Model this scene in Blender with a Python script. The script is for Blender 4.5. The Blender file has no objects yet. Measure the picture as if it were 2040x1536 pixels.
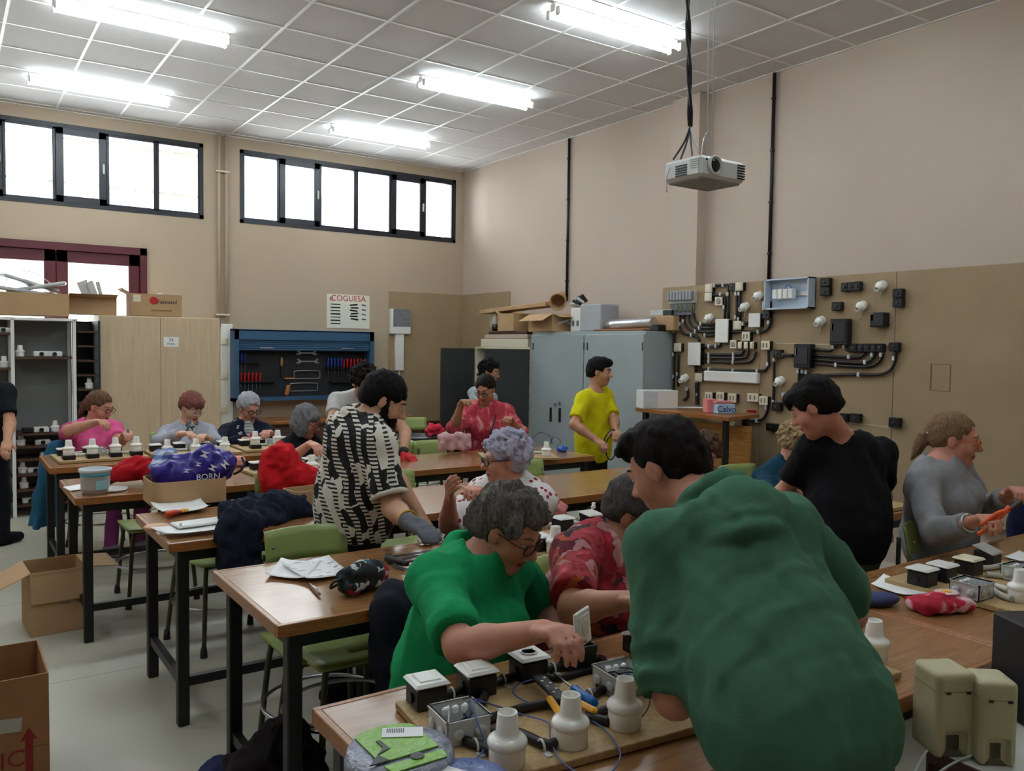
import bpy, math, random
import numpy as np
from mathutils import Matrix, Vector, Euler
random.seed(7)
rng = np.random.default_rng(7)
SC = bpy.context.scene
COL = SC.collection
PI = math.pi

# ---------------------------------------------------------------- camera, world, exposure
CH = 1.66                      # camera height
FPX = 1652.98                  # focal length in pixels of the 2040 x 1536 frame
YAW, PITCH, ROLL = 0.60244, -0.046942, 0.0134766
def _axes():
    f = np.array([math.sin(YAW)*math.cos(PITCH), math.cos(YAW)*math.cos(PITCH), math.sin(PITCH)])
    r = np.array([math.cos(YAW), -math.sin(YAW), 0.0]); u = np.cross(r, f)
    return r*math.cos(ROLL)+u*math.sin(ROLL), u*math.cos(ROLL)-r*math.sin(ROLL), f
CR, CU, CF = _axes()
CAM = np.array([0.0, 0.0, CH])
cd = bpy.data.cameras.new('camera'); cam = bpy.data.objects.new('camera', cd); COL.objects.link(cam)
cam.matrix_world = Matrix(((CR[0], CU[0], -CF[0], 0), (CR[1], CU[1], -CF[1], 0), (CR[2], CU[2], -CF[2], CH), (0, 0, 0, 1)))
cd.sensor_width = 36.0; cd.lens = FPX/2040*36.0; cd.clip_start = 0.05; cd.clip_end = 200
SC.camera = cam
w = bpy.data.worlds.new('world'); SC.world = w; w.use_nodes = True
bgn = w.node_tree.nodes['Background']
bgn.inputs[0].default_value = (0.93, 0.97, 1.0, 1); bgn.inputs[1].default_value = 4.2
vs = SC.view_settings
vs.view_transform = 'Standard'; vs.look = 'None'; vs.gamma = 1.0; vs.use_curve_mapping = False
vs.exposure = 1.62
TUBE = 11.0                    # emission of the fluorescent tubes
SC.cycles.use_denoising = True
SC.cycles.max_bounces = 8; SC.cycles.diffuse_bounces = 5; SC.cycles.glossy_bounces = 3
SC.cycles.sample_clamp_indirect = 6.0

# ---------------------------------------------------------------- helpers
def ray(px, py):
    return CF + CR*((px-1020)/FPX) + CU*((768-py)/FPX)
def at(px, py, X=None, Y=None, Z=None, D=None):
    """the point of the room seen at a pixel, on the plane x=X, y=Y or z=Z, or at depth D"""
    d = ray(px, py)
    if Y is not None: k = Y/d[1]
    elif X is not None: k = X/d[0]
    elif Z is not None: k = (Z-CH)/d[2]
    else: k = D
    return CAM + d*k
def lin(c):
    c = c/255.0
    return c/12.92 if c <= 0.04045 else ((c+0.055)/1.055)**2.4
def rgb(c): return (lin(c[0]), lin(c[1]), lin(c[2]), 1.0)

MATS = {}
def M(name, col, rough=0.6, metal=0.0, var=None, bump=None, stretch=None, spec=0.5, coat=0.0, emit=None, sub=0.0):
    """plain procedural material: colour, optional noise variation (scale, amount) and bump (scale, strength)"""
    if name in MATS: return MATS[name]
    m = bpy.data.materials.new(name); m.use_nodes = True
    nt = m.node_tree; b = nt.nodes['Principled BSDF']
    b.inputs['Base Color'].default_value = rgb(col)
    b.inputs['Roughness'].default_value = rough; b.inputs['Metallic'].default_value = metal
    b.inputs['Specular IOR Level'].default_value = spec
    if coat: b.inputs['Coat Weight'].default_value = coat; b.inputs['Coat Roughness'].default_value = 0.15
    if sub: b.inputs['Subsurface Weight'].default_value = sub; b.inputs['Subsurface Radius'].default_value = (0.02, 0.008, 0.004)
    if emit: b.inputs['Emission Color'].default_value = rgb(emit[0]); b.inputs['Emission Strength'].default_value = emit[1]
    if var or bump:
        tc = nt.nodes.new('ShaderNodeTexCoord'); mp = nt.nodes.new('ShaderNodeMapping')
        nt.links.new(tc.outputs['Object'], mp.inputs[0])
        if stretch: mp.inputs['Scale'].default_value = stretch
    if var:
        n = nt.nodes.new('ShaderNodeTexNoise'); n.inputs['Scale'].default_value = var[0]; n.inputs['Detail'].default_value = 5
        nt.links.new(mp.outputs[0], n.inputs['Vector'])
        rp = nt.nodes.new('ShaderNodeMapRange'); rp.inputs[1].default_value = 0.3; rp.inputs[2].default_value = 0.7
        rp.inputs[3].default_value = 1-var[1]; rp.inputs[4].default_value = 1+var[1]
        nt.links.new(n.outputs[0], rp.inputs[0])
        mx = nt.nodes.new('ShaderNodeVectorMath'); mx.operation = 'SCALE'
        mx.inputs[0].default_value = rgb(col)[:3]
        nt.links.new(rp.outputs[0], mx.inputs['Scale']); nt.links.new(mx.outputs[0], b.inputs['Base Color'])
    if bump:
        n2 = nt.nodes.new('ShaderNodeTexNoise'); n2.inputs['Scale'].default_value = bump[0]; n2.inputs['Detail'].default_value = 4
        nt.links.new(mp.outputs[0], n2.inputs['Vector'])
        bp = nt.nodes.new('ShaderNodeBump'); bp.inputs['Strength'].default_value = bump[1]; bp.inputs['Distance'].default_value = 0.01
        nt.links.new(n2.outputs[0], bp.inputs['Height']); nt.links.new(bp.outputs[0], b.inputs['Normal'])
    MATS[name] = m
    return m

def nodes_mat(name, rough=0.8):
    m = bpy.data.materials.new(name); m.use_nodes = True
    nt = m.node_tree; b = nt.nodes['Principled BSDF']; b.inputs['Roughness'].default_value = rough
    tc = nt.nodes.new('ShaderNodeTexCoord')
    MATS[name] = m
    return m, nt, b, tc
def nd(nt, kind, ins=None, **props):
    n = nt.nodes.new(kind)
    for k, v in props.items(): setattr(n, k, v)
    for k, v in (ins or {}).items():
        if isinstance(v, bpy.types.NodeSocket): nt.links.new(v, n.inputs[k])
        else: n.inputs[k].default_value = v
    return n
def ramp(nt, fac, stops, interp='CONSTANT'):
    r = nt.nodes.new('ShaderNodeValToRGB'); r.color_ramp.interpolation = interp
    e = r.color_ramp.elements
    while len(e) < len(stops): e.new(0.5)
    for el, (p, c) in zip(e, stops): el.position = p; el.color = rgb(c)
    nt.links.new(fac, r.inputs[0])
    return r.outputs[0]
def mixc(nt, fac, a, b):
    n = nt.nodes.new('ShaderNodeMix'); n.data_type = 'RGBA'
    for s, v in ((0, fac), (6, a), (7, b)):
        if isinstance(v, bpy.types.NodeSocket): nt.links.new(v, n.inputs[s])
        elif s == 0: n.inputs[0].default_value = v
        else: n.inputs[s].default_value = rgb(v)
    return n.outputs[2]

def eul(rz=0, rx=0, ry=0): return np.array(Euler((rx, ry, rz)).to_matrix())
def frame_of(d, up=(0, 0, 1)):
    """columns: side, up', d for a direction d"""
    d = np.array(d, float); d /= np.linalg.norm(d)
    s = np.cross(np.array(up, float), d)
    if np.linalg.norm(s) < 1e-4: s = np.cross(np.array((1.0, 0, 0)), d)
    s /= np.linalg.norm(s)
    return np.stack([s, np.cross(d, s), d], 1)

THING = {}
def place(o, loc, rz=0, rot=None):
    R = rot if rot is not None else eul(rz)
    m = np.eye(4); m[:3, :3] = R; m[:3, 3] = loc
    THING[o.name] = m
    o.matrix_basis = Matrix(m.tolist())
def tag(o, label, cat, group=None, kind=None):
    if label: o['label'] = label
    if cat: o['category'] = cat
    if group: o['group'] = group
    if kind: o['kind'] = kind
    return o
def thing(name, label, cat, loc=(0, 0, 0), rz=0, group=None, rot=None):
    o = bpy.data.objects.new(name, None); COL.objects.link(o); o.empty_display_size = 0.1
    place(o, loc, rz, rot)
    return tag(o, label, cat, group)

class MB:
    """collects boxes, tubes, lathes ... and links them as ONE mesh object"""
    def __init__(s): s.v = []; s.f = []; s.sm = []; s.mi = []
    def add(s, v, f, smooth=False, mi=0):
        o = len(s.v); s.v.extend(map(tuple, v))
        s.f.extend(tuple(i+o for i in q) for q in f); s.sm.extend([smooth]*len(f)); s.mi.extend([mi]*len(f))
        return s
    def box(s, c, d, R=None, bev=0.0, mi=0):
        hx, hy, hz = d[0]/2, d[1]/2, d[2]/2
        c = np.array(c, float)
        if bev <= 0:
            v = np.array([(x*hx, y*hy, z*hz) for x in (-1, 1) for y in (-1, 1) for z in (-1, 1)])
            f = [(0, 1, 3, 2), (4, 6, 7, 5), (0, 4, 5, 1), (2, 3, 7, 6), (0, 2, 6, 4), (1, 5, 7, 3)]
        else:
            b = min(bev, hx*.95, hy*.95, hz*.95)
            v = []; ix = {}
            for x in (-1, 1):
                for y in (-1, 1):
                    for z in (-1, 1):
                        for a in range(3):
                            p = [x*(hx-b), y*(hy-b), z*(hz-b)]; p[a] = (x*hx, y*hy, z*hz)[a]
                            ix[(x, y, z, a)] = len(v); v.append(p)
            f = []
            for a in range(3):
                o1, o2 = [i for i in range(3) if i != a]
                for sg in (-1, 1):
                    q = []
                    for (p1, p2) in ((-1, -1), (1, -1), (1, 1), (-1, 1)):
                        k = [0, 0, 0]; k[a] = sg; k[o1] = p1; k[o2] = p2; q.append(ix[(*k, a)])
                    f.append(q if (sg == 1) == (a != 1) else q[::-1])
                # edges along axis a
                for p1 in (-1, 1):
                    for p2 in (-1, 1):
                        k0 = [0, 0, 0]; k1 = [0, 0, 0]; k0[a] = -1; k1[a] = 1
                        for k in (k0, k1): k[o1] = p1; k[o2] = p2
                        q = [ix[(*k0, o1)], ix[(*k1, o1)], ix[(*k1, o2)], ix[(*k0, o2)]]
                        f.append(q)
            for x in (-1, 1):
                for y in (-1, 1):
                    for z in (-1, 1):
                        f.append([ix[(x, y, z, a)] for a in range(3)])
            v = np.array(v)
            # consistent outward winding (convex)
            g = []
            for q in f:
                n = np.cross(v[q[1]]-v[q[0]], v[q[2]]-v[q[0]])
                g.append(tuple(q) if np.dot(n, v[list(q)].mean(0)) > 0 else tuple(q[::-1]))
            f = g
        if R is not None: v = v @ np.array(R).T
        return s.add(v+c, f, False, mi)
    def tube(s, pts, r, n=8, closed=False, cap=True, mi=0):
        P = np.array(pts, float); m = len(P)
        rr = np.full(m, r) if np.isscalar(r) else np.array(r, float)
        T = np.zeros_like(P)
        for i in range(m):
            a = P[(i-1) % m] if (closed or i > 0) else P[i]; b = P[(i+1) % m] if (closed or i < m-1) else P[i]
            T[i] = (b-a)/max(1e-9, np.linalg.norm(b-a))
        ref = np.array((0, 0, 1.0)) if abs(T[0][2]) < .9 else np.array((1.0, 0, 0))
        u = np.cross(ref, T[0]); u /= np.linalg.norm(u)
        v = []
        for i in range(m):
            u = u - T[i]*np.dot(u, T[i]); u /= max(1e-9, np.linalg.norm(u)); q = np.cross(T[i], u)
            for k in range(n):
                a = 2*PI*k/n; v.append(P[i]+rr[i]*(math.cos(a)*u+math.sin(a)*q))
        f = []
        for i in range(m if closed else m-1):
            j = (i+1) % m
            for k in range(n):
                l = (k+1) % n; f.append((i*n+k, i*n+l, j*n+l, j*n+k))
        s.add(v, f, True, mi)
        if cap and not closed:
            o = len(s.v)-len(v)
            s.f += [tuple(o+k for k in range(n))[::-1], tuple(o+(m-1)*n+k for k in range(n))]; s.sm += [False]*2; s.mi += [mi]*2
        return s
    def lathe(s, prof, c=(0, 0, 0), R=None, n=20, mi=0, smooth=True):
        v = []; m = len(prof)
        for (r, z) in prof:
            for k in range(n):
                a = 2*PI*k/n; v.append((r*math.cos(a), r*math.sin(a), z))
        v = np.array(v)
        if R is not None: v = v @ np.array(R).T
        f = [(i*n+k, i*n+(k+1) % n, (i+1)*n+(k+1) % n, (i+1)*n+k) for i in range(m-1) for k in range(n)]
        s.add(v+np.array(c), f, smooth, mi)
        o = len(s.v)-len(v)
        if prof[0][0] > 1e-5: s.f.append(tuple(o+k for k in range(n))[::-1]); s.sm.append(False); s.mi.append(mi)
        if prof[-1][0] > 1e-5: s.f.append(tuple(o+(m-1)*n+k for k in range(n))); s.sm.append(False); s.mi.append(mi)
        return s
    def prism(s, poly, z0, z1, c=(0, 0, 0), R=None, mi=0):
        """polygon in the local xy plane, extruded from z0 to z1"""
        n = len(poly); v = np.array([(x, y, z0) for x, y in poly]+[(x, y, z1) for x, y in poly], float)
        if R is not None: v = v @ np.array(R).T
        f = [tuple(range(n))[::-1], tuple(range(n, 2*n))]+[(i, (i+1) % n, n+(i+1) % n, n+i) for i in range(n)]
        return s.add(v+np.array(c), f, False, mi)
    def sheet(s, grid, th=0.002, mi=0, smooth=True):
        """a thin bent sheet: grid[i][j] of points, thickness th downwards"""
        G = np.array(grid, float); a, b = G.shape[:2]
        v = np.concatenate([G.reshape(-1, 3), G.reshape(-1, 3)-np.array((0, 0, th))]); o = a*b; f = []
        for i in range(a-1):
            for j in range(b-1):
                q = (i*b+j, (i+1)*b+j, (i+1)*b+j+1, i*b+j+1); f.append(q); f.append(tuple(o+k for k in q[::-1]))
        rim = [i*b for i in range(a)]+[(a-1)*b+j for j in range(1, b)]+[i*b+b-1 for i in range(a-2, -1, -1)]+[j for j in range(b-2, 0, -1)]
        for k in range(len(rim)):
            p, q = rim[k], rim[(k+1) % len(rim)]; f.append((q, p, o+p, o+q))
        return s.add(v, f, smooth, mi)
    def build(s, name, mat, parent=None, world=False, loc=None, rz=0):
        v = np.array(s.v, float)
        if world and parent is not None:
            mi = np.linalg.inv(world_of(parent)); v = v @ mi[:3, :3].T+mi[:3, 3]
        elif world and loc is not None:
            v = v-np.array(loc)
        me = bpy.data.meshes.new(name); me.from_pydata(v.tolist(), [], s.f)
        me.polygons.foreach_set('use_smooth', s.sm)
        ms = mat if isinstance(mat, (list, tuple)) else [mat]
        for m in ms: me.materials.append(m)
        if len(ms) > 1: me.polygons.foreach_set('material_index', s.mi)
        me.update()
        o = bpy.data.objects.new(name, me); COL.objects.link(o)
        if parent is not None: o.parent = parent
        if loc is not None: place(o, loc, rz)
        else: THING[o.name] = np.eye(4)
        return o
def world_of(o):
    m = THING.get(o.name, np.eye(4))
    while o.parent is not None: o = o.parent; m = THING.get(o.name, np.eye(4)) @ m
    return m
def copy_tree(o, parent=None):
    c = o.copy(); COL.objects.link(c); c.parent = parent; THING[c.name] = THING.get(o.name, np.eye(4)).copy()
    for ch in list(o.children): copy_tree(ch, c)
    return c
def struct(mb, name, mat, parent=None):
    o = mb.build(name, mat, parent)
    if parent is None: o['kind'] = 'structure'
    return o
def smooth_path(pts, n=6):
    P = [np.array(p, float) for p in pts]; P = [2*P[0]-P[1]]+P+[2*P[-1]-P[-2]]; out = []
    for i in range(1, len(P)-2):
        for k in range(n):
            t = k/n; a, b, c, d = P[i-1:i+3]
            out.append(.5*((2*b)+(c-a)*t+(2*a-5*b+4*c-d)*t*t+(-a+3*b-3*c+d)*t**3))
    out.append(P[-2]); return out
def text(txt, name, mat, parent, pos, R, size, ext=0.0006, align='CENTER'):
    """flat lettering lying in the plane of R's first two columns (world coordinates)"""
    c = bpy.data.curves.new(name, 'FONT'); c.body = txt; c.size = size; c.extrude = ext; c.align_x = align; c.align_y = 'CENTER'
    c.resolution_u = 3; c.materials.append(mat)
    tmp = bpy.data.objects.new(name, c); me = bpy.data.meshes.new_from_object(tmp); bpy.data.objects.remove(tmp); me.materials.clear(); me.materials.append(mat)
    o = bpy.data.objects.new(name, me); COL.objects.link(o); o.parent = parent
    m = np.eye(4); m[:3, :3] = R; m[:3, 3] = pos
    m = np.linalg.inv(world_of(parent)) @ m
    THING[o.name] = m; o.matrix_basis = Matrix(m.tolist())
    return o
RY = np.array([[1, 0, 0], [0, 0, -1], [0, 1, 0]], float)      # lettering facing -y
RX = np.array([[0, 0, -1], [-1, 0, 0], [0, 1, 0]], float)     # lettering facing -x
# ---------------------------------------------------------------- soft shapes: a distance field skinned by surface nets
def unit(v): v = np.array(v, float); return v/max(1e-9, np.linalg.norm(v))
def _len(x, y, z): return np.sqrt(x*x+y*y+z*z)
class Soft:
    def __init__(s, h=0.008): s.h = h; s.ops = []; s.noise = None
    def rc(s, a, b, ra, rb=None, k=0.02, mode=1, flat=False):
        """tapered round limb from a to b"""
        a = np.array(a, float); b = np.array(b, float); rb = ra if rb is None else rb
        r = max(ra, rb); s.ops.append((0, a, b, ra, rb, k, mode, np.minimum(a, b)-r, np.maximum(a, b)+r, flat)); return s
    def ell(s, c, r, R=None, k=0.02, mode=1):
        c = np.array(c, float); r = np.array(r, float) if not np.isscalar(r) else np.full(3, float(r))
        R = np.eye(3) if R is None else np.array(R)
        e = np.sqrt(((R*r)**2).sum(1)); s.ops.append((1, c, R, r, None, k, mode, c-e, c+e)); return s
    def bx(s, c, d, R=None, rad=0.01, k=0.005, mode=1):
        c = np.array(c, float); d = np.array(d, float)/2; R = np.eye(3) if R is None else np.array(R)
        e = np.abs(R*d).sum(1); s.ops.append((2, c, R, d, rad, k, mode, c-e, c+e)); return s
    def plane(s, p, n):
        """cut away what was added so far beyond p along n"""
        z = np.zeros(3); s.ops.append((4, np.array(p, float), unit(n), None, None, 0, 0, z, z)); return s
    def mesh(s):
        h = s.h; pos = [o for o in s.ops if o[6] == 1]
        lo = np.min([o[7] for o in pos], 0)-3*h-.01; hi = np.max([o[8] for o in pos], 0)+3*h+.01
        ax = [np.arange(lo[i], hi[i]+h, h, dtype=np.float32) for i in range(3)]
        D = np.full([len(a) for a in ax], 1.0, np.float32)
        for o in s.ops:
            kind, k, mode = o[0], o[5], o[6]
            if kind == 4:
                p, n = o[1], o[2]
                D = np.maximum(D, ((ax[0][:, None, None]-p[0])*n[0]+(ax[1][None, :, None]-p[1])*n[1]+(ax[2][None, None, :]-p[2])*n[2]).astype(np.float32)); continue
            m = k+2*h
            sl = tuple(slice(max(0, int((o[7][i]-m-lo[i])/h)), min(len(ax[i]), int((o[8][i]+m-lo[i])/h)+2)) for i in range(3))
            X = ax[0][sl[0]][:, None, None]; Y = ax[1][sl[1]][None, :, None]; Z = ax[2][sl[2]][None, None, :]
            if X.size == 0 or Y.size == 0 or Z.size == 0: continue
            if kind == 0:
                a, b, ra, rb = o[1:5]; ba = (b-a).astype(np.float32); L = float(ba@ba)+1e-9
                t = ((X-a[0])*ba[0]+(Y-a[1])*ba[1]+(Z-a[2])*ba[2])/L; t = np.clip(t, 0, 1)
                d = _len(X-a[0]-t*ba[0], Y-a[1]-t*ba[1], Z-a[2]-t*ba[2])-(ra+(rb-ra)*t)
                if o[9]: d = np.maximum(d, ((X-b[0])*ba[0]+(Y-b[1])*ba[1]+(Z-b[2])*ba[2])/math.sqrt(L))
            else:
                c, R, r = o[1:4]; x, y, z = X-c[0], Y-c[1], Z-c[2]
                q = [x*R[0, i]+y*R[1, i]+z*R[2, i] for i in range(3)]
                if kind == 1:
                    k0 = _len(q[0]/r[0], q[1]/r[1], q[2]/r[2]); k1 = _len(q[0]/r[0]**2, q[1]/r[1]**2, q[2]/r[2]**2)+1e-6
                    d = k0*(k0-1)/k1
                else:
                    rad = o[4]; qq = [np.abs(q[i])-(r[i]-rad) for i in range(3)]
                    d = _len(*[np.maximum(v, 0) for v in qq])+np.minimum(np.maximum(np.maximum(qq[0], qq[1]), qq[2]), 0)-rad
            d = d.astype(np.float32); cur = D[sl]
            hh = np.maximum(k-np.abs(cur-d if mode == 1 else cur+d), 0)/max(k, 1e-6)
            D[sl] = np.minimum(cur, d)-hh*hh*k*.25 if mode == 1 else np.maximum(cur, -d)+hh*hh*k*.25
        if s.noise:
            ii = np.nonzero(np.abs(D) < 0.03)
            P = np.stack([ax[i][ii[i]] for i in range(3)], 1); acc = np.zeros(len(P), np.float32)
            for (amp, wl, seed, sx) in s.noise:
                g = np.random.default_rng(seed); w0 = P*np.array(sx, np.float32)
                for _ in range(5):
                    u = unit(g.normal(size=3)); v = unit(g.normal(size=3)); f = 2*PI/(wl*g.uniform(.7, 1.5))
                    acc += (amp/2.2*np.sin((w0@u)*f+1.6*np.sin((w0@v)*f*.6+g.uniform(0, 6))+g.uniform(0, 6))).astype(np.float32)
            D[ii] += acc
        I = D < 0
        nx, ny, nz = D.shape
        cnt = np.zeros((nx-1, ny-1, nz-1), np.int8)
        for dx in (0, 1):
            for dy in (0, 1):
                for dz in (0, 1): cnt += I[dx:nx-1+dx, dy:ny-1+dy, dz:nz-1+dz]
        ci = np.nonzero((cnt > 0) & (cnt < 8)); n = len(ci[0])
        idx = np.full(cnt.shape, -1, np.int32); idx[ci] = np.arange(n)
        acc = np.zeros((n, 3)); num = np.zeros(n)
        C = [np.array(c) for c in [(x, y, z) for x in (0, 1) for y in (0, 1) for z in (0, 1)]]
        for a in range(8):
            for b in range(a+1, 8):
                if np.abs(C[a]-C[b]).sum() != 1: continue
                da = D[ci[0]+C[a][0], ci[1]+C[a][1], ci[2]+C[a][2]]; db = D[ci[0]+C[b][0], ci[1]+C[b][1], ci[2]+C[b][2]]
                mk = (da < 0) != (db < 0); t = np.where(mk, da/np.where(mk, da-db, 1), 0)
                acc += mk[:, None]*(C[a]+t[:, None]*(C[b]-C[a])); num += mk
        V = (np.stack(ci, 1)+acc/num[:, None])*h+lo
        F = []
        for a in range(3):
            b, c = (a+1) % 3, (a+2) % 3
            s0 = [slice(None)]*3; s1 = [slice(None)]*3; s0[a] = slice(0, D.shape[a]-1); s1[a] = slice(1, D.shape[a])
            A, B = I[tuple(s0)], I[tuple(s1)]; e = np.nonzero(A != B)
            ok = (e[b] > 0) & (e[c] > 0) & (e[b] < D.shape[b]-1) & (e[c] < D.shape[c]-1); e = [x[ok] for x in e]
            q = []
            for (ob, oc) in ((-1, -1), (0, -1), (0, 0), (-1, 0)):
                g = [x.copy() for x in e]; g[b] += ob; g[c] += oc; q.append(idx[tuple(g)])
            q = np.stack(q, 1); fl = ~A[tuple(e)]; q[fl] = q[fl][:, ::-1]; F.append(q)
        F = np.concatenate(F); F = F[(F >= 0).all(1)]
        for _ in range(1):                                   # one light smoothing pass
            S = np.zeros_like(V); N = np.zeros(len(V))
            for i in range(4):
                np.add.at(S, F[:, i], V[F[:, (i+1) % 4]]); np.add.at(N, F[:, i], 1)
                np.add.at(S, F[:, i], V[F[:, (i-1) % 4]]); np.add.at(N, F[:, i], 1)
            V = V*.5+.5*S/np.maximum(N, 1)[:, None]
        return V, F
    def build(s, name, mat, parent=None, loc=None, paint=None, rot=None):
        V, F = s.mesh()
        mats = mat if isinstance(mat, (list, tuple)) else [mat]
        mi = paint(V[F].mean(1)) if paint else None
        if parent is not None:
            m = np.linalg.inv(world_of(parent)); V = V @ m[:3, :3].T+m[:3, 3]
        elif loc is not None:
            V = V-np.array(loc)
            if rot is not None: V = V @ rot
        me = bpy.data.meshes.new(name)
        me.vertices.add(len(V)); me.vertices.foreach_set('co', V.astype(np.float32).ravel())
        me.loops.add(F.size); me.loops.foreach_set('vertex_index', F.astype(np.int32).ravel())
        me.polygons.add(len(F)); me.polygons.foreach_set('loop_start', np.arange(0, F.size, 4, dtype=np.int32))
        me.polygons.foreach_set('loop_total', np.full(len(F), 4, np.int32))
        me.polygons.foreach_set('use_smooth', np.ones(len(F), bool))
        for m in mats: me.materials.append(m)
        if mi is not None: me.polygons.foreach_set('material_index', mi.astype(np.int32))
        me.update(calc_edges=True); me.validate()
        o = bpy.data.objects.new(name, me); COL.objects.link(o)
        if parent is not None: o.parent = parent
        if loc is not None: place(o, loc, 0, rot)
        else: THING[o.name] = np.eye(4)
        return o

# ---------------------------------------------------------------- materials of the room
MAT_WALL = M('cream_wall_paint', (184, 166, 144), .85, var=(1.3, .03), bump=(90, .12))
MAT_WALLR = M('rose_cream_wall_paint', (196, 178, 164), .85, var=(1.1, .03), bump=(90, .12))
MAT_TILE = M('mineral_ceiling_tile', (210, 207, 205), .95, var=(160, .05), bump=(220, .35))
MAT_BAR = M('ceiling_bar_white', (232, 232, 230), .4)
MAT_BLACKFRAME = M('black_window_aluminium', (30, 32, 40), .4)
MAT_MAROON = M('maroon_door_paint', (84, 22, 34), .45, var=(6, .08))
MAT_WHITE = M('white_plastic', (232, 232, 228), .3)
MAT_PORC = M('white_porcelain', (246, 245, 240), .16)
MAT_CREAM = M('cream_plastic', (222, 214, 190), .4)
MAT_BLACK = M('black_plastic', (20, 20, 22), .42)
MAT_GREYP = M('light_grey_plastic', (196, 200, 199), .38)
MAT_STEEL = M('bright_steel', (190, 192, 195), .28, 1.0)
MAT_DARKSTEEL = M('black_painted_steel', (20, 20, 23), .45)
MAT_MDF = M('brown_fibre_board', (160, 138, 107), .8, var=(3, .07), bump=(160, .12))
MAT_CARD = M('cardboard', (184, 150, 110), .85, var=(5, .07))
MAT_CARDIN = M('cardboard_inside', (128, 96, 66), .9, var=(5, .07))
MAT_PAPER = M('white_paper', (240, 240, 240), .8)
MAT_INK = M('black_ink', (25, 25, 28), .8)
MAT_RED = M('red_plastic', (190, 22, 30), .4)
MAT_BLUE = M('blue_plastic', (24, 90, 190), .35)
MAT_YELLOW = M('yellow_plastic', (240, 170, 20), .4)
MAT_GREENCH = M('olive_green_laminate', (150, 168, 98), .4, var=(8, .06))
MAT_OLIVE = M('olive_steel_tube', (74, 78, 58), .42, .3)
MAT_BLUECAB = M('blue_steel', (50, 88, 122), .45, var=(4, .05))
MAT_GREYCAB = M('grey_steel', (158, 170, 172), .42, var=(3, .03))
MAT_DARKCAB = M('dark_grey_steel', (52, 56, 54), .5, var=(3, .06))
def wood_mat(name, c0, c1, rough, stretch, coat=0.0, scale=6.0):
    m, nt, b, tc = nodes_mat(name, rough)
    mp = nd(nt, 'ShaderNodeMapping', {0: tc.outputs['Object'], 'Scale': stretch})
    n = nd(nt, 'ShaderNodeTexNoise', {'Vector': mp.outputs[0], 'Scale': scale, 'Detail': 7.0, 'Roughness': .62, 'Distortion': .6})
    c = ramp(nt, n.outputs[0], [(.32, c0), (.68, c1)], 'LINEAR'); nt.links.new(c, b.inputs['Base Color'])
    n2 = nd(nt, 'ShaderNodeTexNoise', {'Vector': tc.outputs['Object'], 'Scale': 9.0, 'Detail': 6.0})
    mr = nd(nt, 'ShaderNodeMapRange', {0: n2.outputs[0], 1: .35, 2: .7, 3: rough*.92, 4: rough*1.12}); nt.links.new(mr.outputs[0], b.inputs['Roughness'])
    bp = nd(nt, 'ShaderNodeBump', {'Height': n2.outputs[0], 'Strength': .06, 'Distance': .01}); nt.links.new(bp.outputs[0], b.inputs['Normal'])
    if coat: b.inputs['Coat Weight'].default_value = coat; b.inputs['Coat Roughness'].default_value = .22
    return m
MAT_TOP = wood_mat('varnished_brown_tabletop', (138, 95, 56), (160, 116, 74), .24, (1.2, 12, 12), .4)
MAT_EDGE = wood_mat('orange_wood_edge', (138, 84, 40), (168, 108, 56), .35, (2, 16, 16), .25)
MAT_LIGHTWOOD = wood_mat('pale_birch_panel', (198, 173, 140), (214, 190, 158), .5, (9, 9, .8), 0, 3)
MAT_BOARD = wood_mat('pale_chipboard', (164, 134, 88), (190, 162, 116), .55, (8, 8, 8), 0, 8)
MAT_SHELFWOOD = wood_mat('dark_brown_shelf_wood', (66, 40, 28), (92, 60, 42), .5, (2, 12, 12))
def floor_mat():
    m, nt, b, tc = nodes_mat('cream_vinyl_floor', .42)
    n = nd(nt, 'ShaderNodeTexNoise', {'Vector': tc.outputs['Object'], 'Scale': 1.6, 'Detail': 6.0})
    n2 = nd(nt, 'ShaderNodeTexNoise', {'Vector': tc.outputs['Object'], 'Scale': 260.0, 'Detail': 2.0})
    c = ramp(nt, n.outputs[0], [(.35, (174, 172, 156)), (.65, (192, 188, 172))], 'LINEAR')
    c2 = ramp(nt, n2.outputs[0], [(.3, (164, 163, 146)), (.7, (198, 194, 178))], 'LINEAR')
    mx = mixc(nt, .4, c, c2)
    # thin dark welds between the sheets of vinyl
    mp = nd(nt, 'ShaderNodeMapping', {0: tc.outputs['Object']})
    br = nd(nt, 'ShaderNodeTexBrick', {'Vector': mp.outputs[0], 'Color1': (1, 1, 1, 1), 'Color2': (1, 1, 1, 1), 'Mortar': (0, 0, 0, 1), 'Scale': 1.0, 'Mortar Size': .003, 'Brick Width': 8.0, 'Row Height': 1.5}, offset=.5)
    fin = mixc(nt, br.outputs[1], mx, (118, 114, 98)); nt.links.new(fin, b.inputs['Base Color'])
    nn = nd(nt, 'ShaderNodeMapRange', {0: n.outputs[0], 1: .3, 2: .7, 3: .34, 4: .5}); nt.links.new(nn.outputs[0], b.inputs['Roughness'])
    return m
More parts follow.
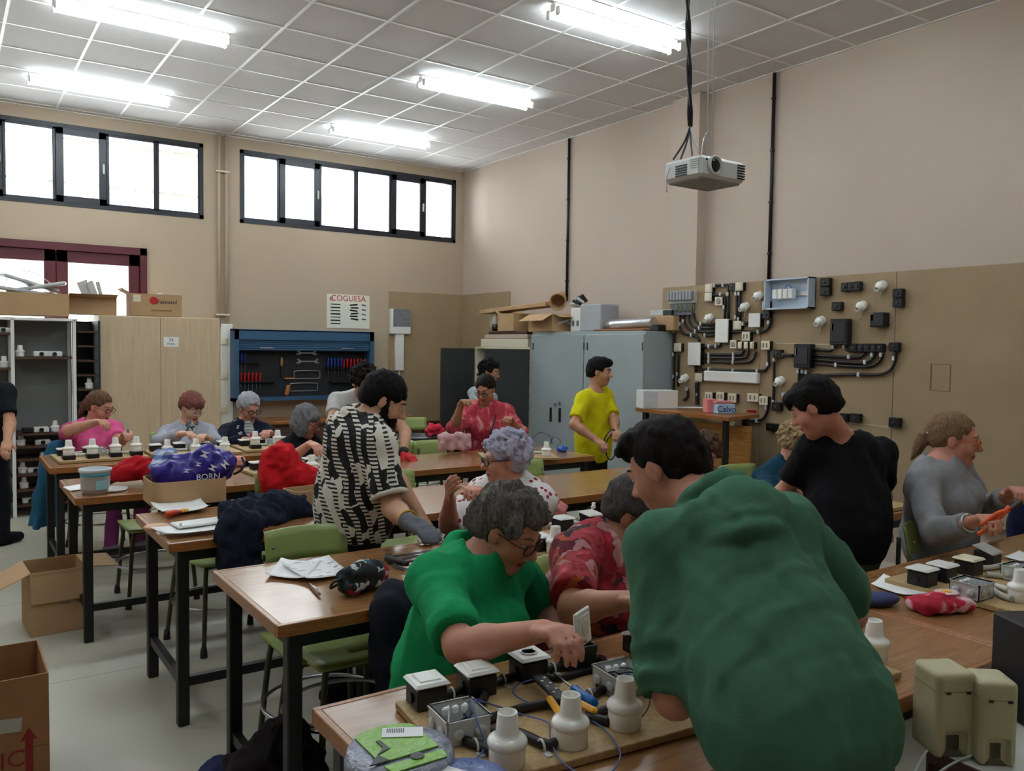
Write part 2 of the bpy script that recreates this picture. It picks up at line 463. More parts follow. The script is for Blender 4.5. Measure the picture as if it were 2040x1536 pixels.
def glass_mat():
    m = bpy.data.materials.new('window_glass'); m.use_nodes = True; nt = m.node_tree
    out = nt.nodes['Material Output']; nt.nodes.remove(nt.nodes['Principled BSDF'])
    tr = nd(nt, 'ShaderNodeBsdfTransparent', {0: (.96, .98, .98, 1)}); gl = nd(nt, 'ShaderNodeBsdfGlossy', {'Roughness': .02})
    fr = nd(nt, 'ShaderNodeFresnel', {0: 1.35}); mx = nt.nodes.new('ShaderNodeMixShader')
    nt.links.new(fr.outputs[0], mx.inputs[0]); nt.links.new(tr.outputs[0], mx.inputs[1]); nt.links.new(gl.outputs[0], mx.inputs[2]); nt.links.new(mx.outputs[0], out.inputs[0])
    MATS['window_glass'] = m; return m
MAT_GLASS = glass_mat()
MAT_TUBE = M('fluorescent_tube', (240, 250, 255), .4, emit=((235, 248, 255), TUBE))

# ---------------------------------------------------------------- the room shell
HC = CH+2.4548                 # ceiling height
XR, XL, YB, YF = 6.135, -3.6, 10.185, -3.2
WT = 0.32
mb = MB(); mb.box(((XL+XR)/2, (YB+YF)/2, -.05), (XR-XL+.8, YB-YF+.8, .1)); struct(mb, 'floor', floor_mat())
def wall_with_holes(name, mat, x0, x1, z0, z1, y, th, holes):
    xs = sorted({x0, x1, *[h[0] for h in holes], *[h[1] for h in holes]}); zs = sorted({z0, z1, *[h[2] for h in holes], *[h[3] for h in holes]})
    mb = MB()
    for i in range(len(xs)-1):
        for j in range(len(zs)-1):
            cx, cz = (xs[i]+xs[i+1])/2, (zs[j]+zs[j+1])/2
            if any(h[0] < cx < h[1] and h[2] < cz < h[3] for h in holes): continue
            mb.box((cx, y+th/2, cz), (xs[i+1]-xs[i], th, zs[j+1]-zs[j]))
    return struct(mb, name, mat)
WZ0, WZ1 = 3.107, 3.985
W1 = (-0.45, 2.565, WZ0, WZ1); W2 = (2.99, 6.0, WZ0, WZ1)
DR = (-0.35, 1.935, 0.0, 2.712)
wall_with_holes('wall_back', MAT_WALL, XL-WT, XR+WT, 0, HC+.3, YB, WT, [W1, W2, DR])
struct(MB().box((XR+WT/2, (YB+YF)/2, HC/2+.15), (WT, YB-YF, HC+.3)), 'wall_right', MAT_WALLR)
struct(MB().box((XL-WT/2, (YB+YF)/2, HC/2+.15), (WT, YB-YF, HC+.3)), 'wall_left', MAT_WALL)
struct(MB().box(((XL+XR)/2, YF-WT/2, HC/2+.15), (XR-XL+2*WT, WT, HC+.3)), 'wall_front', MAT_WALL)
struct(MB().box((XR-.06, 5.82, HC/2), (.12, .36, HC)), 'wall_right_pilaster', MAT_WALLR)
# suspended ceiling: slab, bars and single tiles
ceil = struct(MB().box(((XL+XR)/2, (YB+YF)/2, HC+.2), (XR-XL+2*WT, YB-YF+2*WT, .2)), 'ceiling', MAT_TILE)
GX = [3.44068+.6*k for k in range(-12, 6)]; GY = [5.2556+.6*k for k in range(-15, 10)]
GX = [XL]+[g for g in GX if XL+.02 < g < XR-.02]+[XR]; GY = [YF]+[g for g in GY if YF+.02 < g < YB-.02]+[YB]
shared = {}; rest = MB()
for i in range(len(GX)-1):
    for j in range(len(GY)-1):
        a, b, c, d = GX[i], GX[i+1], GY[j], GY[j+1]
        cx, cy, sx, sy = (a+b)/2, (c+d)/2, b-a-.014, d-c-.014
        if cx > -.4 and cy > 3.2:
            key = (round(sx, 3), round(sy, 3))
            if key not in shared:
                o = MB().box((0, 0, 0), (sx, sy, .016), bev=.004).build('ceiling_tile', MAT_TILE, ceil); shared[key] = o.data
            else:
                o = bpy.data.objects.new('ceiling_tile', shared[key]); COL.objects.link(o); o.parent = ceil
            o.location = (cx, cy, HC+.013+random.uniform(-.0015, .0015)); o.rotation_euler = (random.uniform(-.0012, .0012), random.uniform(-.0012, .0012), 0)
        else: rest.box((cx, cy, HC+.013), (sx, sy, .016))
ro = rest.build('distant_ceiling_tiles', MAT_TILE, ceil); ro['kind'] = 'stuff'
for g in GX[1:-1]: MB().box((g, (YB+YF)/2, HC+.01), (.022, YB-YF, .02)).build('ceiling_bar', MAT_BAR, ceil)
for g in GY[1:-1]: MB().box(((XL+XR)/2, g, HC+.0105), (XR-XL, .022, .019)).build('ceiling_bar', MAT_BAR, ceil)
MB().box(((XL+XR)/2, YB-.012, HC+.008), (XR-XL, .024, .02)).build('edge_bar', MAT_BAR, ceil)
MB().box((XR-.012, (YB+YF)/2, HC+.008), (.024, YB-YF, .02)).build('edge_bar', MAT_BAR, ceil)

# windows
def window(name, W, panes, sashes):
    o = bpy.data.objects.new(name, None); COL.objects.link(o); o['kind'] = 'structure'
    place(o, ((W[0]+W[1])/2, YB, W[2]))
    y = YB+.03
    fr = MB(); t = .045
    fr.box(((W[0]+W[1])/2, y, W[3]-t/2), (W[1]-W[0], .07, t)); fr.box(((W[0]+W[1])/2, y, W[2]+t/2), (W[1]-W[0], .07, t))
    for x in (W[0]+t/2, W[1]-t/2): fr.box((x, y, (W[2]+W[3])/2), (t, .07, W[3]-W[2]))
    fr.build('window_frame', MAT_BLACKFRAME, o, True)
    for k, (a, b) in enumerate(panes):
        sash = k in sashes; s = .075 if sash else .03
        sb = MB(); zz0, zz1 = W[2]+t-.005, W[3]-t+.005; yy = y-.012 if sash else y
        for (cx, cz, dx, dz) in (((a+b)/2, zz1-s/2, b-a, s), ((a+b)/2, zz0+s/2, b-a, s), (a+s/2, (zz0+zz1)/2, s, zz1-zz0), (b-s/2, (zz0+zz1)/2, s, zz1-zz0)):
            sb.box((cx, yy, cz), (dx, .05, dz), bev=.004)
        so = sb.build('sash', MAT_BLACKFRAME, o, True)
        MB().box(((a+b)/2, y+.005, (zz0+zz1)/2), (b-a-2*s+.02, .006, zz1-zz0-2*s+.02)).build('pane', MAT_GLASS, so, True)
        if sash: MB().box((b-.03, yy-.04, (zz0+zz1)/2), (.02, .03, .11), bev=.006).build('handle', MAT_GREYP, so, True)
    return o
def panes_at(pxs, y): return [at(x, 400, Y=YB)[0] for x in pxs]
e2 = [W2[0]+.03]+panes_at([557, 637, 710, 780, 846], YB)+[W2[1]-.03]
window('window_2', W2, list(zip(e2[:-1], e2[1:])), {1, 4})
e1 = [at(x, 330, Y=YB)[0] for x in (5, 111, 212, 312)]
e1 = [W1[0]+.03, e1[0]]+e1[1:]+[W1[1]-.03]
w1 = window('window_1', W1, list(zip(e1[:-1], e1[1:])), {0, 2})
for x in np.arange(-.3, 2.5, .145):
    MB().tube([(x, YB+.29, WZ0+.02), (x, YB+.29, WZ1-.09)], .008, 6).build('grille_bar', MAT_WHITE, w1, True)
for z in (WZ1-.09, WZ0+.3): MB().box(((W1[0]+W1[1])/2, YB+.29, z), (W1[1]-W1[0], .012, .03)).build('grille_rail', MAT_WHITE, w1, True)
for W in (W1, W2, DR):                                      # daylight sampling portals in the openings
    l = bpy.data.lights.new('window_portal', 'AREA'); l.shape = 'RECTANGLE'; l.size = W[1]-W[0]; l.size_y = W[3]-W[2]; l.cycles.is_portal = True
    lo = bpy.data.objects.new('window_portal', l); COL.objects.link(lo); lo.location = ((W[0]+W[1])/2, YB+WT+.01, (W[2]+W[3])/2); lo.rotation_euler = (-PI/2, 0, 0)
# glazed maroon double door behind the shelves
d = bpy.data.objects.new('door_1', None); COL.objects.link(d); d['kind'] = 'structure'; place(d, (.8, YB, 0))
fr = MB()
for x in (DR[0]+.035, DR[1]-.035): fr.box((x, YB+.02, DR[3]/2), (.07, .12, DR[3]))
fr.box(((DR[0]+DR[1])/2, YB+.02, DR[3]-.04), (DR[1]-DR[0], .12, .08)); fr.build('door_frame', MAT_MAROON, d, True)
xm = at(112, 540, Y=YB)[0]
for (a, b) in ((DR[0]+.07, xm), (xm, DR[1]-.07)):
    lf = MB(); s = .115; z1 = DR[3]-.08
    for (cx, cz, dx, dz) in (((a+b)/2, z1-s*.55, b-a, s*1.1), ((a+b)/2, .3, b-a, .6), (a+s/2, z1/2, s, z1), (b-s/2, z1/2, s, z1), ((a+b)/2, 1.15, b-a, .1)):
        lf.box((cx, YB+.03, cz), (dx, .05, dz), bev=.006)
    lo = lf.build('door_leaf', MAT_MAROON, d, True)
    MB().box(((a+b)/2, YB+.03, 1.87), (b-a-2*s+.02, .008, 1.5)).build('pane', MAT_GLASS, lo, True)
    MB().box(((a+b)/2, YB+.03, .85), (b-a-2*s+.02, .008, .55)).build('pane', MAT_GLASS, lo, True)
# pale building across the street
nb = thing('neighbour_building', 'pale building seen through the barred window', 'building', (9, 33, 0))
MB().box((6, 33, 5.2), (14, 5, 10.4)).build('wall', M('pale_render', (214, 206, 198), .9), nb, True)
for kx in range(6):
    for kz in range(3): MB().box((.4+kx*2.3, 30.47, 4.4+kz*2.2), (1.1, .08, 1.3)).build('window_pane', M('dusky_glass', (128, 140, 158), .3), nb, True)

# ---------------------------------------------------------------- ceiling lights
def ceiling_light(x, y, label, lit=True):
    t = thing('ceiling_light', label, 'ceiling light', (x, y, HC), 0, 'fluorescent ceiling lights')
    MB().box((0, 0, -.03), (1.235, .06, .06), bev=.008).build('housing', MAT_WHITE, t)
    for s in (-1, 1):
        tb = MB().tube([(-.6, s*.055, -.072), (.6, s*.055, -.072)], .017, 10).build('tube', MAT_TUBE, t)
        for e in (-1, 1): MB().box((e*.607, s*.055, -.066), (.02, .038, .062), bev=.006).build('lamp_socket', MAT_WHITE, t)
    return t
for x, y, l in ((1.31, 8.93, 'lit fluorescent ceiling light above the black barred window, at the back left'),
                (1.31, 6.86, 'lit fluorescent ceiling light at the top left, nearer of the two left lights'),
                (4.24, 8.91, 'lit fluorescent ceiling light farthest back, above the six-pane window'),
                (4.25, 6.83, 'lit fluorescent ceiling light in the middle of the right row of three'),
                (4.25, 4.84, 'lit fluorescent ceiling light nearest the hanging projector'),
                (1.31, 4.84, 'lit fluorescent ceiling light just above the top of the picture'),
                (-1.63, 8.93, 'lit fluorescent ceiling light of the left column, rearmost, out of the picture'), (-1.63, 6.86, 'lit fluorescent ceiling light of the left column, second from the rear'),  # left column lies out of view, added to brighten the floor at left
                (-1.63, 4.84, 'lit fluorescent ceiling light of the left column, third from the rear'), (-1.63, 2.75, 'lit fluorescent ceiling light of the left column, beside the camera'),
                (1.31, 2.75, 'lit fluorescent ceiling light overhead left, out of the picture'), (4.25, 2.75, 'lit fluorescent ceiling light overhead right, out of the picture'),
                (1.31, .72, 'lit fluorescent ceiling light behind the camera on the left'), (4.25, .72, 'lit fluorescent ceiling light behind the camera on the right')):
    ceiling_light(x, y, l)
# ---------------------------------------------------------------- tables and chairs
ZT = 0.81                      # table height
ROW = {1: (6.25, .58), 2: (4.98, .58), 3: (3.66, .775), 4: (2.42, .82), 5: (1.10, .70)}
TD, TL = .725, 1.82
def make_table(name):
    t = thing(name, '', 'table')
    MB().box((TL/2, TD/2, ZT-.018), (TL-.03, TD-.03, .034), bev=.003).build('tabletop', MAT_TOP, t)
    e = MB()
    for (c, d) in (((TL/2, .0075, ZT-.02), (TL, .017, .04)), ((TL/2, TD-.0075, ZT-.02), (TL, .017, .04)), ((.0075, TD/2, ZT-.02), (.017, TD-.03, .04)), ((TL-.0075, TD/2, ZT-.02), (.017, TD-.03, .04))):
        e.box(c, d, bev=.002)
    e.build('edge_strip', MAT_EDGE, t)
    for x in (.065, TL-.065):
        for y in (.05, TD-.05): MB().box((x, y, (ZT-.04)/2), (.048, .048, ZT-.04), bev=.004).build('leg', MAT_DARKSTEEL, t)
    for y in (.05, TD-.05): MB().box((TL/2, y, ZT-.065), (TL-.18, .03, .05)).build('apron_rail', MAT_DARKSTEEL, t)
    for x in (.065, TL-.065):
        MB().box((x, TD/2, ZT-.065), (.03, TD-.15, .05)).build('apron_rail', MAT_DARKSTEEL, t)
        MB().box((x, TD/2, .19), (.03, TD-.15, .04)).build('stretcher', MAT_DARKSTEEL, t)
    MB().box((TL/2, .05, .19), (TL-.18, .03, .04)).build('stretcher', MAT_DARKSTEEL, t)
    return t
TABLE_LABELS = {(1, 0): 'brown wooden workshop table in front of the woman in pink, rearmost row on the left',
                (1, 1): 'brown workshop table behind the bent man in white, with the black tray on it',
                (2, 0): 'brown workshop table carrying the white bucket and the red jacket bag',
                (2, 1): 'brown workshop table where the red glove rests, ending beside the boy in yellow',
                (3, 0): 'brown workshop table under the tall carton, papers and heaped navy jacket',
                (3, 1): 'bare brown workshop table behind the woman with lilac curls',
                (4, 0): 'brown workshop table with the pencil case and loose wire on it',
                (4, 1): 'brown workshop table in front of the blonde woman in teal, right of middle',
                (5, 0): 'brown workshop table nearest the camera, carrying the black conduit board and the wire reels',
                (5, 1): 'brown workshop table at the lower right with the red flowered pouch on it'}
proto = None
for r, (y0, x0) in ROW.items():
    for k in (0, 1):
        t = make_table('workshop_table') if proto is None else copy_tree(proto)
        if proto is None: proto = t
        place(t, (x0+k*(TL+.004), y0, 0)); t['label'] = TABLE_LABELS[(r, k)]; t['group'] = 'workshop tables in five rows'

SEAT = .48
def make_chair():
    t = thing('lab_chair', '', 'chair')
    # local: sitter looks along +y; backrest at -y
    def plate(w, d, cz, th, bend, R=None, c=(0, 0, 0)):
        G = [[((i/8-.5)*w, (j/6-.5)*d, bend*((i/8-.5)*2)**2) for j in range(7)] for i in range(9)]
        G = np.array(G)
        if R is not None: G = G @ np.array(R).T
        m = MB().sheet(G+np.array(c), th); return m
    plate(.40, .38, 0, .014, .008, None, (0, 0, SEAT)).build('seat', MAT_GREENCH, t)
    G = np.array([[[(i/8-.5)*.35, -.215+.05*(1-((i/8-.5)*2)**2)*-1+.02-.03*(j/4), SEAT+.28+.13*j/4] for j in range(5)] for i in range(9)])
    Gb = MB(); v = np.concatenate([G.reshape(-1, 3), G.reshape(-1, 3)+np.array((0, .014, 0))]); n = 45; f = []
    for i in range(8):
        for j in range(4):
            q = (i*5+j, i*5+j+1, (i+1)*5+j+1, (i+1)*5+j); f.append(q); f.append(tuple(n+k for k in q[::-1]))
    rim = [i*5 for i in range(9)]+[40+j for j in range(1, 5)]+[i*5+4 for i in range(7, -1, -1)]+[j for j in range(3, 0, -1)]
    for k in range(len(rim)): p, q = rim[k], rim[(k+1) % len(rim)]; f.append((p, q, n+q, n+p))
    Gb.add(v, f, True).build('backrest', MAT_GREENCH, t)
    for s in (-1, 1):
        MB().tube(smooth_path([(s*.15, .14, SEAT-.025), (s*.17, .165, SEAT-.07), (s*.2, .2, .05)], 5), .0125, 8).build('leg', MAT_OLIVE, t)
        MB().tube(smooth_path([(s*.15, -.14, SEAT-.025), (s*.17, -.165, SEAT-.07), (s*.2, -.2, .05)], 5), .0125, 8).build('leg', MAT_OLIVE, t)
        for y in (.2, -.2): MB().lathe([(.02, 0), (.018, .03), (.014, .055)], (s*.203, y*1.015, 0), n=10).build('rubber_foot', MAT_BLACK, t)
        MB().tube(smooth_path([(s*.14, -.05, SEAT-.022), (s*.15, -.2, SEAT-.01), (s*.15, -.245, SEAT+.1), (s*.15, -.252, SEAT+.36)], 5), .0105, 8).build('back_post', MAT_OLIVE, t)
        MB().lathe([(.008, 0), (.004, .004)], (s*.15, -.185, SEAT+.35), R=eul(0, -PI/2), n=8).build('rivet', MAT_STEEL, t)
    MB().tube([(-.15, .14, SEAT-.025), (.15, .14, SEAT-.025)], .0125, 8).tube([(-.15, -.14, SEAT-.025), (.15, -.14, SEAT-.025)], .0125, 8).build('seat_rail', MAT_OLIVE, t)
    MB().tube([(.243*math.cos(a), .243*math.sin(a), .24) for a in np.linspace(0, 2*PI, 33)[:-1]], .008, 6, closed=True).build('foot_ring', MAT_STEEL, t)
    return t
cproto = None
CHAIRS = [  # x, y, direction the sitter looks (deg, 180 = towards the camera end), label
    (1.02, 7.28, 180, 'green laminate lab chair under the woman in the pink shirt'),
    (1.62, 7.30, 180, 'green laminate lab chair under the woman in the grey cardigan'),
    (2.24, 7.30, 180, 'green laminate lab chair under the woman in the navy cardigan'),
    (2.22, 6.02, 180, 'green laminate lab chair under the woman with the grey bob'),
    (2.32, 3.42, 180, 'green laminate lab chair under the woman with lilac curls'),
    (1.34, 2.12, 180, 'green laminate lab chair under the woman in the plain green top'),
    (1.86, 2.16, 180, 'green laminate lab chair under the woman in the floral blouse'),
    (3.80, 3.45, 180, 'green laminate lab chair under the woman with curly brown hair'),
    (4.36, 3.46, 180, 'green laminate lab chair under the blonde woman in teal')]
def floor_at(px, py): p = at(px, py, Z=0); return p[0], p[1]
for (px, py, z, dy, lab, rot, far) in ((655, 1095, .85, .14, 'empty green lab chair in front of the man in the patterned hoodie', 180, 3.145),
                           (820, 966, .86, .16, 'empty green lab chair beside the bearded man, showing only its backrest', 176, 4.385),
                           (905, 897, .86, .16, 'empty green lab chair just left of the woman in red, backrest facing front', 182, 5.705),
                           (870, 890, .88, .3, 'green lab chair turned sideways next to the pink cloth', 95, 5.705),
                           (820, 835, .88, .16, 'green lab chair at the far bench, seen past the bent man', 175, 6.975),
                           (1065, 932, .86, .16, 'green lab chair peeking out behind the shoulder of the lilac-haired woman', 180, 4.385),
                           (2000, 1085, .86, .14, 'green lab chair at the right edge, in front of the grey sweatshirt', 186, 1.825),
                           (566, 950, .86, .2, 'green lab chair under the bundled red jacket', 180, 4.385)):
    p = at(px, py, Z=z); CHAIRS.append((p[0]-(.28 if rot == 95 else 0), max(p[1]-dy, far+(.26 if rot == 95 else -.04)), rot, lab))
for (x, y, a, lab) in CHAIRS:
    t = make_chair() if cproto is None else copy_tree(cproto)
    if cproto is None: cproto = t
    place(t, (x, y, 0), math.radians(a)); t['label'] = lab; t['group'] = 'green lab chairs'

for k, (fp, lab) in enumerate((((312, 1187), 'backless green stool with a chrome ring under the end of the third row'), ((437, 1272), 'backless green stool with a chrome ring below the hanging navy sleeve'), (None, 'backless green stool half under the table below the pencil case'))):
    f1 = floor_at(*fp) if fp else at(690, 1284, Z=SEAT); st = thing('lab_stool', lab, 'stool', (f1[0], f1[1], 0), (.0, .25, .06)[k], 'backless lab stools')
    for ch in cproto.children:
        if ch.name.split('.')[0] in ('backrest', 'back_post', 'rivet'): continue
        c = ch.copy(); COL.objects.link(c); c.parent = st
# ---------------------------------------------------------------- back wall
pw = thing('wall_pipes', 'pair of cream pipes running down the back wall between the windows', 'pipes', (2.7, YB, 1.9))
for px in (435, 450):
    x = at(px, 450, Y=YB)[0]; MB().tube([(x, YB-.03, 1.85), (x, YB-.03, HC)], .018, 8).build('pipe', MAT_WALL, pw, True)
for py in (342, 627):
    a = at(443, py, Y=YB-.03); MB().box((a[0], a[1], a[2]), (.16, .05, .018)).build('clamp', MAT_CREAM, pw, True)
tk = thing('cable_trunking', 'white vertical cable trunking with cream sockets left of the blue tool cabinet', 'trunking', (2.83, YB, .1))
a, b = at(438, 645, Y=YB), at(461, 645, Y=YB); zt = a[2]
MB().box(((a[0]+b[0])/2, YB-.03, (zt+.1)/2), (b[0]-a[0], .06, zt-.1), bev=.006).build('channel', MAT_WHITE, tk, True)
for py in (680, 749, 816, 884):
    p = at(446, py, Y=YB-.065); so = MB().box(p, (.085, .03, .085), bev=.006).build('socket', MAT_CREAM, tk, True)
    MB().box(p-np.array((0, .017, 0)), (.06, .008, .06), bev=.003).build('rocker', MAT_CREAM, so, True)
# blue roller-front tool cabinet
YC = YB-.22
a = at(466, 655, Y=YC); b = at(745, 800, Y=YC); x0, x1, z1 = a[0], b[0], a[2]; z0 = at(600, 797, Y=YC)[2]; zs = at(600, 699, Y=YC)[2]
tc_ = thing('tool_cabinet', 'blue steel tool cabinet with half-open roller shutter on the back wall', 'tool cabinet', ((x0+x1)/2, YB, z0))
bd = MB(); yc = (YC+YB)/2; dpt = .22
bd.box(((x0+x1)/2, yc, z1-.01), (x1-x0, dpt, .02)); bd.box(((x0+x1)/2, yc, z0+.02), (x1-x0, dpt, .04))
for x in (x0+.03, x1-.03): bd.box((x, yc, (z0+z1)/2), (.06, dpt, z1-z0))
bd.box(((x0+x1)/2, YC+.02, z1-.065), (x1-x0, .04, .13), bev=.008)
bd.build('body', MAT_BLUECAB, tc_, True)
MB().box(((x0+x1)/2, YB-.012, (z0+z1)/2), (x1-x0-.1, .02, z1-z0-.04)).build('pegboard', M('black_pegboard', (26, 28, 32), .6), tc_, True)
k = 5; hgt = (z1-.13-zs)/k
for i in range(k): MB().box(((x0+x1)/2, YC+.03, zs+hgt*(i+.5)), (x1-x0-.12, .02, hgt*.9), bev=.006).build('shutter_slat', MAT_BLUECAB, tc_, True)
for fx in (.22, .8): MB().box((x0+(x1-x0)*fx, YC+.012, zs+.03), (.17, .02, .018), bev=.006).build('handle', MAT_STEEL, tc_, True)
for (zz, xa, xb) in ((at(680, 733, Y=YB)[2], .66, .95), (at(500, 722, Y=YB)[2], .06, .2), (at(500, 760, Y=YB)[2], .06, .3), (at(700, 760, Y=YB)[2], .7, .95)):
    MB().box((x0+(x1-x0)*(xa+xb)/2, YB-.07, zz), ((x1-x0)*(xb-xa), .1, .012)).build('tool_rack', MAT_DARKSTEEL, tc_, True)
HBLUE = M('screwdriver_blue', (24, 66, 160), .35); HRED = M('screwdriver_red', (196, 24, 34), .35)
MAT_ORANGEW = M('saw_handle_wood', (190, 120, 60), .5)
def hand_driver(p, mat, lab, grp, flip=False):
    t = thing('screwdriver', lab, 'screwdriver', p, 0, grp)
    MB().lathe([(.008, -.055), (.013, -.04), (.012, .02), (.015, .045), (.009, .06)], n=10).build('grip', mat, t)
    MB().tube([(0, 0, -.055), (0, 0, -.16)], .0035, 6).build('shaft', MAT_STEEL, t)
ORD = ['first', 'second', 'third', 'fourth', 'fifth', 'sixth', 'seventh', 'eighth']
for i in range(5): hand_driver(at(654+i*6.6, 722, Y=YB-.07), HBLUE, ORD[i]+' blue screwdriver from the left in the upper right tool rack', 'blue screwdrivers in the tool cabinet')
for i in range(8): hand_driver(at(685+i*7, 724, Y=YB-.07), HRED, ORD[i]+' red screwdriver from the left in the upper right tool rack', 'red screwdrivers at the cabinet right')
for i in range(6): hand_driver(at(480+i*7.6, 752, Y=YB-.07), HRED, ORD[i]+' red screwdriver from the left in the lower left tool rack', 'red screwdrivers at the cabinet left')
for i in range(2): hand_driver(at(481+i*7, 712, Y=YB-.07), HBLUE, ['left', 'right'][i]+' one of two short blue screwdrivers at the tool cabinet upper left', 'short blue screwdrivers')
def wrench(px0, px1, py, lab):
    a, b = at(px0, py, Y=YB-.04), at(px1, py+2, Y=YB-.04); L = b[0]-a[0]
    t = thing('open_end_wrench', lab, 'wrench', a, 0, 'wrenches on the pegboard')
    w_ = MB().box((L/2, 0, 0), (L*.7, .008, .022), bev=.003)
    for e, s in ((.06, -1), (.94, 1)):
        w_.prism([(-.03, -.012), (.0, -.028), (.028, -.03), (.03, -.014), (.006, -.008), (.006, .008), (.03, .014), (.028, .03), (0, .028), (-.03, .012)], -.004, .004, (L*e, 0, 0), np.array([[s, 0, 0], [0, 0, -s], [0, 1, 0]], float) @ eul(.26))
    w_.build('shank', MAT_STEEL, t)
wrench(593, 629, 703, 'upper steel open-end wrench hanging in the blue tool cabinet')
wrench(593, 633, 720, 'lower steel open-end wrench hanging in the blue tool cabinet')
def hacksaw(px0, px1, pyt, pyb, lab, up):
    a, b = at(px0, pyb, Y=YB-.05), at(px1, pyb+1, Y=YB-.05); h = at(px0, pyt, Y=YB-.05)[2]-a[2]; L = b[0]-a[0]
    t = thing('hacksaw', lab, 'hacksaw', a, 0, 'hacksaws on the pegboard')
    MB().tube(smooth_path([(0, 0, 0), (0, 0, h*.7), (.03, 0, h), (L-.03, 0, h), (L, 0, h*.7), (L, 0, 0)], 4), .007, 6).build('bow', MAT_STEEL, t)
    MB().box((L/2, 0, 0), (L, .002, .012)).build('blade', MAT_STEEL, t)
    if up: MB().box((-.06, 0, 0), (.14, .022, .022), bev=.008).build('grip', MAT_ORANGEW, t)
    else: MB().box((-.035, 0, .01), (.05, .025, .13), eul(0, 0, .25), bev=.01).build('grip', MAT_ORANGEW, t)
hacksaw(586, 637, 739, 754, 'upper bow hacksaw with a wooden grip in the tool cabinet', True)
hacksaw(578, 632, 764, 779, 'lower bow hacksaw with an upright wooden grip in the tool cabinet', False)
ch = thing('chisel', 'wooden-handled chisel hanging left of the wrenches', 'chisel', at(561, 722, Y=YB-.05))
MB().lathe([(.012, -.045), (.015, 0), (.013, .05), (.016, .06)], n=10).build('grip', M('yellow_wood', (206, 160, 84), .5), ch)
MB().box((0, 0, -.11), (.022, .004, .14)).build('blade', MAT_DARKSTEEL, ch)
# poster
a, b = at(651, 585, Y=YB-.004), at(736, 655, Y=YB-.004)
ps = thing('tool_poster', 'white printed poster with black tool pictures above the blue cabinet', 'poster', ((a[0]+b[0])/2, YB, b[2]))
PW, PH = b[0]-a[0], a[2]-b[2]
MB().box(((a[0]+b[0])/2, YB-.004, (a[2]+b[2])/2), (PW, .006, PH)).build('sheet', M('poster_paper', (226, 226, 210), .7), ps, True)
text('COGUESA', 'lettering', M('poster_red', (196, 40, 58), .7), ps, (a[0]+PW*.5, YB-.0085, a[2]-PH*.12), RY, .105)
text('e', 'lettering', MAT_RED, ps, (a[0]+PW*.1, YB-.0085, a[2]-PH*.12), RY, .11)
for i in range(7): MB().box((a[0]+PW*.2, YB-.008, a[2]-PH*(.3+.095*i)), (PW*.22, .002, .012+.006*(i % 2))).build('printed_tool', MAT_INK, ps, True)
for i in range(6): MB().box((a[0]+PW*(.62+.02*(i % 2)), YB-.008, a[2]-PH*(.3+.085*i)), (PW*.18, .002, .02), np.array(eul(0, 0, .12*(i % 3-1)))).build('printed_tool', MAT_INK, ps, True)
for i in range(4): MB().box((a[0]+PW*.86, YB-.008, a[2]-PH*(.3+.14*i)), (PW*.1, .002, .016), np.array(eul(0, 0, .15))).build('printed_tool', M('poster_blue', (60, 90, 130), .7), ps, True)
# fibre-board panels in the corner
a, b = at(774, 580, Y=YB), at(925, 585, Y=YB)
t = thing('fibre_board_panel', 'brown fibre board panel on the back wall beside the corner', 'wall panel', ((a[0]+XR)/2, YB, .3))
MB().box(((a[0]+XR)/2, YB-.009, (a[2]+.3)/2), (XR-a[0]-.002, .018, a[2]-.3), bev=.002).build('board', MAT_MDF, t, True)
b = at(1017, 580, X=XR)
t = thing('fibre_board_panel', 'narrow brown fibre board panel on the right wall beside the corner', 'wall panel', (XR, (YB+b[1])/2, .3))
MB().box((XR-.009, (YB-.02+b[1])/2, (a[2]+.3)/2), (.018, YB-.02-b[1], a[2]-.3), bev=.002).build('board', MAT_MDF, t, True)
a, b = at(777, 615, Y=YB-.05), at(816, 666, Y=YB-.05)
t = thing('control_box', 'white wall box with a grey plan sheet and a trunking below it', 'wall box', ((a[0]+b[0])/2, YB, b[2]))
MB().box(((a[0]+b[0])/2, YB-.05, (a[2]+b[2])/2), (b[0]-a[0], .07, a[2]-b[2]), bev=.008).build('box', MAT_WHITE, t, True)
MB().box(((a[0]+b[0])/2+.012, YB-.088, (a[2]+b[2])/2+.05), ((b[0]-a[0])*.86, .006, (a[2]-b[2])*.7)).build('plan_sheet', M('grey_plan', (120, 122, 130), .7, var=(40, .2)), t, True)
zz = at(794, 738, Y=YB-.03)[2]; xc = at(794, 700, Y=YB-.03)[0]
MB().box((xc, YB-.045, (b[2]+zz)/2), (.125, .05, b[2]-zz), bev=.005).build('trunking', MAT_WHITE, t, True)
MB().tube([(xc+.01, YB-.03, zz), (xc+.01, YB-.03, zz-.4)], .012, 8).build('conduit', MAT_WHITE, t, True)
# low wooden bench along the back wall
zb = at(830, 828, Y=9.6)[2]; xb0 = at(520, 850, Y=9.6)[0]
t = thing('wall_bench', 'long dark wooden bench along the back wall under the tool cabinet', 'bench', ((xb0+5.0)/2, 9.88, 0))
MB().box(((xb0+5.05)/2, 9.88, zb-.02), (5.05-xb0, .58, .04), bev=.004).build('top', MAT_EDGE, t, True)
MB().box(((xb0+5.05)/2, 9.9, zb/2-.02), (5.0-xb0, .5, zb-.04)).build('carcass', MAT_SHELFWOOD, t, True)
for i in range(4):
    xx = xb0+.33+i*.62; MB().box((xx, 9.64, zb/2), (.58, .02, zb-.16), bev=.004).build('door', MAT_SHELFWOOD, t, True)
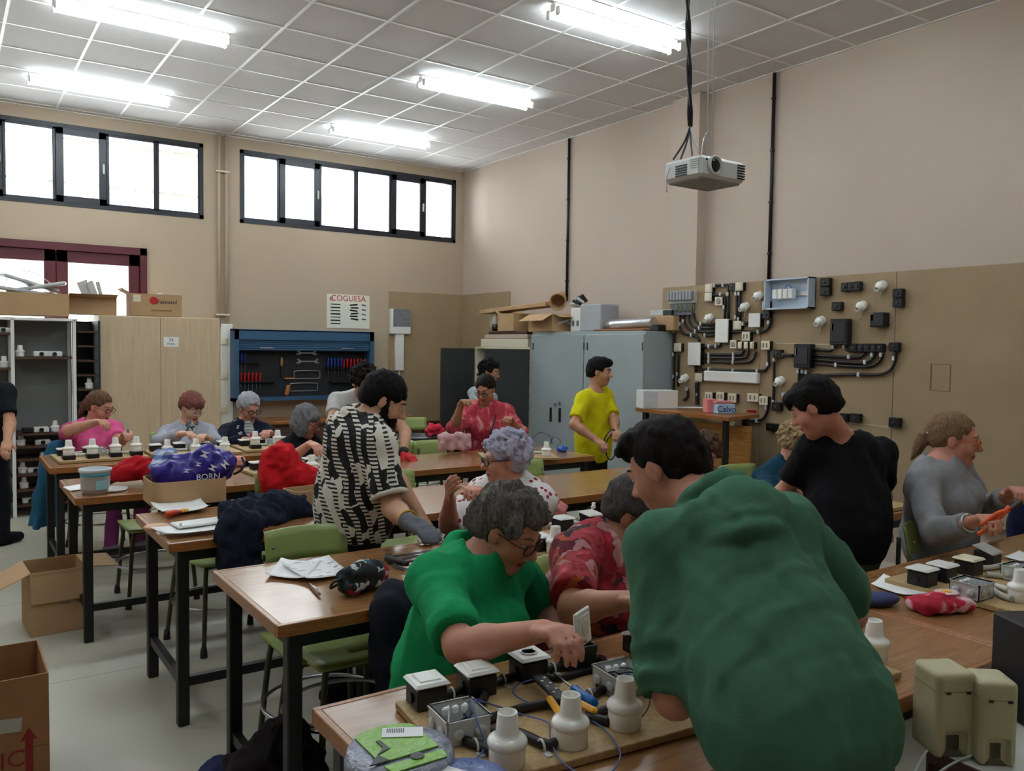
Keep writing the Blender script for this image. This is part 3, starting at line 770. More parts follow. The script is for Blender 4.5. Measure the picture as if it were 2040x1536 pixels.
# ---------------------------------------------------------------- left shelves and cupboard
YS = 8.93; zs_ = at(85, 636, Y=YS)[2]
xa, xb_, xc_ = at(25, 700, Y=YS)[0], at(148, 700, Y=YS)[0], at(196, 700, Y=YS)[0]
sh = thing('open_shelves', 'white framed open shelves with dark wooden boards, at the left edge', 'shelf unit', (xa, YS+.2, 0))
for x in (xa-.62, xa, xb_):
    for y in (YS, YS+.4): MB().box((x, y, zs_/2), (.03, .03, zs_), bev=.003).build('post', MAT_WHITE, sh, True)
MB().box(((xa+xb_)/2-.3, YS+.42, zs_/2), (xb_-xa+.65, .012, zs_)).build('back_panel', M('grey_shelf_back', (132, 134, 132), .7), sh, True)
MB().box(((xa+xb_)/2-.3, YS+.2, zs_), (xb_-xa+.66, .43, .025)).build('top', MAT_WHITE, sh, True)
zl = [at(85, y, Y=YS)[2] for y in (713, 865, 890, 915, 945, 975, 1005, 1030)]
for z in zl: MB().box(((xa+xb_)/2, YS+.2, z), (xb_-xa-.03, .4, .02)).build('board', MAT_SHELFWOOD, sh, True)
for py in (665, 735, 770, 810, 850, 900, 950, 1000): MB().box((xa-.31, YS+.2, at(12, py, Y=YS)[2]), (.59, .4, .02)).build('board', MAT_SHELFWOOD, sh, True)
ds = thing('dark_shelves', 'narrow dark shelving between the white shelves and the pale cupboard', 'shelf unit', (xc_-.12, YS+.25, 0))
xs0, xs1 = xb_+.03, xc_+.02
MB().box(((xs0+xs1)/2, YS+.45, zs_/2), (xs1-xs0, .02, zs_)).build('back_panel', MAT_BLACK, ds, True)
MB().box((xs1-.012, YS+.22, zs_/2), (.02, .45, zs_)).build('side_panel', M('dark_green_steel', (24, 40, 36), .5), ds, True)
for i in range(13): MB().box(((xs0+xs1)/2-.01, YS+.22, .06+i*(zs_-.1)/12.5), (xs1-xs0-.03, .42, .016)).build('board', MAT_SHELFWOOD, ds, True)
YP = 9.0; a, b = at(197, 627, Y=YP), at(438, 640, Y=YP); zp = a[2]
cp = thing('birch_cupboard', 'tall pale birch cupboard with two plain doors and a paper note', 'cupboard', ((a[0]+b[0])/2, YP+.3, 0))
MB().box(((a[0]+b[0])/2, YP+.36, zp/2), (b[0]-a[0], .68, zp), bev=.003).build('carcass', MAT_LIGHTWOOD, cp, True)
xm_ = at(320, 700, Y=YP)[0]
for (p, q) in ((a[0], xm_), (xm_, b[0])): MB().box(((p+q)/2, YP+.009, zp/2+.02), (q-p-.004, .02, zp-.06), bev=.002).build('door', MAT_LIGHTWOOD, cp, True)
p = at(341, 681, Y=YP-.003); no = MB().box(p, (.145, .002, .1)).build('paper_note', MAT_PAPER, cp, True)
text('24', 'lettering', MAT_INK, no, p+np.array((0, -.0025, .018)), RY, .045); text('METAL', 'lettering', MAT_INK, no, p+np.array((0, -.0025, -.022)), RY, .026)
LAMPPROF = [(.035, 0), (.0365, .002), (.037, .036), (.0365, .0375), (.0385, .039), (.041, .044), (.0405, .05), (.037, .0555), (.0295, .059), (.0255, .063), (.0235, .069), (.0205, .104), (.0195, .1065), (.0175, .1065), (.017, .104), (.0165, .06), (.0, .058)]
def lamp_holder(parent, p, sc=1.0, mat=None, black=False, R=None):
    o = MB().lathe([(r*sc, z*sc) for r, z in LAMPPROF], p, R=R, n=22).build('lamp_holder', mat or MAT_PORC, parent, True)
    if black: MB().box(np.array(p)+np.array((0, 0, .016)), (.085, .085, .034), bev=.004).build('base_box', MAT_BLACK, o, True)
    return o
k = 0
JBL = ['white junction box in the middle of the upper white-framed shelf', 'white junction box at the right of the upper white-framed shelf', 'white junction box on the top board of the cut-off bay', 'white junction box in the middle of the topmost dark board row', 'white junction box on the second dark board, right of the middle', 'white junction box near the floor on the lower dark boards', 'white junction box on the fourth dark board, right of its bulb holder', 'white junction box at the right end of the third dark board']
for (px, py, kind) in ((40, 708, 'l'), (82, 709, 'b'), (108, 711, 'b'), (8, 738, 'l'), (6, 665, 'b'), (42, 888, 'l'), (82, 865, 'b'), (110, 862, 'l'), (45, 940, 'l'), (85, 890, 'b'), (48, 965, 'l'), (14, 905, 'l'), (12, 1000, 'l'), (60, 1000, 'b'), (178, 765, 'l'), (70, 945, 'b'), (95, 918, 'b'), (55, 862, 'k')):
    zz = min([z for z in ([at(85, y, Y=YS)[2] for y in (713, 865, 890, 915, 945, 975, 1005)] if px > 25 else [at(12, y, Y=YS)[2] for y in (665, 735, 770, 810, 850, 900, 950, 1000)])], key=lambda z: abs(z-at(px, py, Y=YS)[2]))
    P0 = at(px, py, Y=YS+.1); P0[2] = zz+.011
    if px > 150: P0[2] = .06+8*(zs_-.1)/12.5+.009
    if kind == 'l':
        o = MB().lathe(LAMPPROF, n=14).build('bulb_holder', MAT_PORC, loc=P0); tag(o, ['white bulb holder alone at the left of the upper white-framed shelf', 'white bulb holder left of the frame post, second shelf of the cut-off bay', 'white bulb holder at the left of the board below the grey back panel', 'white bulb holder at the right end of the topmost dark board row', 'white bulb holder on the third dark board from the top, left side', 'white bulb holder on the fourth dark board from the top, left side', 'white bulb holder in the cut-off bay behind the dark-clothed person', 'white bulb holder on the lowest board of the cut-off bay', 'white bulb holder in the narrow dark shelving beside the pale cupboard'][k], 'lamp holder', 'bulb holders stored on the shelves'); k += 1
    else:
        dk = kind == 'k'
        o = MB().box((0, 0, .025), (.13 if not dk else .1, .09, .05), bev=.008).lathe([(.02, 0), (.02, .01)], (0, -.045, .025), R=eul(0, PI/2), n=10, mi=1).build('junction_box', [MAT_BLACK if dk else MAT_WHITE, MAT_BLACK], loc=P0)
        tag(o, ('small black junction box lying on the topmost dark board row' if dk else JBL.pop(0)), 'junction box', 'junction boxes stored on the shelves')
# boxes on top of the shelves and the cupboard
def open_carton(name, lab, x, y, z, dx, dy, dz, rz=0, flaps=(), mat=None, fl=.12, th=.006):
    t = thing(name, lab, 'box', (x, y, z), rz)
    m = mat or MAT_CARD
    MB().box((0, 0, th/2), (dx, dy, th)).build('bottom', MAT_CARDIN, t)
    for (c, d, n) in (((0, -dy/2, dz/2), (dx, th, dz), 'front'), ((0, dy/2, dz/2), (dx, th, dz), 'back'), ((-dx/2, 0, dz/2), (th, dy, dz), 'side'), ((dx/2, 0, dz/2), (th, dy, dz), 'side')):
        MB().box(c, d).build(n+'_wall', m, t)
    for (side, ang) in flaps:      # flap hinged at the rim; angle from standing straight up, + outwards
        a = math.radians(ang); s, c_ = math.sin(a), math.cos(a)
        if side in 'fb':
            sg = -1 if side == 'f' else 1; e = np.array((0, sg*s, c_)); hp = np.array((0, sg*dy/2, dz)); G = [[hp+np.array((u*dx/2, 0, 0))+e*fl*v for v in (0, .5, 1)] for u in (-1, 0, 1)]
        else:
            sg = -1 if side == 'l' else 1; e = np.array((sg*s, 0, c_)); hp = np.array((sg*dx/2, 0, dz)); G = [[hp+np.array((0, u*dy/2, 0))+e*fl*v for v in (0, .5, 1)] for u in (-1, 0, 1)]
        MB().sheet(G, th*.7, smooth=False).build('flap', m, t)
    return t
ztop = zs_+.015
open_carton('cardboard_tray', 'long flat cardboard tray full of grey panels on top of the white shelves', at(35, 625, Y=YS+.2)[0], YS+.22, ztop+.02, .82, .42, .21, 0)
p = at(55, 580, Y=YS+.2)
for i, (dx, rz, ti) in enumerate(((-.1, .1, .12), (.08, -.15, -.2), (.0, .3, .25))):
    o = MB().box((0, 0, 0), (.5, .26, .035), eul(rz, .05, ti), bev=.01).build('plastic_sheet', MAT_GREYP, loc=(p[0]+dx, YS+.22, ztop+.26+.035*i)); tag(o, ['lowest grey plastic panel lying in the cardboard tray', 'middle grey plastic panel tilted in the cardboard tray', 'uppermost grey plastic panel sticking out of the cardboard tray'][i], 'panel', 'panels in the tray')
q = thing('bent_wire', 'thin bent wire arching over the cardboard tray', 'wire', (p[0], YS+.2, ztop+.25))
MB().tube(smooth_path([at(2, 575, Y=YS+.2), at(25, 545, Y=YS+.2), at(60, 541, Y=YS+.2), at(95, 560, Y=YS+.2), at(112, 580, Y=YS+.2)], 6), .004, 6).build('wire', MAT_GREYP, q, True)
b0 = at(190, 605, Y=YP+.25)
open_carton('cardboard_box', 'open cardboard box with flaps out and grey strips in it, on the cupboard', b0[0]-.02, YP+.3, zp+.005, .42, .34, .17, -.1, (('f', 80), ('l', 70), ('r', 30)), fl=.15)
for i in range(3):
    pp = at(178+i*12, 560, Y=YP+.3); o = MB().box((0, 0, .0), (.1-.03*i, .02, .3), eul(.3*i, .1, -.4), bev=.004).build('plastic_strip', MAT_GREYP, loc=(b0[0]-.06+.06*i, YP+.3, zp+.2)); tag(o, ['wide grey plastic strip standing in the open box on the cupboard', 'middle grey plastic strip leaning in the open box on the cupboard', 'narrow grey plastic strip leaning in the open box on the cupboard'][i], 'strip', 'strips in the open box')
b1a, b1b = at(262, 624, Y=YP+.03), at(362, 624, Y=YP+.03)
fx = open_carton('printed_carton', 'small open carton printed with a red disc and black lettering', (b1a[0]+b1b[0])/2, YP+.17, zp+.005, b1b[0]-b1a[0], .28, at(310, 587, Y=YP+.03)[2]-zp, 0, (('l', 60),), fl=.1)
cx = (b1a[0]+b1b[0])/2
MB().lathe([(.04, 0), (.04, .002)], at(306, 599, Y=YP+.03)+np.array((0, -.005, 0)), R=eul(0, PI/2), n=18).build('red_disc', MAT_RED, fx, True)
text('Famatel', 'lettering', MAT_INK, fx, at(333, 602, Y=YP+.026), RY, .062)
MB().box(at(322, 619, Y=YP+.026), (.2, .002, .014)).build('small_print', M('print_brown', (140, 105, 70), .8), fx, True)
MB().box(at(273, 594, Y=YP+.026), (.07, .002, .07)).build('clear_tape', MAT_CREAM, fx, True)
for i in range(5):
    o = MB().box((0, 0, 0), (.2, .08, .05), eul(random.uniform(-.6, .6), random.uniform(-.3, .3), random.uniform(-.35, .35)), bev=.01).build('spare_part', MAT_GREYP, loc=(cx-.12+.06*i, YP+.17, fx.location[2]+.15+.02*(i % 3))); tag(o, ORD[i]+' pale grey spare part from the left in the printed carton', 'spare part', 'spare parts in the printed carton')
# ---------------------------------------------------------------- cabinets on the right
XC = 5.6
ya, yb2 = at(1058, 662, X=XC)[1], at(1284, 657, X=XC)[1]; zc = at(1170, 660, X=XC)[2]
gc = thing('steel_cabinet', 'large light grey steel cabinet with two double doors against the right wall', 'cabinet', (XC+.26, (ya+yb2)/2, 0))
MB().box((XC+.205, (ya+yb2)/2, zc/2), (.37, ya-yb2, zc), bev=.004).build('carcass', MAT_GREYCAB, gc, True)
ym = at(1163, 700, X=XC)[1]
for (p, q) in ((ya, ym), (ym, yb2)):
    do = MB().box((XC+.008, (p+q)/2, zc/2), (.022, p-q-.012, zc-.07), bev=.004).build('door', MAT_GREYCAB, gc, True)
for (px, py, dz, m) in ((1097, 826, .16, MAT_BLACK), (1115, 827, .16, MAT_BLACK), (1226, 838, .16, MAT_BLACK)):
    hp = at(px, py, X=XC-.01); MB().box(hp, (.02, .03, dz), bev=.006).build('handle', m, gc, True)
for (px, py) in ((1106, 806), (1115, 803), (1228, 813)): MB().box(at(px, py, X=XC-.006), (.012, .035, .04), bev=.004).build('lock', MAT_STEEL, gc, True)
for (px, py) in ((1163, 690), (1170, 690), (1062, 690), (1280, 690)): MB().box(at(px, py, X=XC-.006), (.008, .012, .08)).build('hinge', MAT_DARKCAB, gc, True)
# dark open cabinet
yd0, yd1 = ya+.02, 9.0; zd = at(960, 691, X=5.5)[2]
dc = thing('dark_cabinet', 'dark grey steel cabinet standing open beside the light grey one', 'cabinet', (XC+.26, (yd0+yd1)/2, 0))
cb = MB(); xm2 = XC+.265
for y in (yd0+.01, yd1-.01): cb.box((xm2, y, zd/2), (.5, .02, zd))
cb.box((xm2, (yd0+yd1)/2, zd-.01), (.5, yd1-yd0, .02)); cb.box((xm2, (yd0+yd1)/2, .05), (.5, yd1-yd0, .1)); cb.box((xm2+.24, (yd0+yd1)/2, zd/2), (.02, yd1-yd0, zd))
cb.build('carcass', MAT_CREAM, dc, True)
for z in (.5, .9, 1.3): MB().box((xm2, (yd0+yd1)/2, z), (.48, yd1-yd0-.04, .02)).build('shelf', MAT_DARKCAB, dc, True)
def leaf(hy, ex, ey):
    a, b = np.array((XC, hy)), np.array((ex, ey)); m = (a+b)/2; ang = math.atan2(b[1]-a[1], b[0]-a[0]); L = np.linalg.norm(b-a)
    return MB().box((m[0], m[1], zd/2+.02), (L, .022, zd-.08), eul(ang), bev=.004).build('door', MAT_DARKCAB, dc, True)
leaf(yd1, 5.12, 9.02); lf = leaf(yd0+.01, 5.06, yd0+.12)
for i in range(22):
    z = .5+i*.05; MB().box((XC+.01, yd0+.035, z), (.012, .03, .02+.012*(i % 3))).build('hinge_label', MAT_WHITE if i % 3 else MAT_RED, dc, True)
bx = at(965, 735, X=5.8); o = MB().box((0, 0, .12), (.3, .5, .24), bev=.01).build('storage_bin', M('blue_bin', (70, 92, 130), .6, var=(30, .2)), loc=(5.85, 8.55, 1.31)); tag(o, 'blue bin on the top shelf inside the open dark cabinet', 'bin')
# drawer tray and boards on the dark cabinet
for i, (dz, m, lab) in enumerate(((.1, MAT_CREAM, 'cream flat drawer unit lying on the open dark cabinet'), (.05, M('striped_carton', (196, 176, 160), .7), 'flat striped carton second from the top on the dark cabinet'), (.035, MAT_SHELFWOOD, 'dark wooden board topmost of the pile on the dark cabinet'))):
    o = MB().box((0, 0, dz/2), (.5, 1.02-.1*i, dz), bev=.004).build(['drawer_unit', 'flat_carton', 'wooden_board'][i], m, loc=(XC+.27, yd0+.58-.04*i, zd+.002+[0, .102, .154][i])); tag(o, lab, ['drawer unit', 'carton', 'board'][i])
zt2 = zd+.195
b = thing('bottle', 'clear plastic bottle half full of dark liquid on the dark cabinet', 'bottle', (XC+.12, yd0+.9, zt2))
MB().lathe([(.05, 0), (.05, .15), (.02, .21), (.016, .24)], n=14).build('shell', M('cloudy_plastic', (196, 190, 170), .3), b)
MB().lathe([(.051, .004), (.051, .09)], n=14).build('liquid', M('dark_oil', (34, 24, 16), .2), b)
b = thing('demijohn', 'round pale glass jug behind the bottle on the dark cabinet', 'jug', (XC+.2, yd0+1.0, zt2))
MB().lathe([(.08, 0), (.1, .08), (.08, .17), (.025, .23), (.02, .28)], n=16).build('body', M('pale_glass', (176, 172, 150), .2), b)
MB().lathe([(.022, .28), (.022, .3)], n=10).build('cap', MAT_CREAM, b)
open_carton('cardboard_box', 'cardboard carton with a dark open side on the dark cabinet', XC+.22, yd0+.52, zt2, .34, .42, .21, PI/2, (('r', 60),))
MB_r = eul(PI/2)
open_carton('cardboard_box', 'crumpled open carton with hanging flaps at the end of the grey cabinet', XC+.22, ya-.18, zc+.003, .5, .42, .2, PI/2-.06, (('f', 150), ('l', 105), ('r', 110), ('b', 120)), fl=.16)
ls = thing('long_carton', 'long flattened carton lying across the boxes on the cabinets', 'carton', (XC+.25, ya+.2, zc+.33))
p0, p1 = at(968, 622, X=5.75), at(1100, 606, X=5.75)
R_ = frame_of(p1-p0)
MB().box((p0+p1)/2, (.2, .05, np.linalg.norm(p1-p0)), R_, bev=.004).build('sleeve', MAT_CARD, ls, True)
q0 = at(1112, 598, X=5.75)
MB().lathe([(.09, -.1), (.1, .05), (.1, .1), (.085, .1), (.08, -.09)], q0, R=frame_of((-.6, -.7, -.25)), n=14).build('cardboard_tube', MAT_CARD, ls, True)
# things on the grey cabinet
def atc(px, py): p = at(px, py, X=XC+.2); return p
def heap(name, lab, cat, px0, px1, py, h, mat, dep=.26, bev=.01, rz=0, grp=None):
    a, b = atc(px0, py), atc(px1, py); L = abs(a[1]-b[1])
    o = MB().box((0, 0, h/2), (dep, L, h), bev=bev).build(name, mat, loc=(XC+.25, (a[1]+b[1])/2, zc+.003), rz=rz); tag(o, lab, cat, grp); return o
heap('grey_file_box', 'light grey cardboard box in the middle of the grey cabinet top', 'box', 1166, 1208, 640, .29, M('grey_card', (168, 172, 176), .7))
pb = heap('white_poster_box', 'white box with printed squares leaning left of the grey one', 'box', 1143, 1164, 640, .26, MAT_WHITE, .2)
for s in (0, 1): MB().box((-.102, .04-.08*s, .09), (.003, .04, .06)).build('printed_square', M('print_grey', (110, 112, 116), .7), pb)
p = atc(1150, 617)
for i in range(4):
    o = MB().box((0, 0, 0), (.12, .1, .03), eul(i*.5, .3*i, .2), bev=.008).build('scrap_part', MAT_BLACK if i % 2 else MAT_GREYP, loc=(XC+.22, p[1]+.05-.035*i, zc+.3+.02*i)); tag(o, ['grey scrap piece at the left of the pile in the printed box', 'black scrap piece second from left in the printed box', 'grey scrap piece second from right in the printed box', 'black scrap piece at the right of the pile in the printed box'][i], 'scrap', 'scrap in the printed box')
fb = thing('foil_roll', 'long silvery foil-wrapped bundle on the grey cabinet', 'roll', (XC+.2, atc(1265, 650)[1], zc+.06))
a, b = atc(1205, 652), atc(1302, 646)
MB().lathe([(.05, -.5*np.linalg.norm(b-a)), (.055, -.2), (.05, .1), (.052, .5*np.linalg.norm(b-a))], (a+b)/2+np.array((0, 0, .02)), R=frame_of(b-a), n=12).build('bundle', M('silver_foil', (206, 208, 210), .3, .8, bump=(30, .8)), fb, True)
o = heap('wooden_plank', 'thin brown plank under the foil bundle on the grey cabinet', 'plank', 1200, 1300, 655, .02, MAT_EDGE, .36)
heap('brown_carton', 'brown flat carton behind the foil bundle on the grey cabinet', 'carton', 1285, 1330, 640, .15, MAT_CARD, .2).location[0] = XC+.38
p = atc(1296, 627); o = MB().box((0, 0, .03), (.1, .3, .06), bev=.006).box((0, -.1, .03), (.104, .12, .05), mi=1).build('tool_case', [MAT_GREYP, MAT_BLACK], loc=(XC+.38, atc(1296, 627)[1], zc+.155)); tag(o, 'slim grey and black packet on top of the brown carton', 'packet')
o = heap('cable_scrap', 'small dark tangle of parts at the right end of the grey cabinet', 'scrap', 1296, 1315, 648, .06, MAT_BLACK, .15)
o = heap('timber_offcut', 'dark timber offcut lying before the crumpled carton', 'offcut', 1076, 1110, 650, .03, MAT_SHELFWOOD, .2)
for i in range(4):
    pp = atc(1112+i*7, 645-2*i); o = MB().box((0, 0, 0), (.03, .22, .03), eul(.4*i, .3-.2*i), bev=.004).build('metal_offcut', MAT_GREYP, loc=(XC+.15, pp[1], zc+.03+.03*i)); tag(o, ORD[i]+' grey metal offcut from the left beside the white printed box', 'offcut', 'metal offcuts on the cabinet')

# ---------------------------------------------------------------- right wall: black conduits, training panel
def wall_conduit(pxt, pyt, pyb, lab):
    a = at(pxt, pyt, X=XR-.02); zb_ = at(pxt-4, pyb, X=XR-.02)[2]
    t = thing('wall_conduit', lab, 'conduit', (XR, a[1], zb_))
    MB().tube([(XR-.02, a[1], zb_), (XR-.02, a[1], HC-.005)], .016, 8).build('tube', MAT_BLACK, t, True)
    for i in range(4): MB().box((XR-.022, a[1], zb_+(HC-zb_)*(i+.5)/4), (.04, .03, .022), bev=.004).build('clip', MAT_BLACK, t, True)
wall_conduit(1134, 285, 600, 'black vertical conduit on the right wall above the cabinets')
wall_conduit(1543, 150, 556, 'black vertical conduit on the right wall above the training panel')
XP = XR-.145
tp = thing('wiring_training_panel', 'large brown wall panel mounted with black conduits, sockets and lamp holders', 'training panel', (XR, 4.2, .45))
ys = [at(1340, 600, X=XR)[1], at(1538, 600, X=XR)[1], at(1806, 600, X=XR)[1], 2.5, 1.3]; zp1 = at(1640, 551, X=XP)[2]
for i in range(4): MB().box((XP+.01, (ys[i]+ys[i+1])/2, (zp1+.45)/2), (.02, ys[i]-ys[i+1]-.004, zp1-.45), bev=.002).build('backing_board', MAT_MDF, tp, True)
for i in range(5):
    for z in (.7, zp1-.3): MB().box((XR-.062, ys[0]-.1-i*.9 if i else ys[0]-.04, z), (.12, .06, .12)).build('batten', MAT_SHELFWOOD, tp, True)
def onp(px, py, off=0): p = at(px, py, X=XP-off); return np.array((XP-off, p[1], p[2]))
def dev(px, py, wpx, hpx, mat, name, dep=.045, base=True, face=None):
    p = onp(px, py, dep); a, b = onp(px-wpx/2, py, dep), onp(px+wpx/2, py, dep); W = abs(a[1]-b[1]); H = abs(onp(px, py-hpx/2, dep)[2]-onp(px, py+hpx/2, dep)[2])
    if base:
        o = MB().box((XP-.006, p[1], p[2]), (.014, W, H), bev=.003)
        o = MB().box((XP-dep+.006, p[1], p[2]), (.012, W, H), bev=.004).build(name, mat, tp, True)
        MB().box((XP-dep/2+.006, p[1]-.006, p[2]), (dep-.012, W*.92, H*.92)).build('back_box', MAT_BLACK, o, True)
    else: o = MB().box((XP-dep/2, p[1], p[2]), (dep, W, H), bev=.006).build(name, mat, tp, True)
    xf = XP-dep-.002
    if face == 'socket':
        MB().lathe([(W*.3, 0), (W*.3, .003), (W*.2, .003)], (xf, p[1], p[2]), R=eul(0, 0, -PI/2), n=14).build('socket_well', M('socket_grey', (150, 148, 140), .5), o, True)
    if face == 'double':
        for s in (-1, 1): MB().box((xf, p[1]+s*W*.2, p[2]), (.004, W*.12, H*.5)).build('rocker', M('rocker_grey', (120, 116, 106), .5), o, True)
    if face == 'switch': MB().box((xf, p[1], p[2]), (.006, W*.7, H*.7), bev=.002).build('rocker', MAT_CREAM, o, True)
    return o
for (x, y, w_, h, f) in ((1411, 574, 14, 17, 'switch'), (1410, 592, 14, 17, 'switch'), (1431, 600, 15, 17, 'socket'), (1471, 571, 16, 17, 'switch'), (1525, 609, 15, 18, 'socket'), (1468, 648, 15, 17, 'switch'),
        (1349, 692, 14, 17, 'switch'), (1485, 670, 16, 18, 'double'), (1460, 686, 13, 17, 'socket'), (1473, 688, 8, 14, 'switch'), (1485, 688, 8, 14, 'switch'), (1497, 688, 8, 14, 'switch'), (1524, 688, 17, 18, 'double'),
        (1391, 752, 14, 17, 'switch'), (1411, 790, 15, 18, 'double'), (1434, 790, 15, 18, 'double'), (1458, 793, 16, 18, 'double'), (1499, 792, 22, 17, 'double'), (1520, 798, 17, 18, 'double'), (1470, 886, 15, 18, 'double')):
    dev(x, y, w_, h, MAT_CREAM, 'socket_plate', .045, True, f)
for (x, y, w_, h) in ((1437, 659, 26, 47), (1382, 705, 25, 45), (1502, 638, 23, 28)): dev(x, y, w_, h, MAT_WHITE, 'junction_box_cover', .06, True)
for (x, y, w_, h) in ((1642, 562, 19, 17), (1642, 580, 19, 17), (1681, 572, 14, 18), (1694, 571, 13, 18), (1706, 570, 13, 19), (1787, 584, 20, 18), (1787, 603, 20, 18), (1665, 610, 19, 17), (1525, 627, 15, 17), (1458, 571, 13, 15),
        (1700, 693, 13, 17), (1713, 693, 13, 17), (1726, 693, 13, 17), (1739, 693, 13, 17), (1752, 693, 13, 17), (1779, 691, 20, 18), (1547, 705, 17, 17), (1545, 810, 18, 18), (1535, 851, 20, 15), (1702, 833, 20, 18), (1678, 832, 17, 17), (1780, 842, 22, 20)):
    o = dev(x, y, w_, h, MAT_BLACK, 'switch_box', .05, False)
    p = onp(x, y, .052); MB().lathe([(.012, 0), (.012, .004), (.006, .004)], p, R=eul(0, 0, -PI/2), n=8).build('knockout', MAT_DARKCAB, o, True)
for (x, y, w_, h) in ((1747, 637, 30, 29), (1670, 661, 35, 52), (1597, 709, 33, 48)):
    o = dev(x, y, w_, h, MAT_BLACK, 'junction_box', .07, False); p = onp(x, y, .071)
    MB().box(p, (.008, .12*w_/33, .16*h/50), bev=.004).build('lid', M('dark_slate_plastic', (32, 35, 42), .4), o, True)
    MB().box(onp(x-w_*.33, y-h*.18, .073), (.004, .022, .06)).build('sticker', M('grey_sticker', (150, 146, 140), .6), o, True)
RXL = frame_of((-1, 0, 0))
for (x, y) in ((1515, 587), (1488, 609), (1417, 631), (1368, 751), (1760, 567), (1721, 607), (1639, 637), (1558, 756)):
    p = onp(x, y); lamp_holder(tp, p, 1.0, R=frame_of((-.92, -.02, -.38)))
    MB().tube([p+np.array((-.015, 0, -.03)), p+np.array((-.012, .02, -.12))], .004, 5).build('flex', MAT_GREYP, tp, True)
en = onp(1580, 586); a, b = onp(1536, 600), onp(1624, 600); H = onp(1580, 553)[2]-onp(1580, 614)[2]; W = abs(a[1]-b[1])
e = MB()
e.box((XP-.005, en[1], en[2]), (.01, W, H))
for s in (-1, 1): e.box((XP-.05, en[1]+s*(W/2-.006), en[2]), (.1, .012, H)); e.box((XP-.05, en[1], en[2]+s*(H/2-.006)), (.1, W, .012))
eo = e.build('fuse_enclosure', M('pale_blue_plastic', (186, 200, 216), .4), tp, True)
MB().box((XP-.02, en[1], en[2]), (.012, W*.86, .035)).build('mounting_rail', MAT_STEEL, eo, True)
for i in range(4): MB().box((XP-.05, en[1]+W*(.3-.12*i), en[2]), (.06, W*.1, .085), bev=.006).build('circuit_breaker', MAT_WHITE, eo, True)
MB().tube(smooth_path([onp(1560, 590, .03), onp(1566, 570, .05), onp(1576, 572, .05), onp(1572, 590, .03)], 5), .004, 5).build('blue_wire', MAT_BLUE, eo, True)
rl = onp(1362, 592); a, b = onp(1337, 592), onp(1389, 592); W = abs(a[1]-b[1])
ro = MB().box((XP-.015, rl[1], rl[2]), (.03, W, .12)).build('terminal_rail', MAT_GREYP, tp, True)
for i in range(8): MB().box((XP-.05, rl[1]+W*(.42-.12*i), rl[2]+.01), (.05, W*.1, .09), bev=.005).build('circuit_breaker', M('breaker_grey', (150, 152, 158), .4), ro, True)
MB().box((XP-.02, rl[1], rl[2]-.12), (.03, W*.85, .11)).build('wire_duct', M('violet_grey', (104, 100, 112), .6), tp, True)
for i in range(5): MB().tube(smooth_path([onp(1345+i*9, 607, .03), onp(1350+i*8, 614+2*(i % 2), .06), onp(1344+i*10, 622, .03)], 4), .005, 5).build('green_wire', M('green_yellow_wire', (120, 150, 60), .5), tp, True)
MB().box((XP-.025, onp(1460, 751)[1], onp(1460, 751)[2]), (.05, abs(onp(1407, 751)[1]-onp(1515, 751)[1]), .1), bev=.01).build('batten_light', MAT_WHITE, tp, True)
CLIP = []
def pipe(pts, r=.013, clips=()):
    P = [onp(x, y, .022) for x, y in pts]
    o = MB().tube(smooth_path(P, 5), r, 7).build('conduit', M('black_conduit', (26, 22, 22), .4), tp, True)
    for (x, y) in clips: MB().box(onp(x, y, .022), (.036, .022, .036), bev=.004).build('clip', MAT_GREYP, tp, True)
pipe([(1343, 625), (1343, 700), (1342, 790)], clips=[(1343, 660), (1342, 706), (1342, 750)])
pipe([(1351, 706), (1351, 770)], clips=[(1350, 745)])
pipe([(1354, 625), (1354, 650), (1362, 664), (1378, 668), (1390, 672), (1394, 680)], clips=[(1354, 646), (1378, 668)])
pipe([(1362, 625), (1363, 642), (1372, 656), (1390, 660), (1424, 661)], clips=[(1362, 640), (1386, 660)])
pipe([(1371, 625), (1374, 642), (1384, 652), (1424, 653)], clips=[(1394, 653)])
pipe([(1381, 625), (1385, 640), (1396, 645), (1424, 646)], clips=[(1397, 645)])
pipe([(1400, 668), (1424, 668)], clips=[(1405, 668)])
pipe([(1419, 569), (1443, 568), (1451, 575), (1451, 635)], clips=[(1424, 569), (1441, 568), (1451, 586)])
pipe([(1420, 588), (1438, 588), (1444, 596), (1444, 635)], clips=[(1436, 586), (1443, 612)])
pipe([(1468, 580), (1468, 640)], clips=[(1467, 585), (1466, 632)]); pipe([(1474, 580), (1474, 640)], clips=[(1473, 585), (1472, 636)])
pipe([(1477, 645), (1490, 643)], clips=[(1481, 645)])
pipe([(1451, 661), (1510, 661), (1527, 657), (1535, 645), (1535, 632)], clips=[(1511, 661), (1532, 643)])
pipe([(1397, 691), (1430, 690), (1437, 684)], clips=[(1413, 690), (1427, 690)])
pipe([(1397, 706), (1470, 706), (1480, 702), (1482, 698)], clips=[(1413, 706), (1462, 706)])
pipe([(1397, 712), (1475, 713), (1489, 708), (1492, 698)], clips=[(1413, 712), (1462, 714)])
pipe([(1397, 720), (1480, 722), (1500, 716), (1506, 700)], clips=[(1413, 720), (1461, 722)])
pipe([(1393, 731), (1400, 736), (1510, 738), (1526, 736), (1531, 725), (1531, 698)], clips=[(1413, 735), (1461, 738), (1509, 739), (1530, 725)])
pipe([(1386, 728), (1386, 742)]); pipe([(1388, 762), (1389, 790), (1389, 806)], r=.02, clips=[(1389, 786)])
pipe([(1369, 772), (1370, 790), (1362, 797)], clips=[(1369, 775)])
pipe([(1542, 715), (1542, 760), (1541, 800)], clips=[(1543, 716), (1541, 801)])
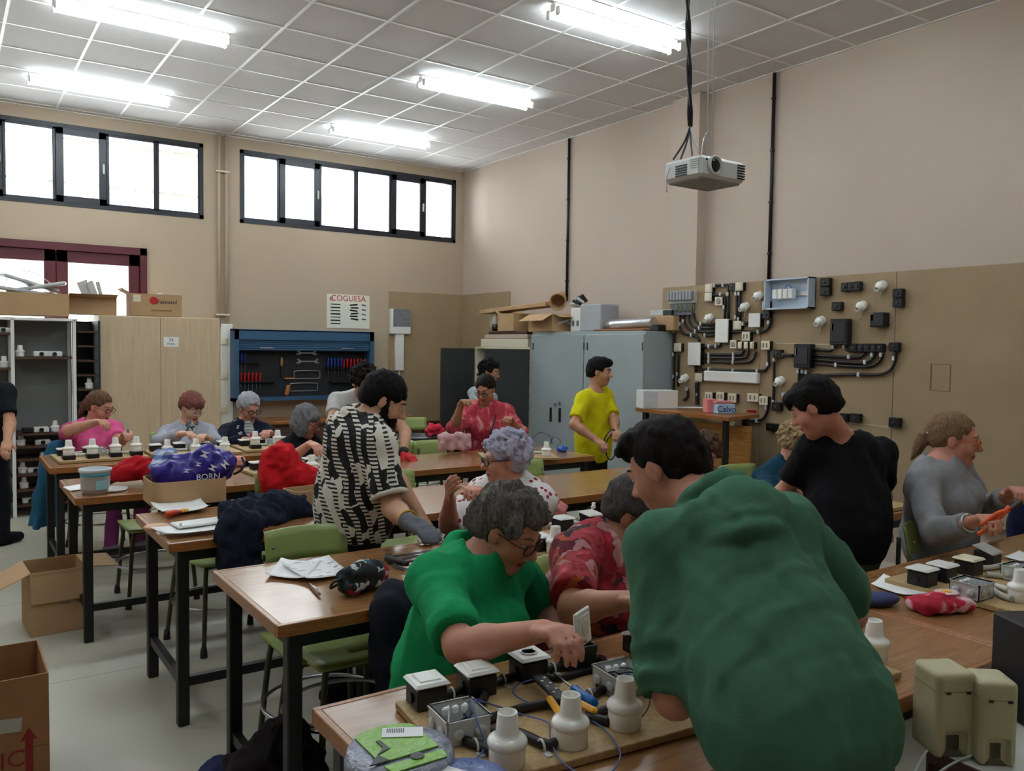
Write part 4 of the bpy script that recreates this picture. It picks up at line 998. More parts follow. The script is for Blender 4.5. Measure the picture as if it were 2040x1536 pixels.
pipe([(1556, 707), (1580, 708)], clips=[(1558, 707)])
pipe([(1615, 694), (1640, 698), (1655, 698), (1664, 690)], clips=[(1617, 694), (1661, 691)])
pipe([(1615, 707), (1690, 712), (1715, 710), (1724, 702)], clips=[(1617, 707), (1692, 711)])
pipe([(1615, 715), (1690, 722), (1725, 722), (1740, 712), (1742, 702)], clips=[(1617, 714), (1724, 722), (1738, 707)])
pipe([(1615, 723), (1680, 729), (1730, 730), (1752, 720), (1759, 704)], clips=[(1617, 723), (1666, 727), (1756, 707)])
pipe([(1606, 742), (1620, 748), (1700, 746), (1750, 746), (1772, 738), (1782, 722), (1785, 700)], clips=[(1607, 741), (1711, 746), (1781, 714)])
pipe([(1592, 735), (1592, 770)], clips=[(1591, 740)]); pipe([(1598, 735), (1598, 775)], clips=[(1599, 740)])
pipe([(1680, 690), (1690, 698), (1700, 700)], clips=[(1682, 691)])
pipe([(1562, 792), (1562, 803), (1555, 809)], clips=[(1561, 786)])
pipe([(1529, 806), (1529, 818), (1520, 834), (1500, 838), (1470, 834)], clips=[(1527, 812), (1508, 838)])
pipe([(1460, 928), (1500, 934), (1520, 936)], clips=[(1478, 931)])
mk = MB()
for (x0_, y0_, x1_, y1_) in ((1853, 725, 1893, 726), (1855, 778, 1893, 780), (1854, 726, 1855, 778), (1893, 726, 1893, 780)):
    p, q = onp(x0_, y0_, .0008), onp(x1_, y1_, .0008); mk.box((p+q)/2, (.0016, max(.004, abs(p[1]-q[1])), max(.004, abs(p[2]-q[2]))))
mk.build('scored_outline', M('scored_mdf', (112, 90, 60), .9), tp, True)
mk = MB()
for (x0_, y0_, x1_, y1_) in ((1690, 842, 1770, 851), (1545, 684, 1655, 686)):
    p, q = onp(x0_, y0_, .001), onp(x1_, y1_, .001); d_ = q-p; MB().box((p+q)/2, (.002, np.linalg.norm(d_), .006), eul(0, math.atan2(d_[2], -d_[1])*-1)).build('chalk_line', M('chalk', (206, 196, 172), .9), tp, True)
# wooden shelf table at the wall with boxes
ztab = 1.10; c0 = at(1513, 825, Z=ztab); cA = at(1266, 813, Z=ztab); cB = at(1452, 832, Z=ztab)
st = thing('wall_shelf_table', 'thin wooden shelf table sticking out from the right wall under the panel', 'shelf', ((cA[0]+c0[0])/2, (cA[1]+c0[1])/2, 0))
cD = np.array((c0[0]+.02, cA[1]+.02, ztab))
poly = [(cB[0], cB[1]), (c0[0], c0[1]), (cD[0], cD[1]), (cA[0], cA[1])]
MB().prism(poly, ztab-.03, ztab).build('top', MAT_EDGE, st, True)
for (x, y) in ((cB[0]+.06, cB[1]+.08), (cA[0]+.08, cA[1]-.06), (c0[0]-.06, c0[1]+.1), (cD[0]-.08, cD[1]-.1)): MB().box((x, y, (ztab-.03)/2), (.04, .04, ztab-.03)).build('leg', MAT_DARKSTEEL, st, True)
def on_shelf(name, lab, cat, px0, px1, pyb, h, mat, dep=.2):
    a, b = at(px0, pyb, Z=ztab), at(px1, pyb, Z=ztab); c = (a+b)/2; ang = math.atan2(b[1]-a[1], b[0]-a[0])
    L = np.linalg.norm(b-a); off = np.array((-math.sin(ang), math.cos(ang), 0))*dep/2
    t = thing(name, lab, cat, c+off+np.array((0, 0, .002)), ang)
    MB().box((0, 0, h/2), (L, dep, h), bev=.004).build('body', mat, t)
    return t, L, h, dep
t, L, h, dep = on_shelf('white_parcel', 'white box wrapped in clear plastic on the wall shelf table', 'box', 1281, 1350, 815, .17, MAT_WHITE, .2)
MB().box((-L*.28, -dep/2-.002, h*.5), (L*.4, .003, h*.9), bev=.001).build('plastic_wrap', M('clear_wrap', (214, 218, 226), .12, bump=(40, .9)), t)
t, L, h, dep = on_shelf('tinned_fish_carton', 'pale blue carton with blue lettering on the wall shelf table', 'carton', 1430, 1464, 825, .085, M('pale_blue_card', (170, 196, 222), .6), .12)
m = world_of(t); text('Calvo', 'lettering', M('print_blue', (24, 70, 150), .6), t, (m @ np.array((0, -dep/2-.003, .04, 1)))[:3], m[:3, :3] @ RY, .075)
MB().box((-L*.1, 0, h+.012), (L*.9, dep*.8, .024), bev=.004).build('pink_lid', M('pink_card', (214, 130, 130), .7), t)
on_shelf('pink_carton', 'small pink carton beside the blue lettered one', 'carton', 1409, 1429, 823, .12, M('pink_carton_card', (222, 130, 130), .7), .1)
on_shelf('white_pad', 'small white plastic box at the back of the wall shelf table', 'box', 1370, 1391, 806, .09, MAT_WHITE, .06)
t, L, h, dep = on_shelf('paper_sheets', 'loose white paper sheets on the wall shelf table', 'papers', 1345, 1405, 814, .006, MAT_PAPER, .16)
t, L, h, dep = on_shelf('red_tool', 'small red-handled tool at the end of the wall shelf table', 'tool', 1490, 1509, 822, .02, MAT_RED, .03)
MB().box((L*.7, dep*.2, .008), (L*.6, .008, .006)).build('blade', MAT_STEEL, t)
a, b = at(1370, 838, X=5.55), at(1463, 846, X=5.55)
lp = thing('leaning_panel', 'varnished pine panel leaning under the wall shelf table', 'panel', (5.56, (a[1]+b[1])/2, 0))
MB().box((5.6, (a[1]+b[1])/2, min(a[2], ztab-.04)/2), (.03, abs(a[1]-b[1])+.25, min(a[2], ztab-.04)), eul(0, 0, .03), bev=.003).build('board', wood_mat('varnished_pine', (150, 96, 44), (192, 140, 76), .35, (1, 1.2, 14), .2, 4), lp, True)
MB().lathe([(.02, 0), (.024, .03), (.018, .05)], at(1458, 848, X=5.55), n=10).build('white_knob', MAT_WHITE, lp, True)

# ---------------------------------------------------------------- projector
pc = at(1403, 345, D=3.85)
pj = thing('projector', 'white projector hanging from the ceiling on thin rods', 'projector', pc)
S = Soft(.006)
MB().box((0, 0, 0), (.30, .23, .095), bev=.014).build('case', M('projector_white', (206, 208, 206), .4), pj)
MB().box((0, 0, -.05), (.27, .2, .012), bev=.005).build('base_plate', M('projector_grey', (140, 142, 140), .5, var=(20, .2)), pj)
lo = MB().lathe([(.042, 0), (.045, .012), (.036, .018), (.034, .006)], (-.06, -.112, .008), R=eul(0, PI/2), n=24).build('lens_ring', MAT_GREYP, pj)
MB().lathe([(.034, 0), (.026, .01), (.014, .006), (.0, .009)], (-.06, -.114, .008), R=eul(0, PI/2), n=24).build('lens', M('lens_glass', (14, 16, 22), .08), lo)
for k in range(6): MB().box((.118, -.115, -.03+.012*k), (.05, .006, .006)).build('vent_slot', MAT_BLACK, pj)
for k in range(5):
    MB().box((-.151, .0, -.03+.011*k), (.004, .07, .006)).build('vent_slot', MAT_BLACK, pj)
    MB().box((-.151, -.08, -.005+.009*k), (.004, .05, .003)).build('vent_slot', MAT_GREYP, pj)
MB().lathe([(.006, 0), (.005, .004)], (-.11, -.114, .03), R=eul(0, PI/2), n=10).build('sensor', MAT_BLACK, pj)
MB().box((.03, 0, .058), (.12, .1, .02), bev=.004).build('mount', MAT_GREYP, pj)
for dx in (-.012, .02): MB().tube([(.03+dx, 0, .06), (.03+dx*1.3+.02, .04, HC-pc[2]-.002)], .0035, 6).build('hanger_rod', MAT_GREYP, pj)
MB().tube(smooth_path([(-.02, .0, .06), (-.01, .0, .15), (.02, 0, .19), (.045, 0, .15)], 5), .003, 5).build('safety_loop', MAT_STEEL, pj)
cb = thing('cable_bundle', 'twisted black cable bundle hanging from the ceiling to the projector', 'cable', at(1375, 250, D=3.85))
top = at(1352, -75, D=3.55); j = at(1375, 252, D=3.85)
top[2] = HC
P = [top+(j-top)*t for t in np.linspace(0, 1, 24)]
for k in (0, 1): MB().tube([p+np.array((.007*math.cos(i*1.1+k*PI), .007*math.sin(i*1.1+k*PI), 0)) for i, p in enumerate(P)], .008, 6).build('strand', MAT_BLACK, cb, True)
for (px, py, m) in ((1341, 318, MAT_BLACK), (1354, 322, MAT_DARKCAB), (1379, 310, M('blue_grey_cable', (88, 96, 112), .5)), (1392, 300, MAT_GREYP)):
    e_ = at(px, py, D=3.85); MB().tube(smooth_path([j, j+(e_-j)*.35+np.array((0, 0, -.02)), e_], 6), .0045, 6).build('lead', m, cb, True)
e0, e1_ = at(1334, 335, D=3.82), at(1328, 383, D=3.82); MB().tube(smooth_path([e0, (e0+e1_)/2+np.array((-.01, 0, .01)), e1_], 4), .003, 5).build('lead', MAT_GREYP, cb, True)
# ---------------------------------------------------------------- people
def skin(name, c): return M('skin_'+name, c, .55, var=(25, .05), sub=.06)
SK_FAIR, SK_ROSY, SK_TAN, SK_WARM = skin('fair', (206, 158, 130)), skin('rosy', (198, 138, 116)), skin('tan', (172, 118, 90)), skin('warm', (188, 136, 106))
MAT_LIP = M('lip_colour', (150, 74, 70), .45)
MAT_EYEW = M('eye_white', (220, 216, 210), .3); MAT_IRIS = M('eye_iris', (44, 32, 26), .2)
def hairm(name, c, c2=None, st=(60, 60, 14)):
    m, nt, b, tc = nodes_mat('hair_'+name, .68); b.inputs['Specular IOR Level'].default_value = .2
    mp = nd(nt, 'ShaderNodeMapping', {0: tc.outputs['Object'], 'Scale': st})
    n = nd(nt, 'ShaderNodeTexNoise', {'Vector': mp.outputs[0], 'Scale': 2.4, 'Detail': 6.0, 'Roughness': .7, 'Distortion': 1.2})
    c2 = c2 or tuple(min(255, int(v*1.6+12)) for v in c)
    nt.links.new(ramp(nt, n.outputs[0], [(.32, c), (.72, c2)], 'LINEAR'), b.inputs['Base Color'])
    bp = nd(nt, 'ShaderNodeBump', {'Height': n.outputs[0], 'Strength': .9, 'Distance': .012}); nt.links.new(bp.outputs[0], b.inputs['Normal'])
    return m
def cloth(name, c, var=.06, rough=.9): return M('cloth_'+name, c, rough, var=(14, var), bump=(420, .25), spec=.2)
def facing(v, a):
    a = math.radians(a); r = np.array((v[1], -v[0], 0)); return -v*math.cos(a)+r*math.sin(a)
def reach(A, px, py, L, sgn):
    """the point at distance L from joint A along the sight line of a pixel"""
    d = unit(ray(px, py)); w_ = CAM-A; b = float(d@w_); q = b*b-(float(w_@w_)-L*L)
    if q < 0: C = CAM-d*b; return A+unit(C-A)*L
    return CAM+d*(-b+(1 if sgn > 0 else -1)*math.sqrt(q))
HAIRS = {}
def person(label, Y0, neck, head, hf, tf, skinm, hair, top, legs=None, pel=None, hw=.165, sc=1.0, bulk=1.0, arms=None, h=.0078, glasses=None, bust=False, legmode='sit', beard=None, D0=None, hs=1.0, shoes=None, belly=0, lean=(0, 0, 0), legface=None):
    q = lambda t, Y: at(t[0], t[1], D=(D0+(t[2] if len(t) > 2 else 0))) if D0 else at(t[0], t[1], Y=Y+(t[2] if len(t) > 2 else 0))
    N, H = q(neck, Y0), q(head, Y0)
    v = unit((N[0], N[1], 0))
    Ft = facing(v, tf)
    if pel is not None: P = q(pel, Y0)
    else: P = np.array((N[0], N[1], SEAT+.105))+np.array(lean)
    base = np.array((P[0], P[1], 0))
    sp = unit(N-P); tr = np.cross(Ft, (0, 0, 1.0)); tr = unit(tr-sp*(tr@sp)); F = np.cross(sp, tr); RT = np.stack([tr, F, sp], 1); L = np.linalg.norm(N-P)
    SH = {s: N-sp*.055*sc+tr*s*hw*sc for s in (-1, 1)}
    # head frame
    vh = unit((H[0], H[1], 0)); f0 = facing(vh, hf[0]); pt = math.radians(hf[1]); Fh = f0*math.cos(pt)-np.array((0, 0, 1))*math.sin(pt)
    rh = unit(np.cross(f0, (0, 0, 1.0))); uh = np.cross(rh, Fh); rl = math.radians(hf[2] if len(hf) > 2 else 0)
    rh, uh = rh*math.cos(rl)+uh*math.sin(rl), uh*math.cos(rl)-rh*math.sin(rl)
    RH = np.stack([rh, Fh, uh], 1)
    g = hs*sc
    def hl(x, y, z): return H+RH @ (np.array((x, y, z))*g)
    fwd = facing(v, legface if legface is not None else tf); side = np.cross(fwd, (0, 0, 1.0))
    # arms
    AR = {}
    for s, a in (arms or {}).items():
        U_, Fo = .285*sc, .245*sc
        E = reach(SH[s], a['e'][0], a['e'][1], U_*a.get('ul', 1), a['e'][2]); W_ = reach(E, a['w'][0], a['w'][1], Fo*a.get('fl', 1), a['w'][2])
        if 'h' in a: hd = unit(reach(W_, a['h'][0], a['h'][1], .16, a['h'][2])-W_)
        else: hd = unit(W_-E)
        pn = np.array(a.get('pn', (0, 0, -1)), float); pn = unit(pn-hd*(pn@hd)); AR[s] = (E, W_, hd, pn, a.get('curl', 35))
    hips = {s: P+tr*s*.085*sc-sp*.02 for s in (-1, 1)}; KN = {}; AN = {}
    for s in (-1, 1):
        if legmode == 'sit':
            KN[s] = hips[s]+fwd*.40*sc+side*s*.03+np.array((0, 0, -.02)); AN[s] = np.array((KN[s][0], KN[s][1], .09))-fwd*.06
        else:
            AN[s] = np.array((P[0], P[1], .09))+side*s*.1+fwd*(.04*s)+np.array(legs.get('shift', (0, 0, 0)) if legs else (0, 0, 0)); KN[s] = (hips[s]+AN[s])/2+fwd*.03
    def torso(S, gw, lowcut=None):
        S.ell(P, np.array((.165, .115, .125))*bulk*sc+gw, RT, k=.06)
        S.ell(P+sp*L*.38+F*belly*.5, np.array((.142, .102+belly, .17))*bulk*sc+gw, RT, k=.08)
        S.ell(P+sp*L*.7, np.array((.158, .112, .175))*bulk*sc+gw, RT, k=.07)
        S.rc(SH[-1], SH[1], .052*sc+gw, k=.07)
        if bust:
            for s in (-1, 1): S.ell(P+sp*L*.6+F*.095*bulk+tr*s*.07, .07*bulk+gw, k=.05)
    def hand(S, s, gw=0):
        E, W_, hd, pn, curl = AR[s]; lt = np.cross(hd, pn)*s; z = sc
        Rm = np.stack([lt, hd, pn], 1)
        S.bx(W_+hd*.052*z, np.array((.078, .092, .028))*z+2*gw, Rm, rad=.012, k=.02)
        for i, (o, ln) in enumerate(((.030, .9), (.010, 1.0), (-.010, .95), (-.029, .75))):
            b0_ = W_+hd*.094*z+lt*o*z; c1, c2, c3 = [math.radians(curl*m+4*i) for m in (.8, 1.8, 2.4)]
            p = [b0_]
            for c_, l_ in ((c1, .042), (c2, .027), (c3, .02)): p.append(p[-1]+(hd*math.cos(c_)+pn*math.sin(c_)-lt*o*1.5)*l_*ln*z)
            r_ = (.0092, .0086, .008, .007)
            for j_ in range(3): S.rc(p[j_], p[j_+1], r_[j_]*z+gw, r_[j_+1]*z+gw, k=.004)
        t0 = W_+hd*.03*z+lt*.032*z; t1 = t0+unit(hd*.7+lt*.6+pn*.35)*.042*z; t2 = t1+unit(hd*.9+lt*.1+pn*.4)*.03*z
        S.rc(t0, t1, .0125*z+gw, .0105*z+gw, k=.012); S.rc(t1, t2, .0105*z+gw, .008*z+gw, k=.005)
    # ---- body: one continuous skin
    B = Soft(h); torso(B, -.004)
    B.rc(N-sp*.05, hl(0, -.028, -.05), .056*sc, .05*sc, k=.04)
    for s in (-1, 1):
        if s in AR:
            E, W_ = AR[s][:2]; mid = E+(W_-E)*.3
            B.rc(SH[s], E, .05*sc*bulk**.5, .039*sc*bulk**.5, k=.04); B.rc(E, mid, .039*sc*bulk**.5, .041*sc*bulk**.5, k=.03); B.rc(mid, W_, .041*sc*bulk**.5, .0265*sc, k=.02); hand(B, s)
        else: B.rc(SH[s], SH[s]-np.array((0, 0, .2)), .045, .04, k=.03)
        B.rc(hips[s], KN[s], .075*bulk*sc, .05*sc, k=.04); B.rc(KN[s], AN[s], .048*sc, .034*sc, k=.03); B.rc(AN[s], AN[s]+fwd*.1-np.array((0, 0, .048)), .03, .02, k=.02)
    B.ell(hl(0, -.015, .035), np.array((.073, .091, .082))*g, RH, k=.02); B.ell(hl(0, .028, -.03), np.array((.058, .062, .084))*g, RH, k=.04)
    B.ell(hl(0, .06, -.094), np.array((.026, .022, .018))*g, RH, k=.035)
    for s in (-1, 1):
        B.ell(hl(s*.037, .052, -.032), .026*g, k=.025); B.ell(hl(s*.032, .088, .006), np.array((.019, .014, .012))*g, RH, k=.014, mode=-1)
        B.ell(hl(s*.031, .073, .009), .0138*g, k=.006); B.ell(hl(s*.075, -.004, -.005), np.array((.009, .019, .031))*g, RH, k=.006); B.ell(hl(s*.085, .0, -.003), np.array((.006, .009, .016))*g, RH, k=.005, mode=-1)
        B.ell(hl(s*.013, .098, -.029), .009*g, k=.008)
    B.rc(hl(-.03, .08, .026), hl(.03, .08, .026), .011*g, k=.016); B.rc(hl(0, .086, .012), hl(0, .111, -.024), .007*g, .0125*g, k=.012)
    B.ell(hl(0, .089, -.057), np.array((.023, .009, .0055))*g, RH, k=.006); B.ell(hl(0, .086, -.067), np.array((.02, .009, .0065))*g, RH, k=.006); B.rc(hl(-.02, .093, -.062), hl(.02, .093, -.062), .0022*g, k=.004, mode=-1)
    def paint(C):
        q_ = (C-H) @ RH/g; return ((np.abs(q_[:, 0]) < .022) & (q_[:, 1] > .078) & (q_[:, 2] > -.0735) & (q_[:, 2] < -.0525) & (np.abs(q_[:, 2]+.062) < .0115-.2*np.abs(q_[:, 0]))).astype(int)
    body = B.build('person', [skinm, MAT_LIP], loc=base, paint=paint); tag(body, label, 'person')
    # ---- eyes, brows, glasses
    for s in (-1, 1):
        em = MB(); em.lathe([(math.sin(a)*.0122*g, -math.cos(a)*.0122*g) for a in np.linspace(0.02, PI-.02, 9)], hl(s*.031, .0755, .0075), R=RH @ eul(0, -PI/2), n=12)
        em.lathe([(.0052*g, .0), (.0035*g, .0016*g), (.0, .002*g)], hl(s*.031, .0872, .0065), R=RH @ eul(0, -PI/2), n=10, mi=1)
        em.build('eye', [MAT_EYEW, MAT_IRIS], body, True)
    hm = HAIRS[hair['m']]; S_ = hair.get('style', 'short'); vol = hair.get('vol', 0)
    for s in (-1, 1): MB().tube([hl(s*.014, .091, .0275), hl(s*.03, .0885, .034), hl(s*.047, .073, .029)], [.0032*g, .004*g, .002*g], 6).build('eyebrow', HAIRS[hair.get('brow', hair['m'])], body, True)
    if glasses:
        gm = MB()
        for s in (-1, 1):
            gm.tube([hl(s*.033+.0235*math.cos(a)*(1+.08*abs(math.cos(a))), .108-.012*abs(.033+.0235*math.cos(a)*s*1)/.06*1.0, .002+.0185*math.sin(a)) for a in np.linspace(0, 2*PI, 21)[:-1]], .0026*g if glasses != 'thick' else .0034*g, 6, closed=True)
            gm.tube([hl(s*.057, .1, .008), hl(s*.075, .07, .01), hl(s*.079, .0, .008), hl(s*.077, -.012, -.004)], .0018*g if glasses != 'thick' else .0028*g, 6)
        gm.tube([hl(-.01, .108, .006), hl(0, .112, .009), hl(.01, .108, .006)], .002*g, 6)
        gm.build('glasses', MATS[{'thick': 'black_plastic', 'brown': 'tortoise', 'thin': 'bright_steel', 'orange': 'orange_frame'}[glasses]], body, True)
    # ---- hair
    A = Soft(min(h, .0068)); th = .009+vol
    if S_ == 'bob':
        A.ell(hl(0, -.022, .03), np.array((.078+th, .094+th, .086+th))*g, RH, k=.02); A.ell(hl(0, -.045, -.05), np.array((.088+th, .072, .075))*g, RH, k=.04)
        for s in (-1, 1): A.ell(hl(s*.072, .02, -.05), np.array((.022, .048, .075))*g, RH, k=.03)
        A.ell(hl(0, .088, -.045), np.array((.062, .07, .098))*g, RH, k=.012, mode=-1); A.ell(hl(.03, .075, .06), np.array((.05, .03, .03))*g, RH, k=.03)
    else:
        A.ell(hl(0, -.02, .042), np.array((.074+th, .092+th, .079+th))*g, RH, k=.02)
        if S_ != 'tied': A.ell(hl(0, -.06, -.01), np.array((.066+th*.6, .056+th*.6, .06))*g, RH, k=.03)
        else: A.ell(hl(0, -.055, -.005), np.array((.064, .055, .06))*g, RH, k=.03)
        fz = hair.get('line', .0)
        A.ell(hl(0, .092, -.03+fz), np.array((.076, .078, .098))*g, RH, k=.016, mode=-1)
        for s in (-1, 1): A.ell(hl(s*.088, .018, -.035), np.array((.03, .04, .056))*g, RH, k=.012, mode=-1)
        A.ell(hl(0, -.02, -.105), np.array((.12, .13, .052))*g, RH, k=.014, mode=-1)
        if S_ == 'fringe': A.ell(hl(0, .05, .083), np.array((.066, .052, .03))*g, RH, k=.02); A.ell(hl(0, .087, .062), np.array((.05, .016, .03))*g, RH, k=.014)
        if S_ == 'quiff': A.ell(hl(0, .03, .1), np.array((.066, .07, .03))*g, RH, k=.02); A.ell(hl(.0, .08, .08), np.array((.045, .02, .026))*g, RH, k=.02)
        if S_ == 'curly':
            gg = np.random.default_rng(hair.get('seed', 3))
            for _ in range(70):
                u = unit(gg.normal(size=3)); u[2] = abs(u[2])*1.1-.3; u = unit(u)
                if u[1] > .55 and u[2] < .45: continue
                A.ell(hl(u[0]*(.076+th), -.022+u[1]*(.094+th), .04+u[2]*(.08+th)), (.013+gg.uniform(0, .011))*g*(1+vol*12), k=.006)
        if S_ == 'tied' and hair.get('tail'):
            tpx = hair['tail']; prev = hl(0, -.105, .03); A.ell(prev, .03*g, k=.02)
            for i in range(4): nx = hl(0, -.125-.012*i, -.01-.038*i); A.rc(prev, nx, (.026, .03, .027, .02)[i]*g, (.03, .027, .02, .012)[i]*g, k=.012); prev = nx
    A.noise = [(.0035 if S_ != 'curly' else .006, .03 if S_ != 'curly' else .022, hair.get('seed', 3), (1, 1, 1))]
    if hair.get('wavy'): A.ell(hl(0, .02, .115), np.array((.055, .06, .024))*g, RH, k=.03); A.ell(hl(.0, .075, .085), np.array((.04, .022, .024))*g, RH, k=.02); A.noise = [(.008, .05, 5, (1, 1, .5)), (.004, .02, 6, (1, 1, .5))]
    A.build('hair', hm, body)
    if hair.get('tie'):
        MB().tube([hl(.03*math.cos(a), -.108+.01*math.sin(a), .026+.03*math.sin(a)) for a in np.linspace(0, 2*PI, 13)[:-1]], .008, 6, closed=True).build('hair_tie', MAT_WHITE, body, True)
    if beard:
        K = Soft(.0055); K.ell(hl(0, .04, -.068), np.array((.064, .062, .062))*g, RH, k=.02); K.ell(hl(0, .058, -.1), np.array((.042, .04, .045))*g, RH, k=.02)
        for s in (-1, 1): K.rc(hl(s*.066, .012, .01), hl(s*.058, .03, -.06), .013*g, .02*g, k=.015)
        K.ell(hl(0, .1, -.012), np.array((.054, .05, .036))*g, RH, k=.008, mode=-1); K.ell(hl(0, .105, -.062), np.array((.022, .022, .009))*g, RH, k=.006, mode=-1)
        K.ell(hl(0, -.03, -.12), np.array((.09, .06, .07))*g, RH, k=.01, mode=-1)
        K.noise = [(.003, .02, 4, (1, 1, 1))]; K.build('beard', HAIRS[beard], body)
    # ---- clothes
    T = Soft(top.get('h', max(h*1.2, .0085))); gw = top.get('g', .012); torso(T, gw)
    if top.get('loose'): T.ell(P+sp*L*.2, np.array((.17, .125, .2))*bulk*sc+gw+.008, RT, k=.08)
    T.plane(P+sp*(L*top.get('hem', -.12)), -sp)
    nk = top.get('neck', .07); T.ell(N+sp*.035+F*top.get('nf', .02), np.array((nk, nk, .065))*sc, RT, k=.012, mode=-1)
    if top.get('vneck'): T.ell(N-sp*.05+F*.1, np.array((.045, .07, .1)), RT, k=.012, mode=-1)
    for s in (-1, 1):
        if s not in AR: T.rc(SH[s], SH[s]-np.array((0, 0, .22))+F*.02, .058*sc+gw, .05+gw, k=.05, flat=True); continue
        E, W_ = AR[s][:2]; bl = bulk**.5; slv = top.get('sleeve', .6)
        if slv <= 1: T.rc(SH[s], SH[s]+(E-SH[s])*slv, .053*sc*bl+gw, (.049*sc*bl+gw*1.35), k=top.get('ak', .05), flat=True)
        else:
            e2 = E+(W_-E)*(slv-1); T.rc(SH[s], E, .053*sc*bl+gw, .043*sc*bl+gw, k=.05); T.rc(E, e2, .043*sc*bl+gw, (.043*(2-slv)+.031*(slv-1))*sc*bl+gw, k=.03, flat=True)
    for s in top.get('rolls', ()):                          # pushed-up sleeve folds
        E = AR[s][0]; dr = unit(E-SH[s]); Rr = frame_of(dr)
        for t_, r_ in ((.56, .07), (.63, .076), (.7, .071), (.78, .077), (.85, .072), (.91, .074)): T.ell(SH[s]+(E-SH[s])*t_+Rr[:, 0]*.004*math.sin(t_*40), np.array((r_, r_, .014)), Rr @ eul(0, .25*math.sin(t_*25), .2*math.cos(t_*31)), k=.012)
    for s in top.get('groove', ()): T.rc(SH[s]+(AR[s][0]-SH[s])*.38-tr*s*.075-F*.105, AR[s][0]-tr*s*.085-F*.07, .012, .03, k=.025, mode=-1)
    if top.get('hood'):
        # a hood lying on the back: rolled rim round the neck and a slack pocket behind
        z_ = top['hood']
        T.ell(N-F*.1*z_-sp*.06*z_, np.array((.125, .05, .085))*z_, RT, k=.02)
        for (r0, dF, dn, rr) in ((.078, .058, -.02, .028), (.098, .105, .022, .024), (.112, .125, .062, .023), (.108, .13, .1, .022)):
            ring = [N+tr*r0*z_*math.cos(a)-F*(dF*z_*math.sin(a)+.01)-sp*z_*(dn+.018*math.sin(a)*(1 if dn > 0 else -1)) for a in np.linspace(-.8 if dn < 0 else .0, PI+(.8 if dn < 0 else .0), 12)]
            for i in range(11): T.rc(ring[i], ring[i+1], rr*z_, k=.006)
    if top.get('collar'): T.rc(N+sp*.0-F*.05, N+sp*.0+F*.04, .062, k=.02); T.ell(N+sp*.05+F*.01, np.array((.055, .058, .06)), RT, k=.01, mode=-1)
    T.noise = top.get('noise', [(.0045, .13, int(Y0*100) % 97, (1, 1, .7)), (.002, .05, 11, (1, 1, .6))])
    body_top = T.build(top.get('name', 'shirt'), top['m'], body)
    if top.get('open'):                                     # cardigan: inner shirt shows in a front slot
        I_ = Soft(h*1.2); torso(I_, .008); I_.plane(P+sp*(L*-.1), -sp); I_.ell(N+sp*.035+F*.02, np.array((.066, .066, .06)), RT, k=.01, mode=-1); I_.build('blouse', top['open'], body)
        # cut of the cardigan is modelled by leaving the blouse proud at the front
        J_ = Soft(h*1.2); J_.ell(P+sp*L*.62+F*.075*bulk, np.array((.06, .085*bulk, .2)), RT, k=.02); J_.build('blouse_front', top['open'], body)
    G = Soft(.014); lg = legs or {}
    G.ell(P, np.array((.168, .118, .125))*bulk*sc+.008, RT, k=.06)
    for s in (-1, 1):
        G.rc(hips[s], KN[s], .083*bulk*sc, .062*sc, k=.05); G.rc(KN[s], AN[s]+np.array((0, 0, -.02)), .06*sc, .05*sc, k=.03, flat=True)
    G.plane(P+sp*lg.get('waist', .1), sp)
    G.noise = [(.004, .09, 5, (1, 1, .6))]
    G.build('trousers', lg.get('m', MATS['cloth_black']), body)
    for s in (-1, 1):
        Z = Soft(.012); Z.rc(AN[s]+np.array((0, 0, -.03)), AN[s]+fwd*.15+np.array((0, 0, -.048)), .052, .038, k=.02); Z.rc(AN[s]-fwd*.04+np.array((0, 0, -.05)), AN[s]+fwd*.05+np.array((0, 0, -.05)), .04, k=.02)
        Z.plane((0, 0, .004), (0, 0, -1)); Z.build('shoe', shoes or MATS['cloth_black'], body)
    info = dict(body=body, N=N, P=P, H=H, hl=hl, AR=AR, SH=SH, F=F, tr=tr, sp=sp, L=L, hand=hand, RH=RH, RT=RT, g=g)
    DBG.append((label[:40], 'N', N.round(2), 'P', P.round(2), 'L', round(L, 2), 'H', H.round(2), 'neckgap', round(float(np.linalg.norm(H-N)), 2)))
    return info
DBG = []
cloth('black', (20, 20, 23)); M('tortoise', (60, 30, 20), .3); M('orange_frame', (214, 96, 40), .35)
for n_, c_, c2_ in (('black', (9, 8, 8), (24, 20, 19)), ('dark', (16, 12, 11), (38, 29, 26)), ('brown', (84, 58, 42), (140, 104, 78)), ('reddish', (108, 56, 50), (170, 110, 100)), ('silver', (150, 150, 158), (214, 214, 220)), ('greybob', (72, 72, 76), (166, 166, 170)),
        ('lilac', (172, 168, 206), (232, 230, 246)), ('saltpepper', (48, 45, 43), (156, 150, 144)), ('blonde', (150, 120, 80), (222, 196, 150)), ('pony', (104, 78, 54), (182, 148, 110)), ('curlbrown', (70, 48, 38), (140, 108, 88)), ('dkgrey', (44, 42, 42), (112, 108, 106))):
    HAIRS[n_] = hairm(n_, c_, c2_)
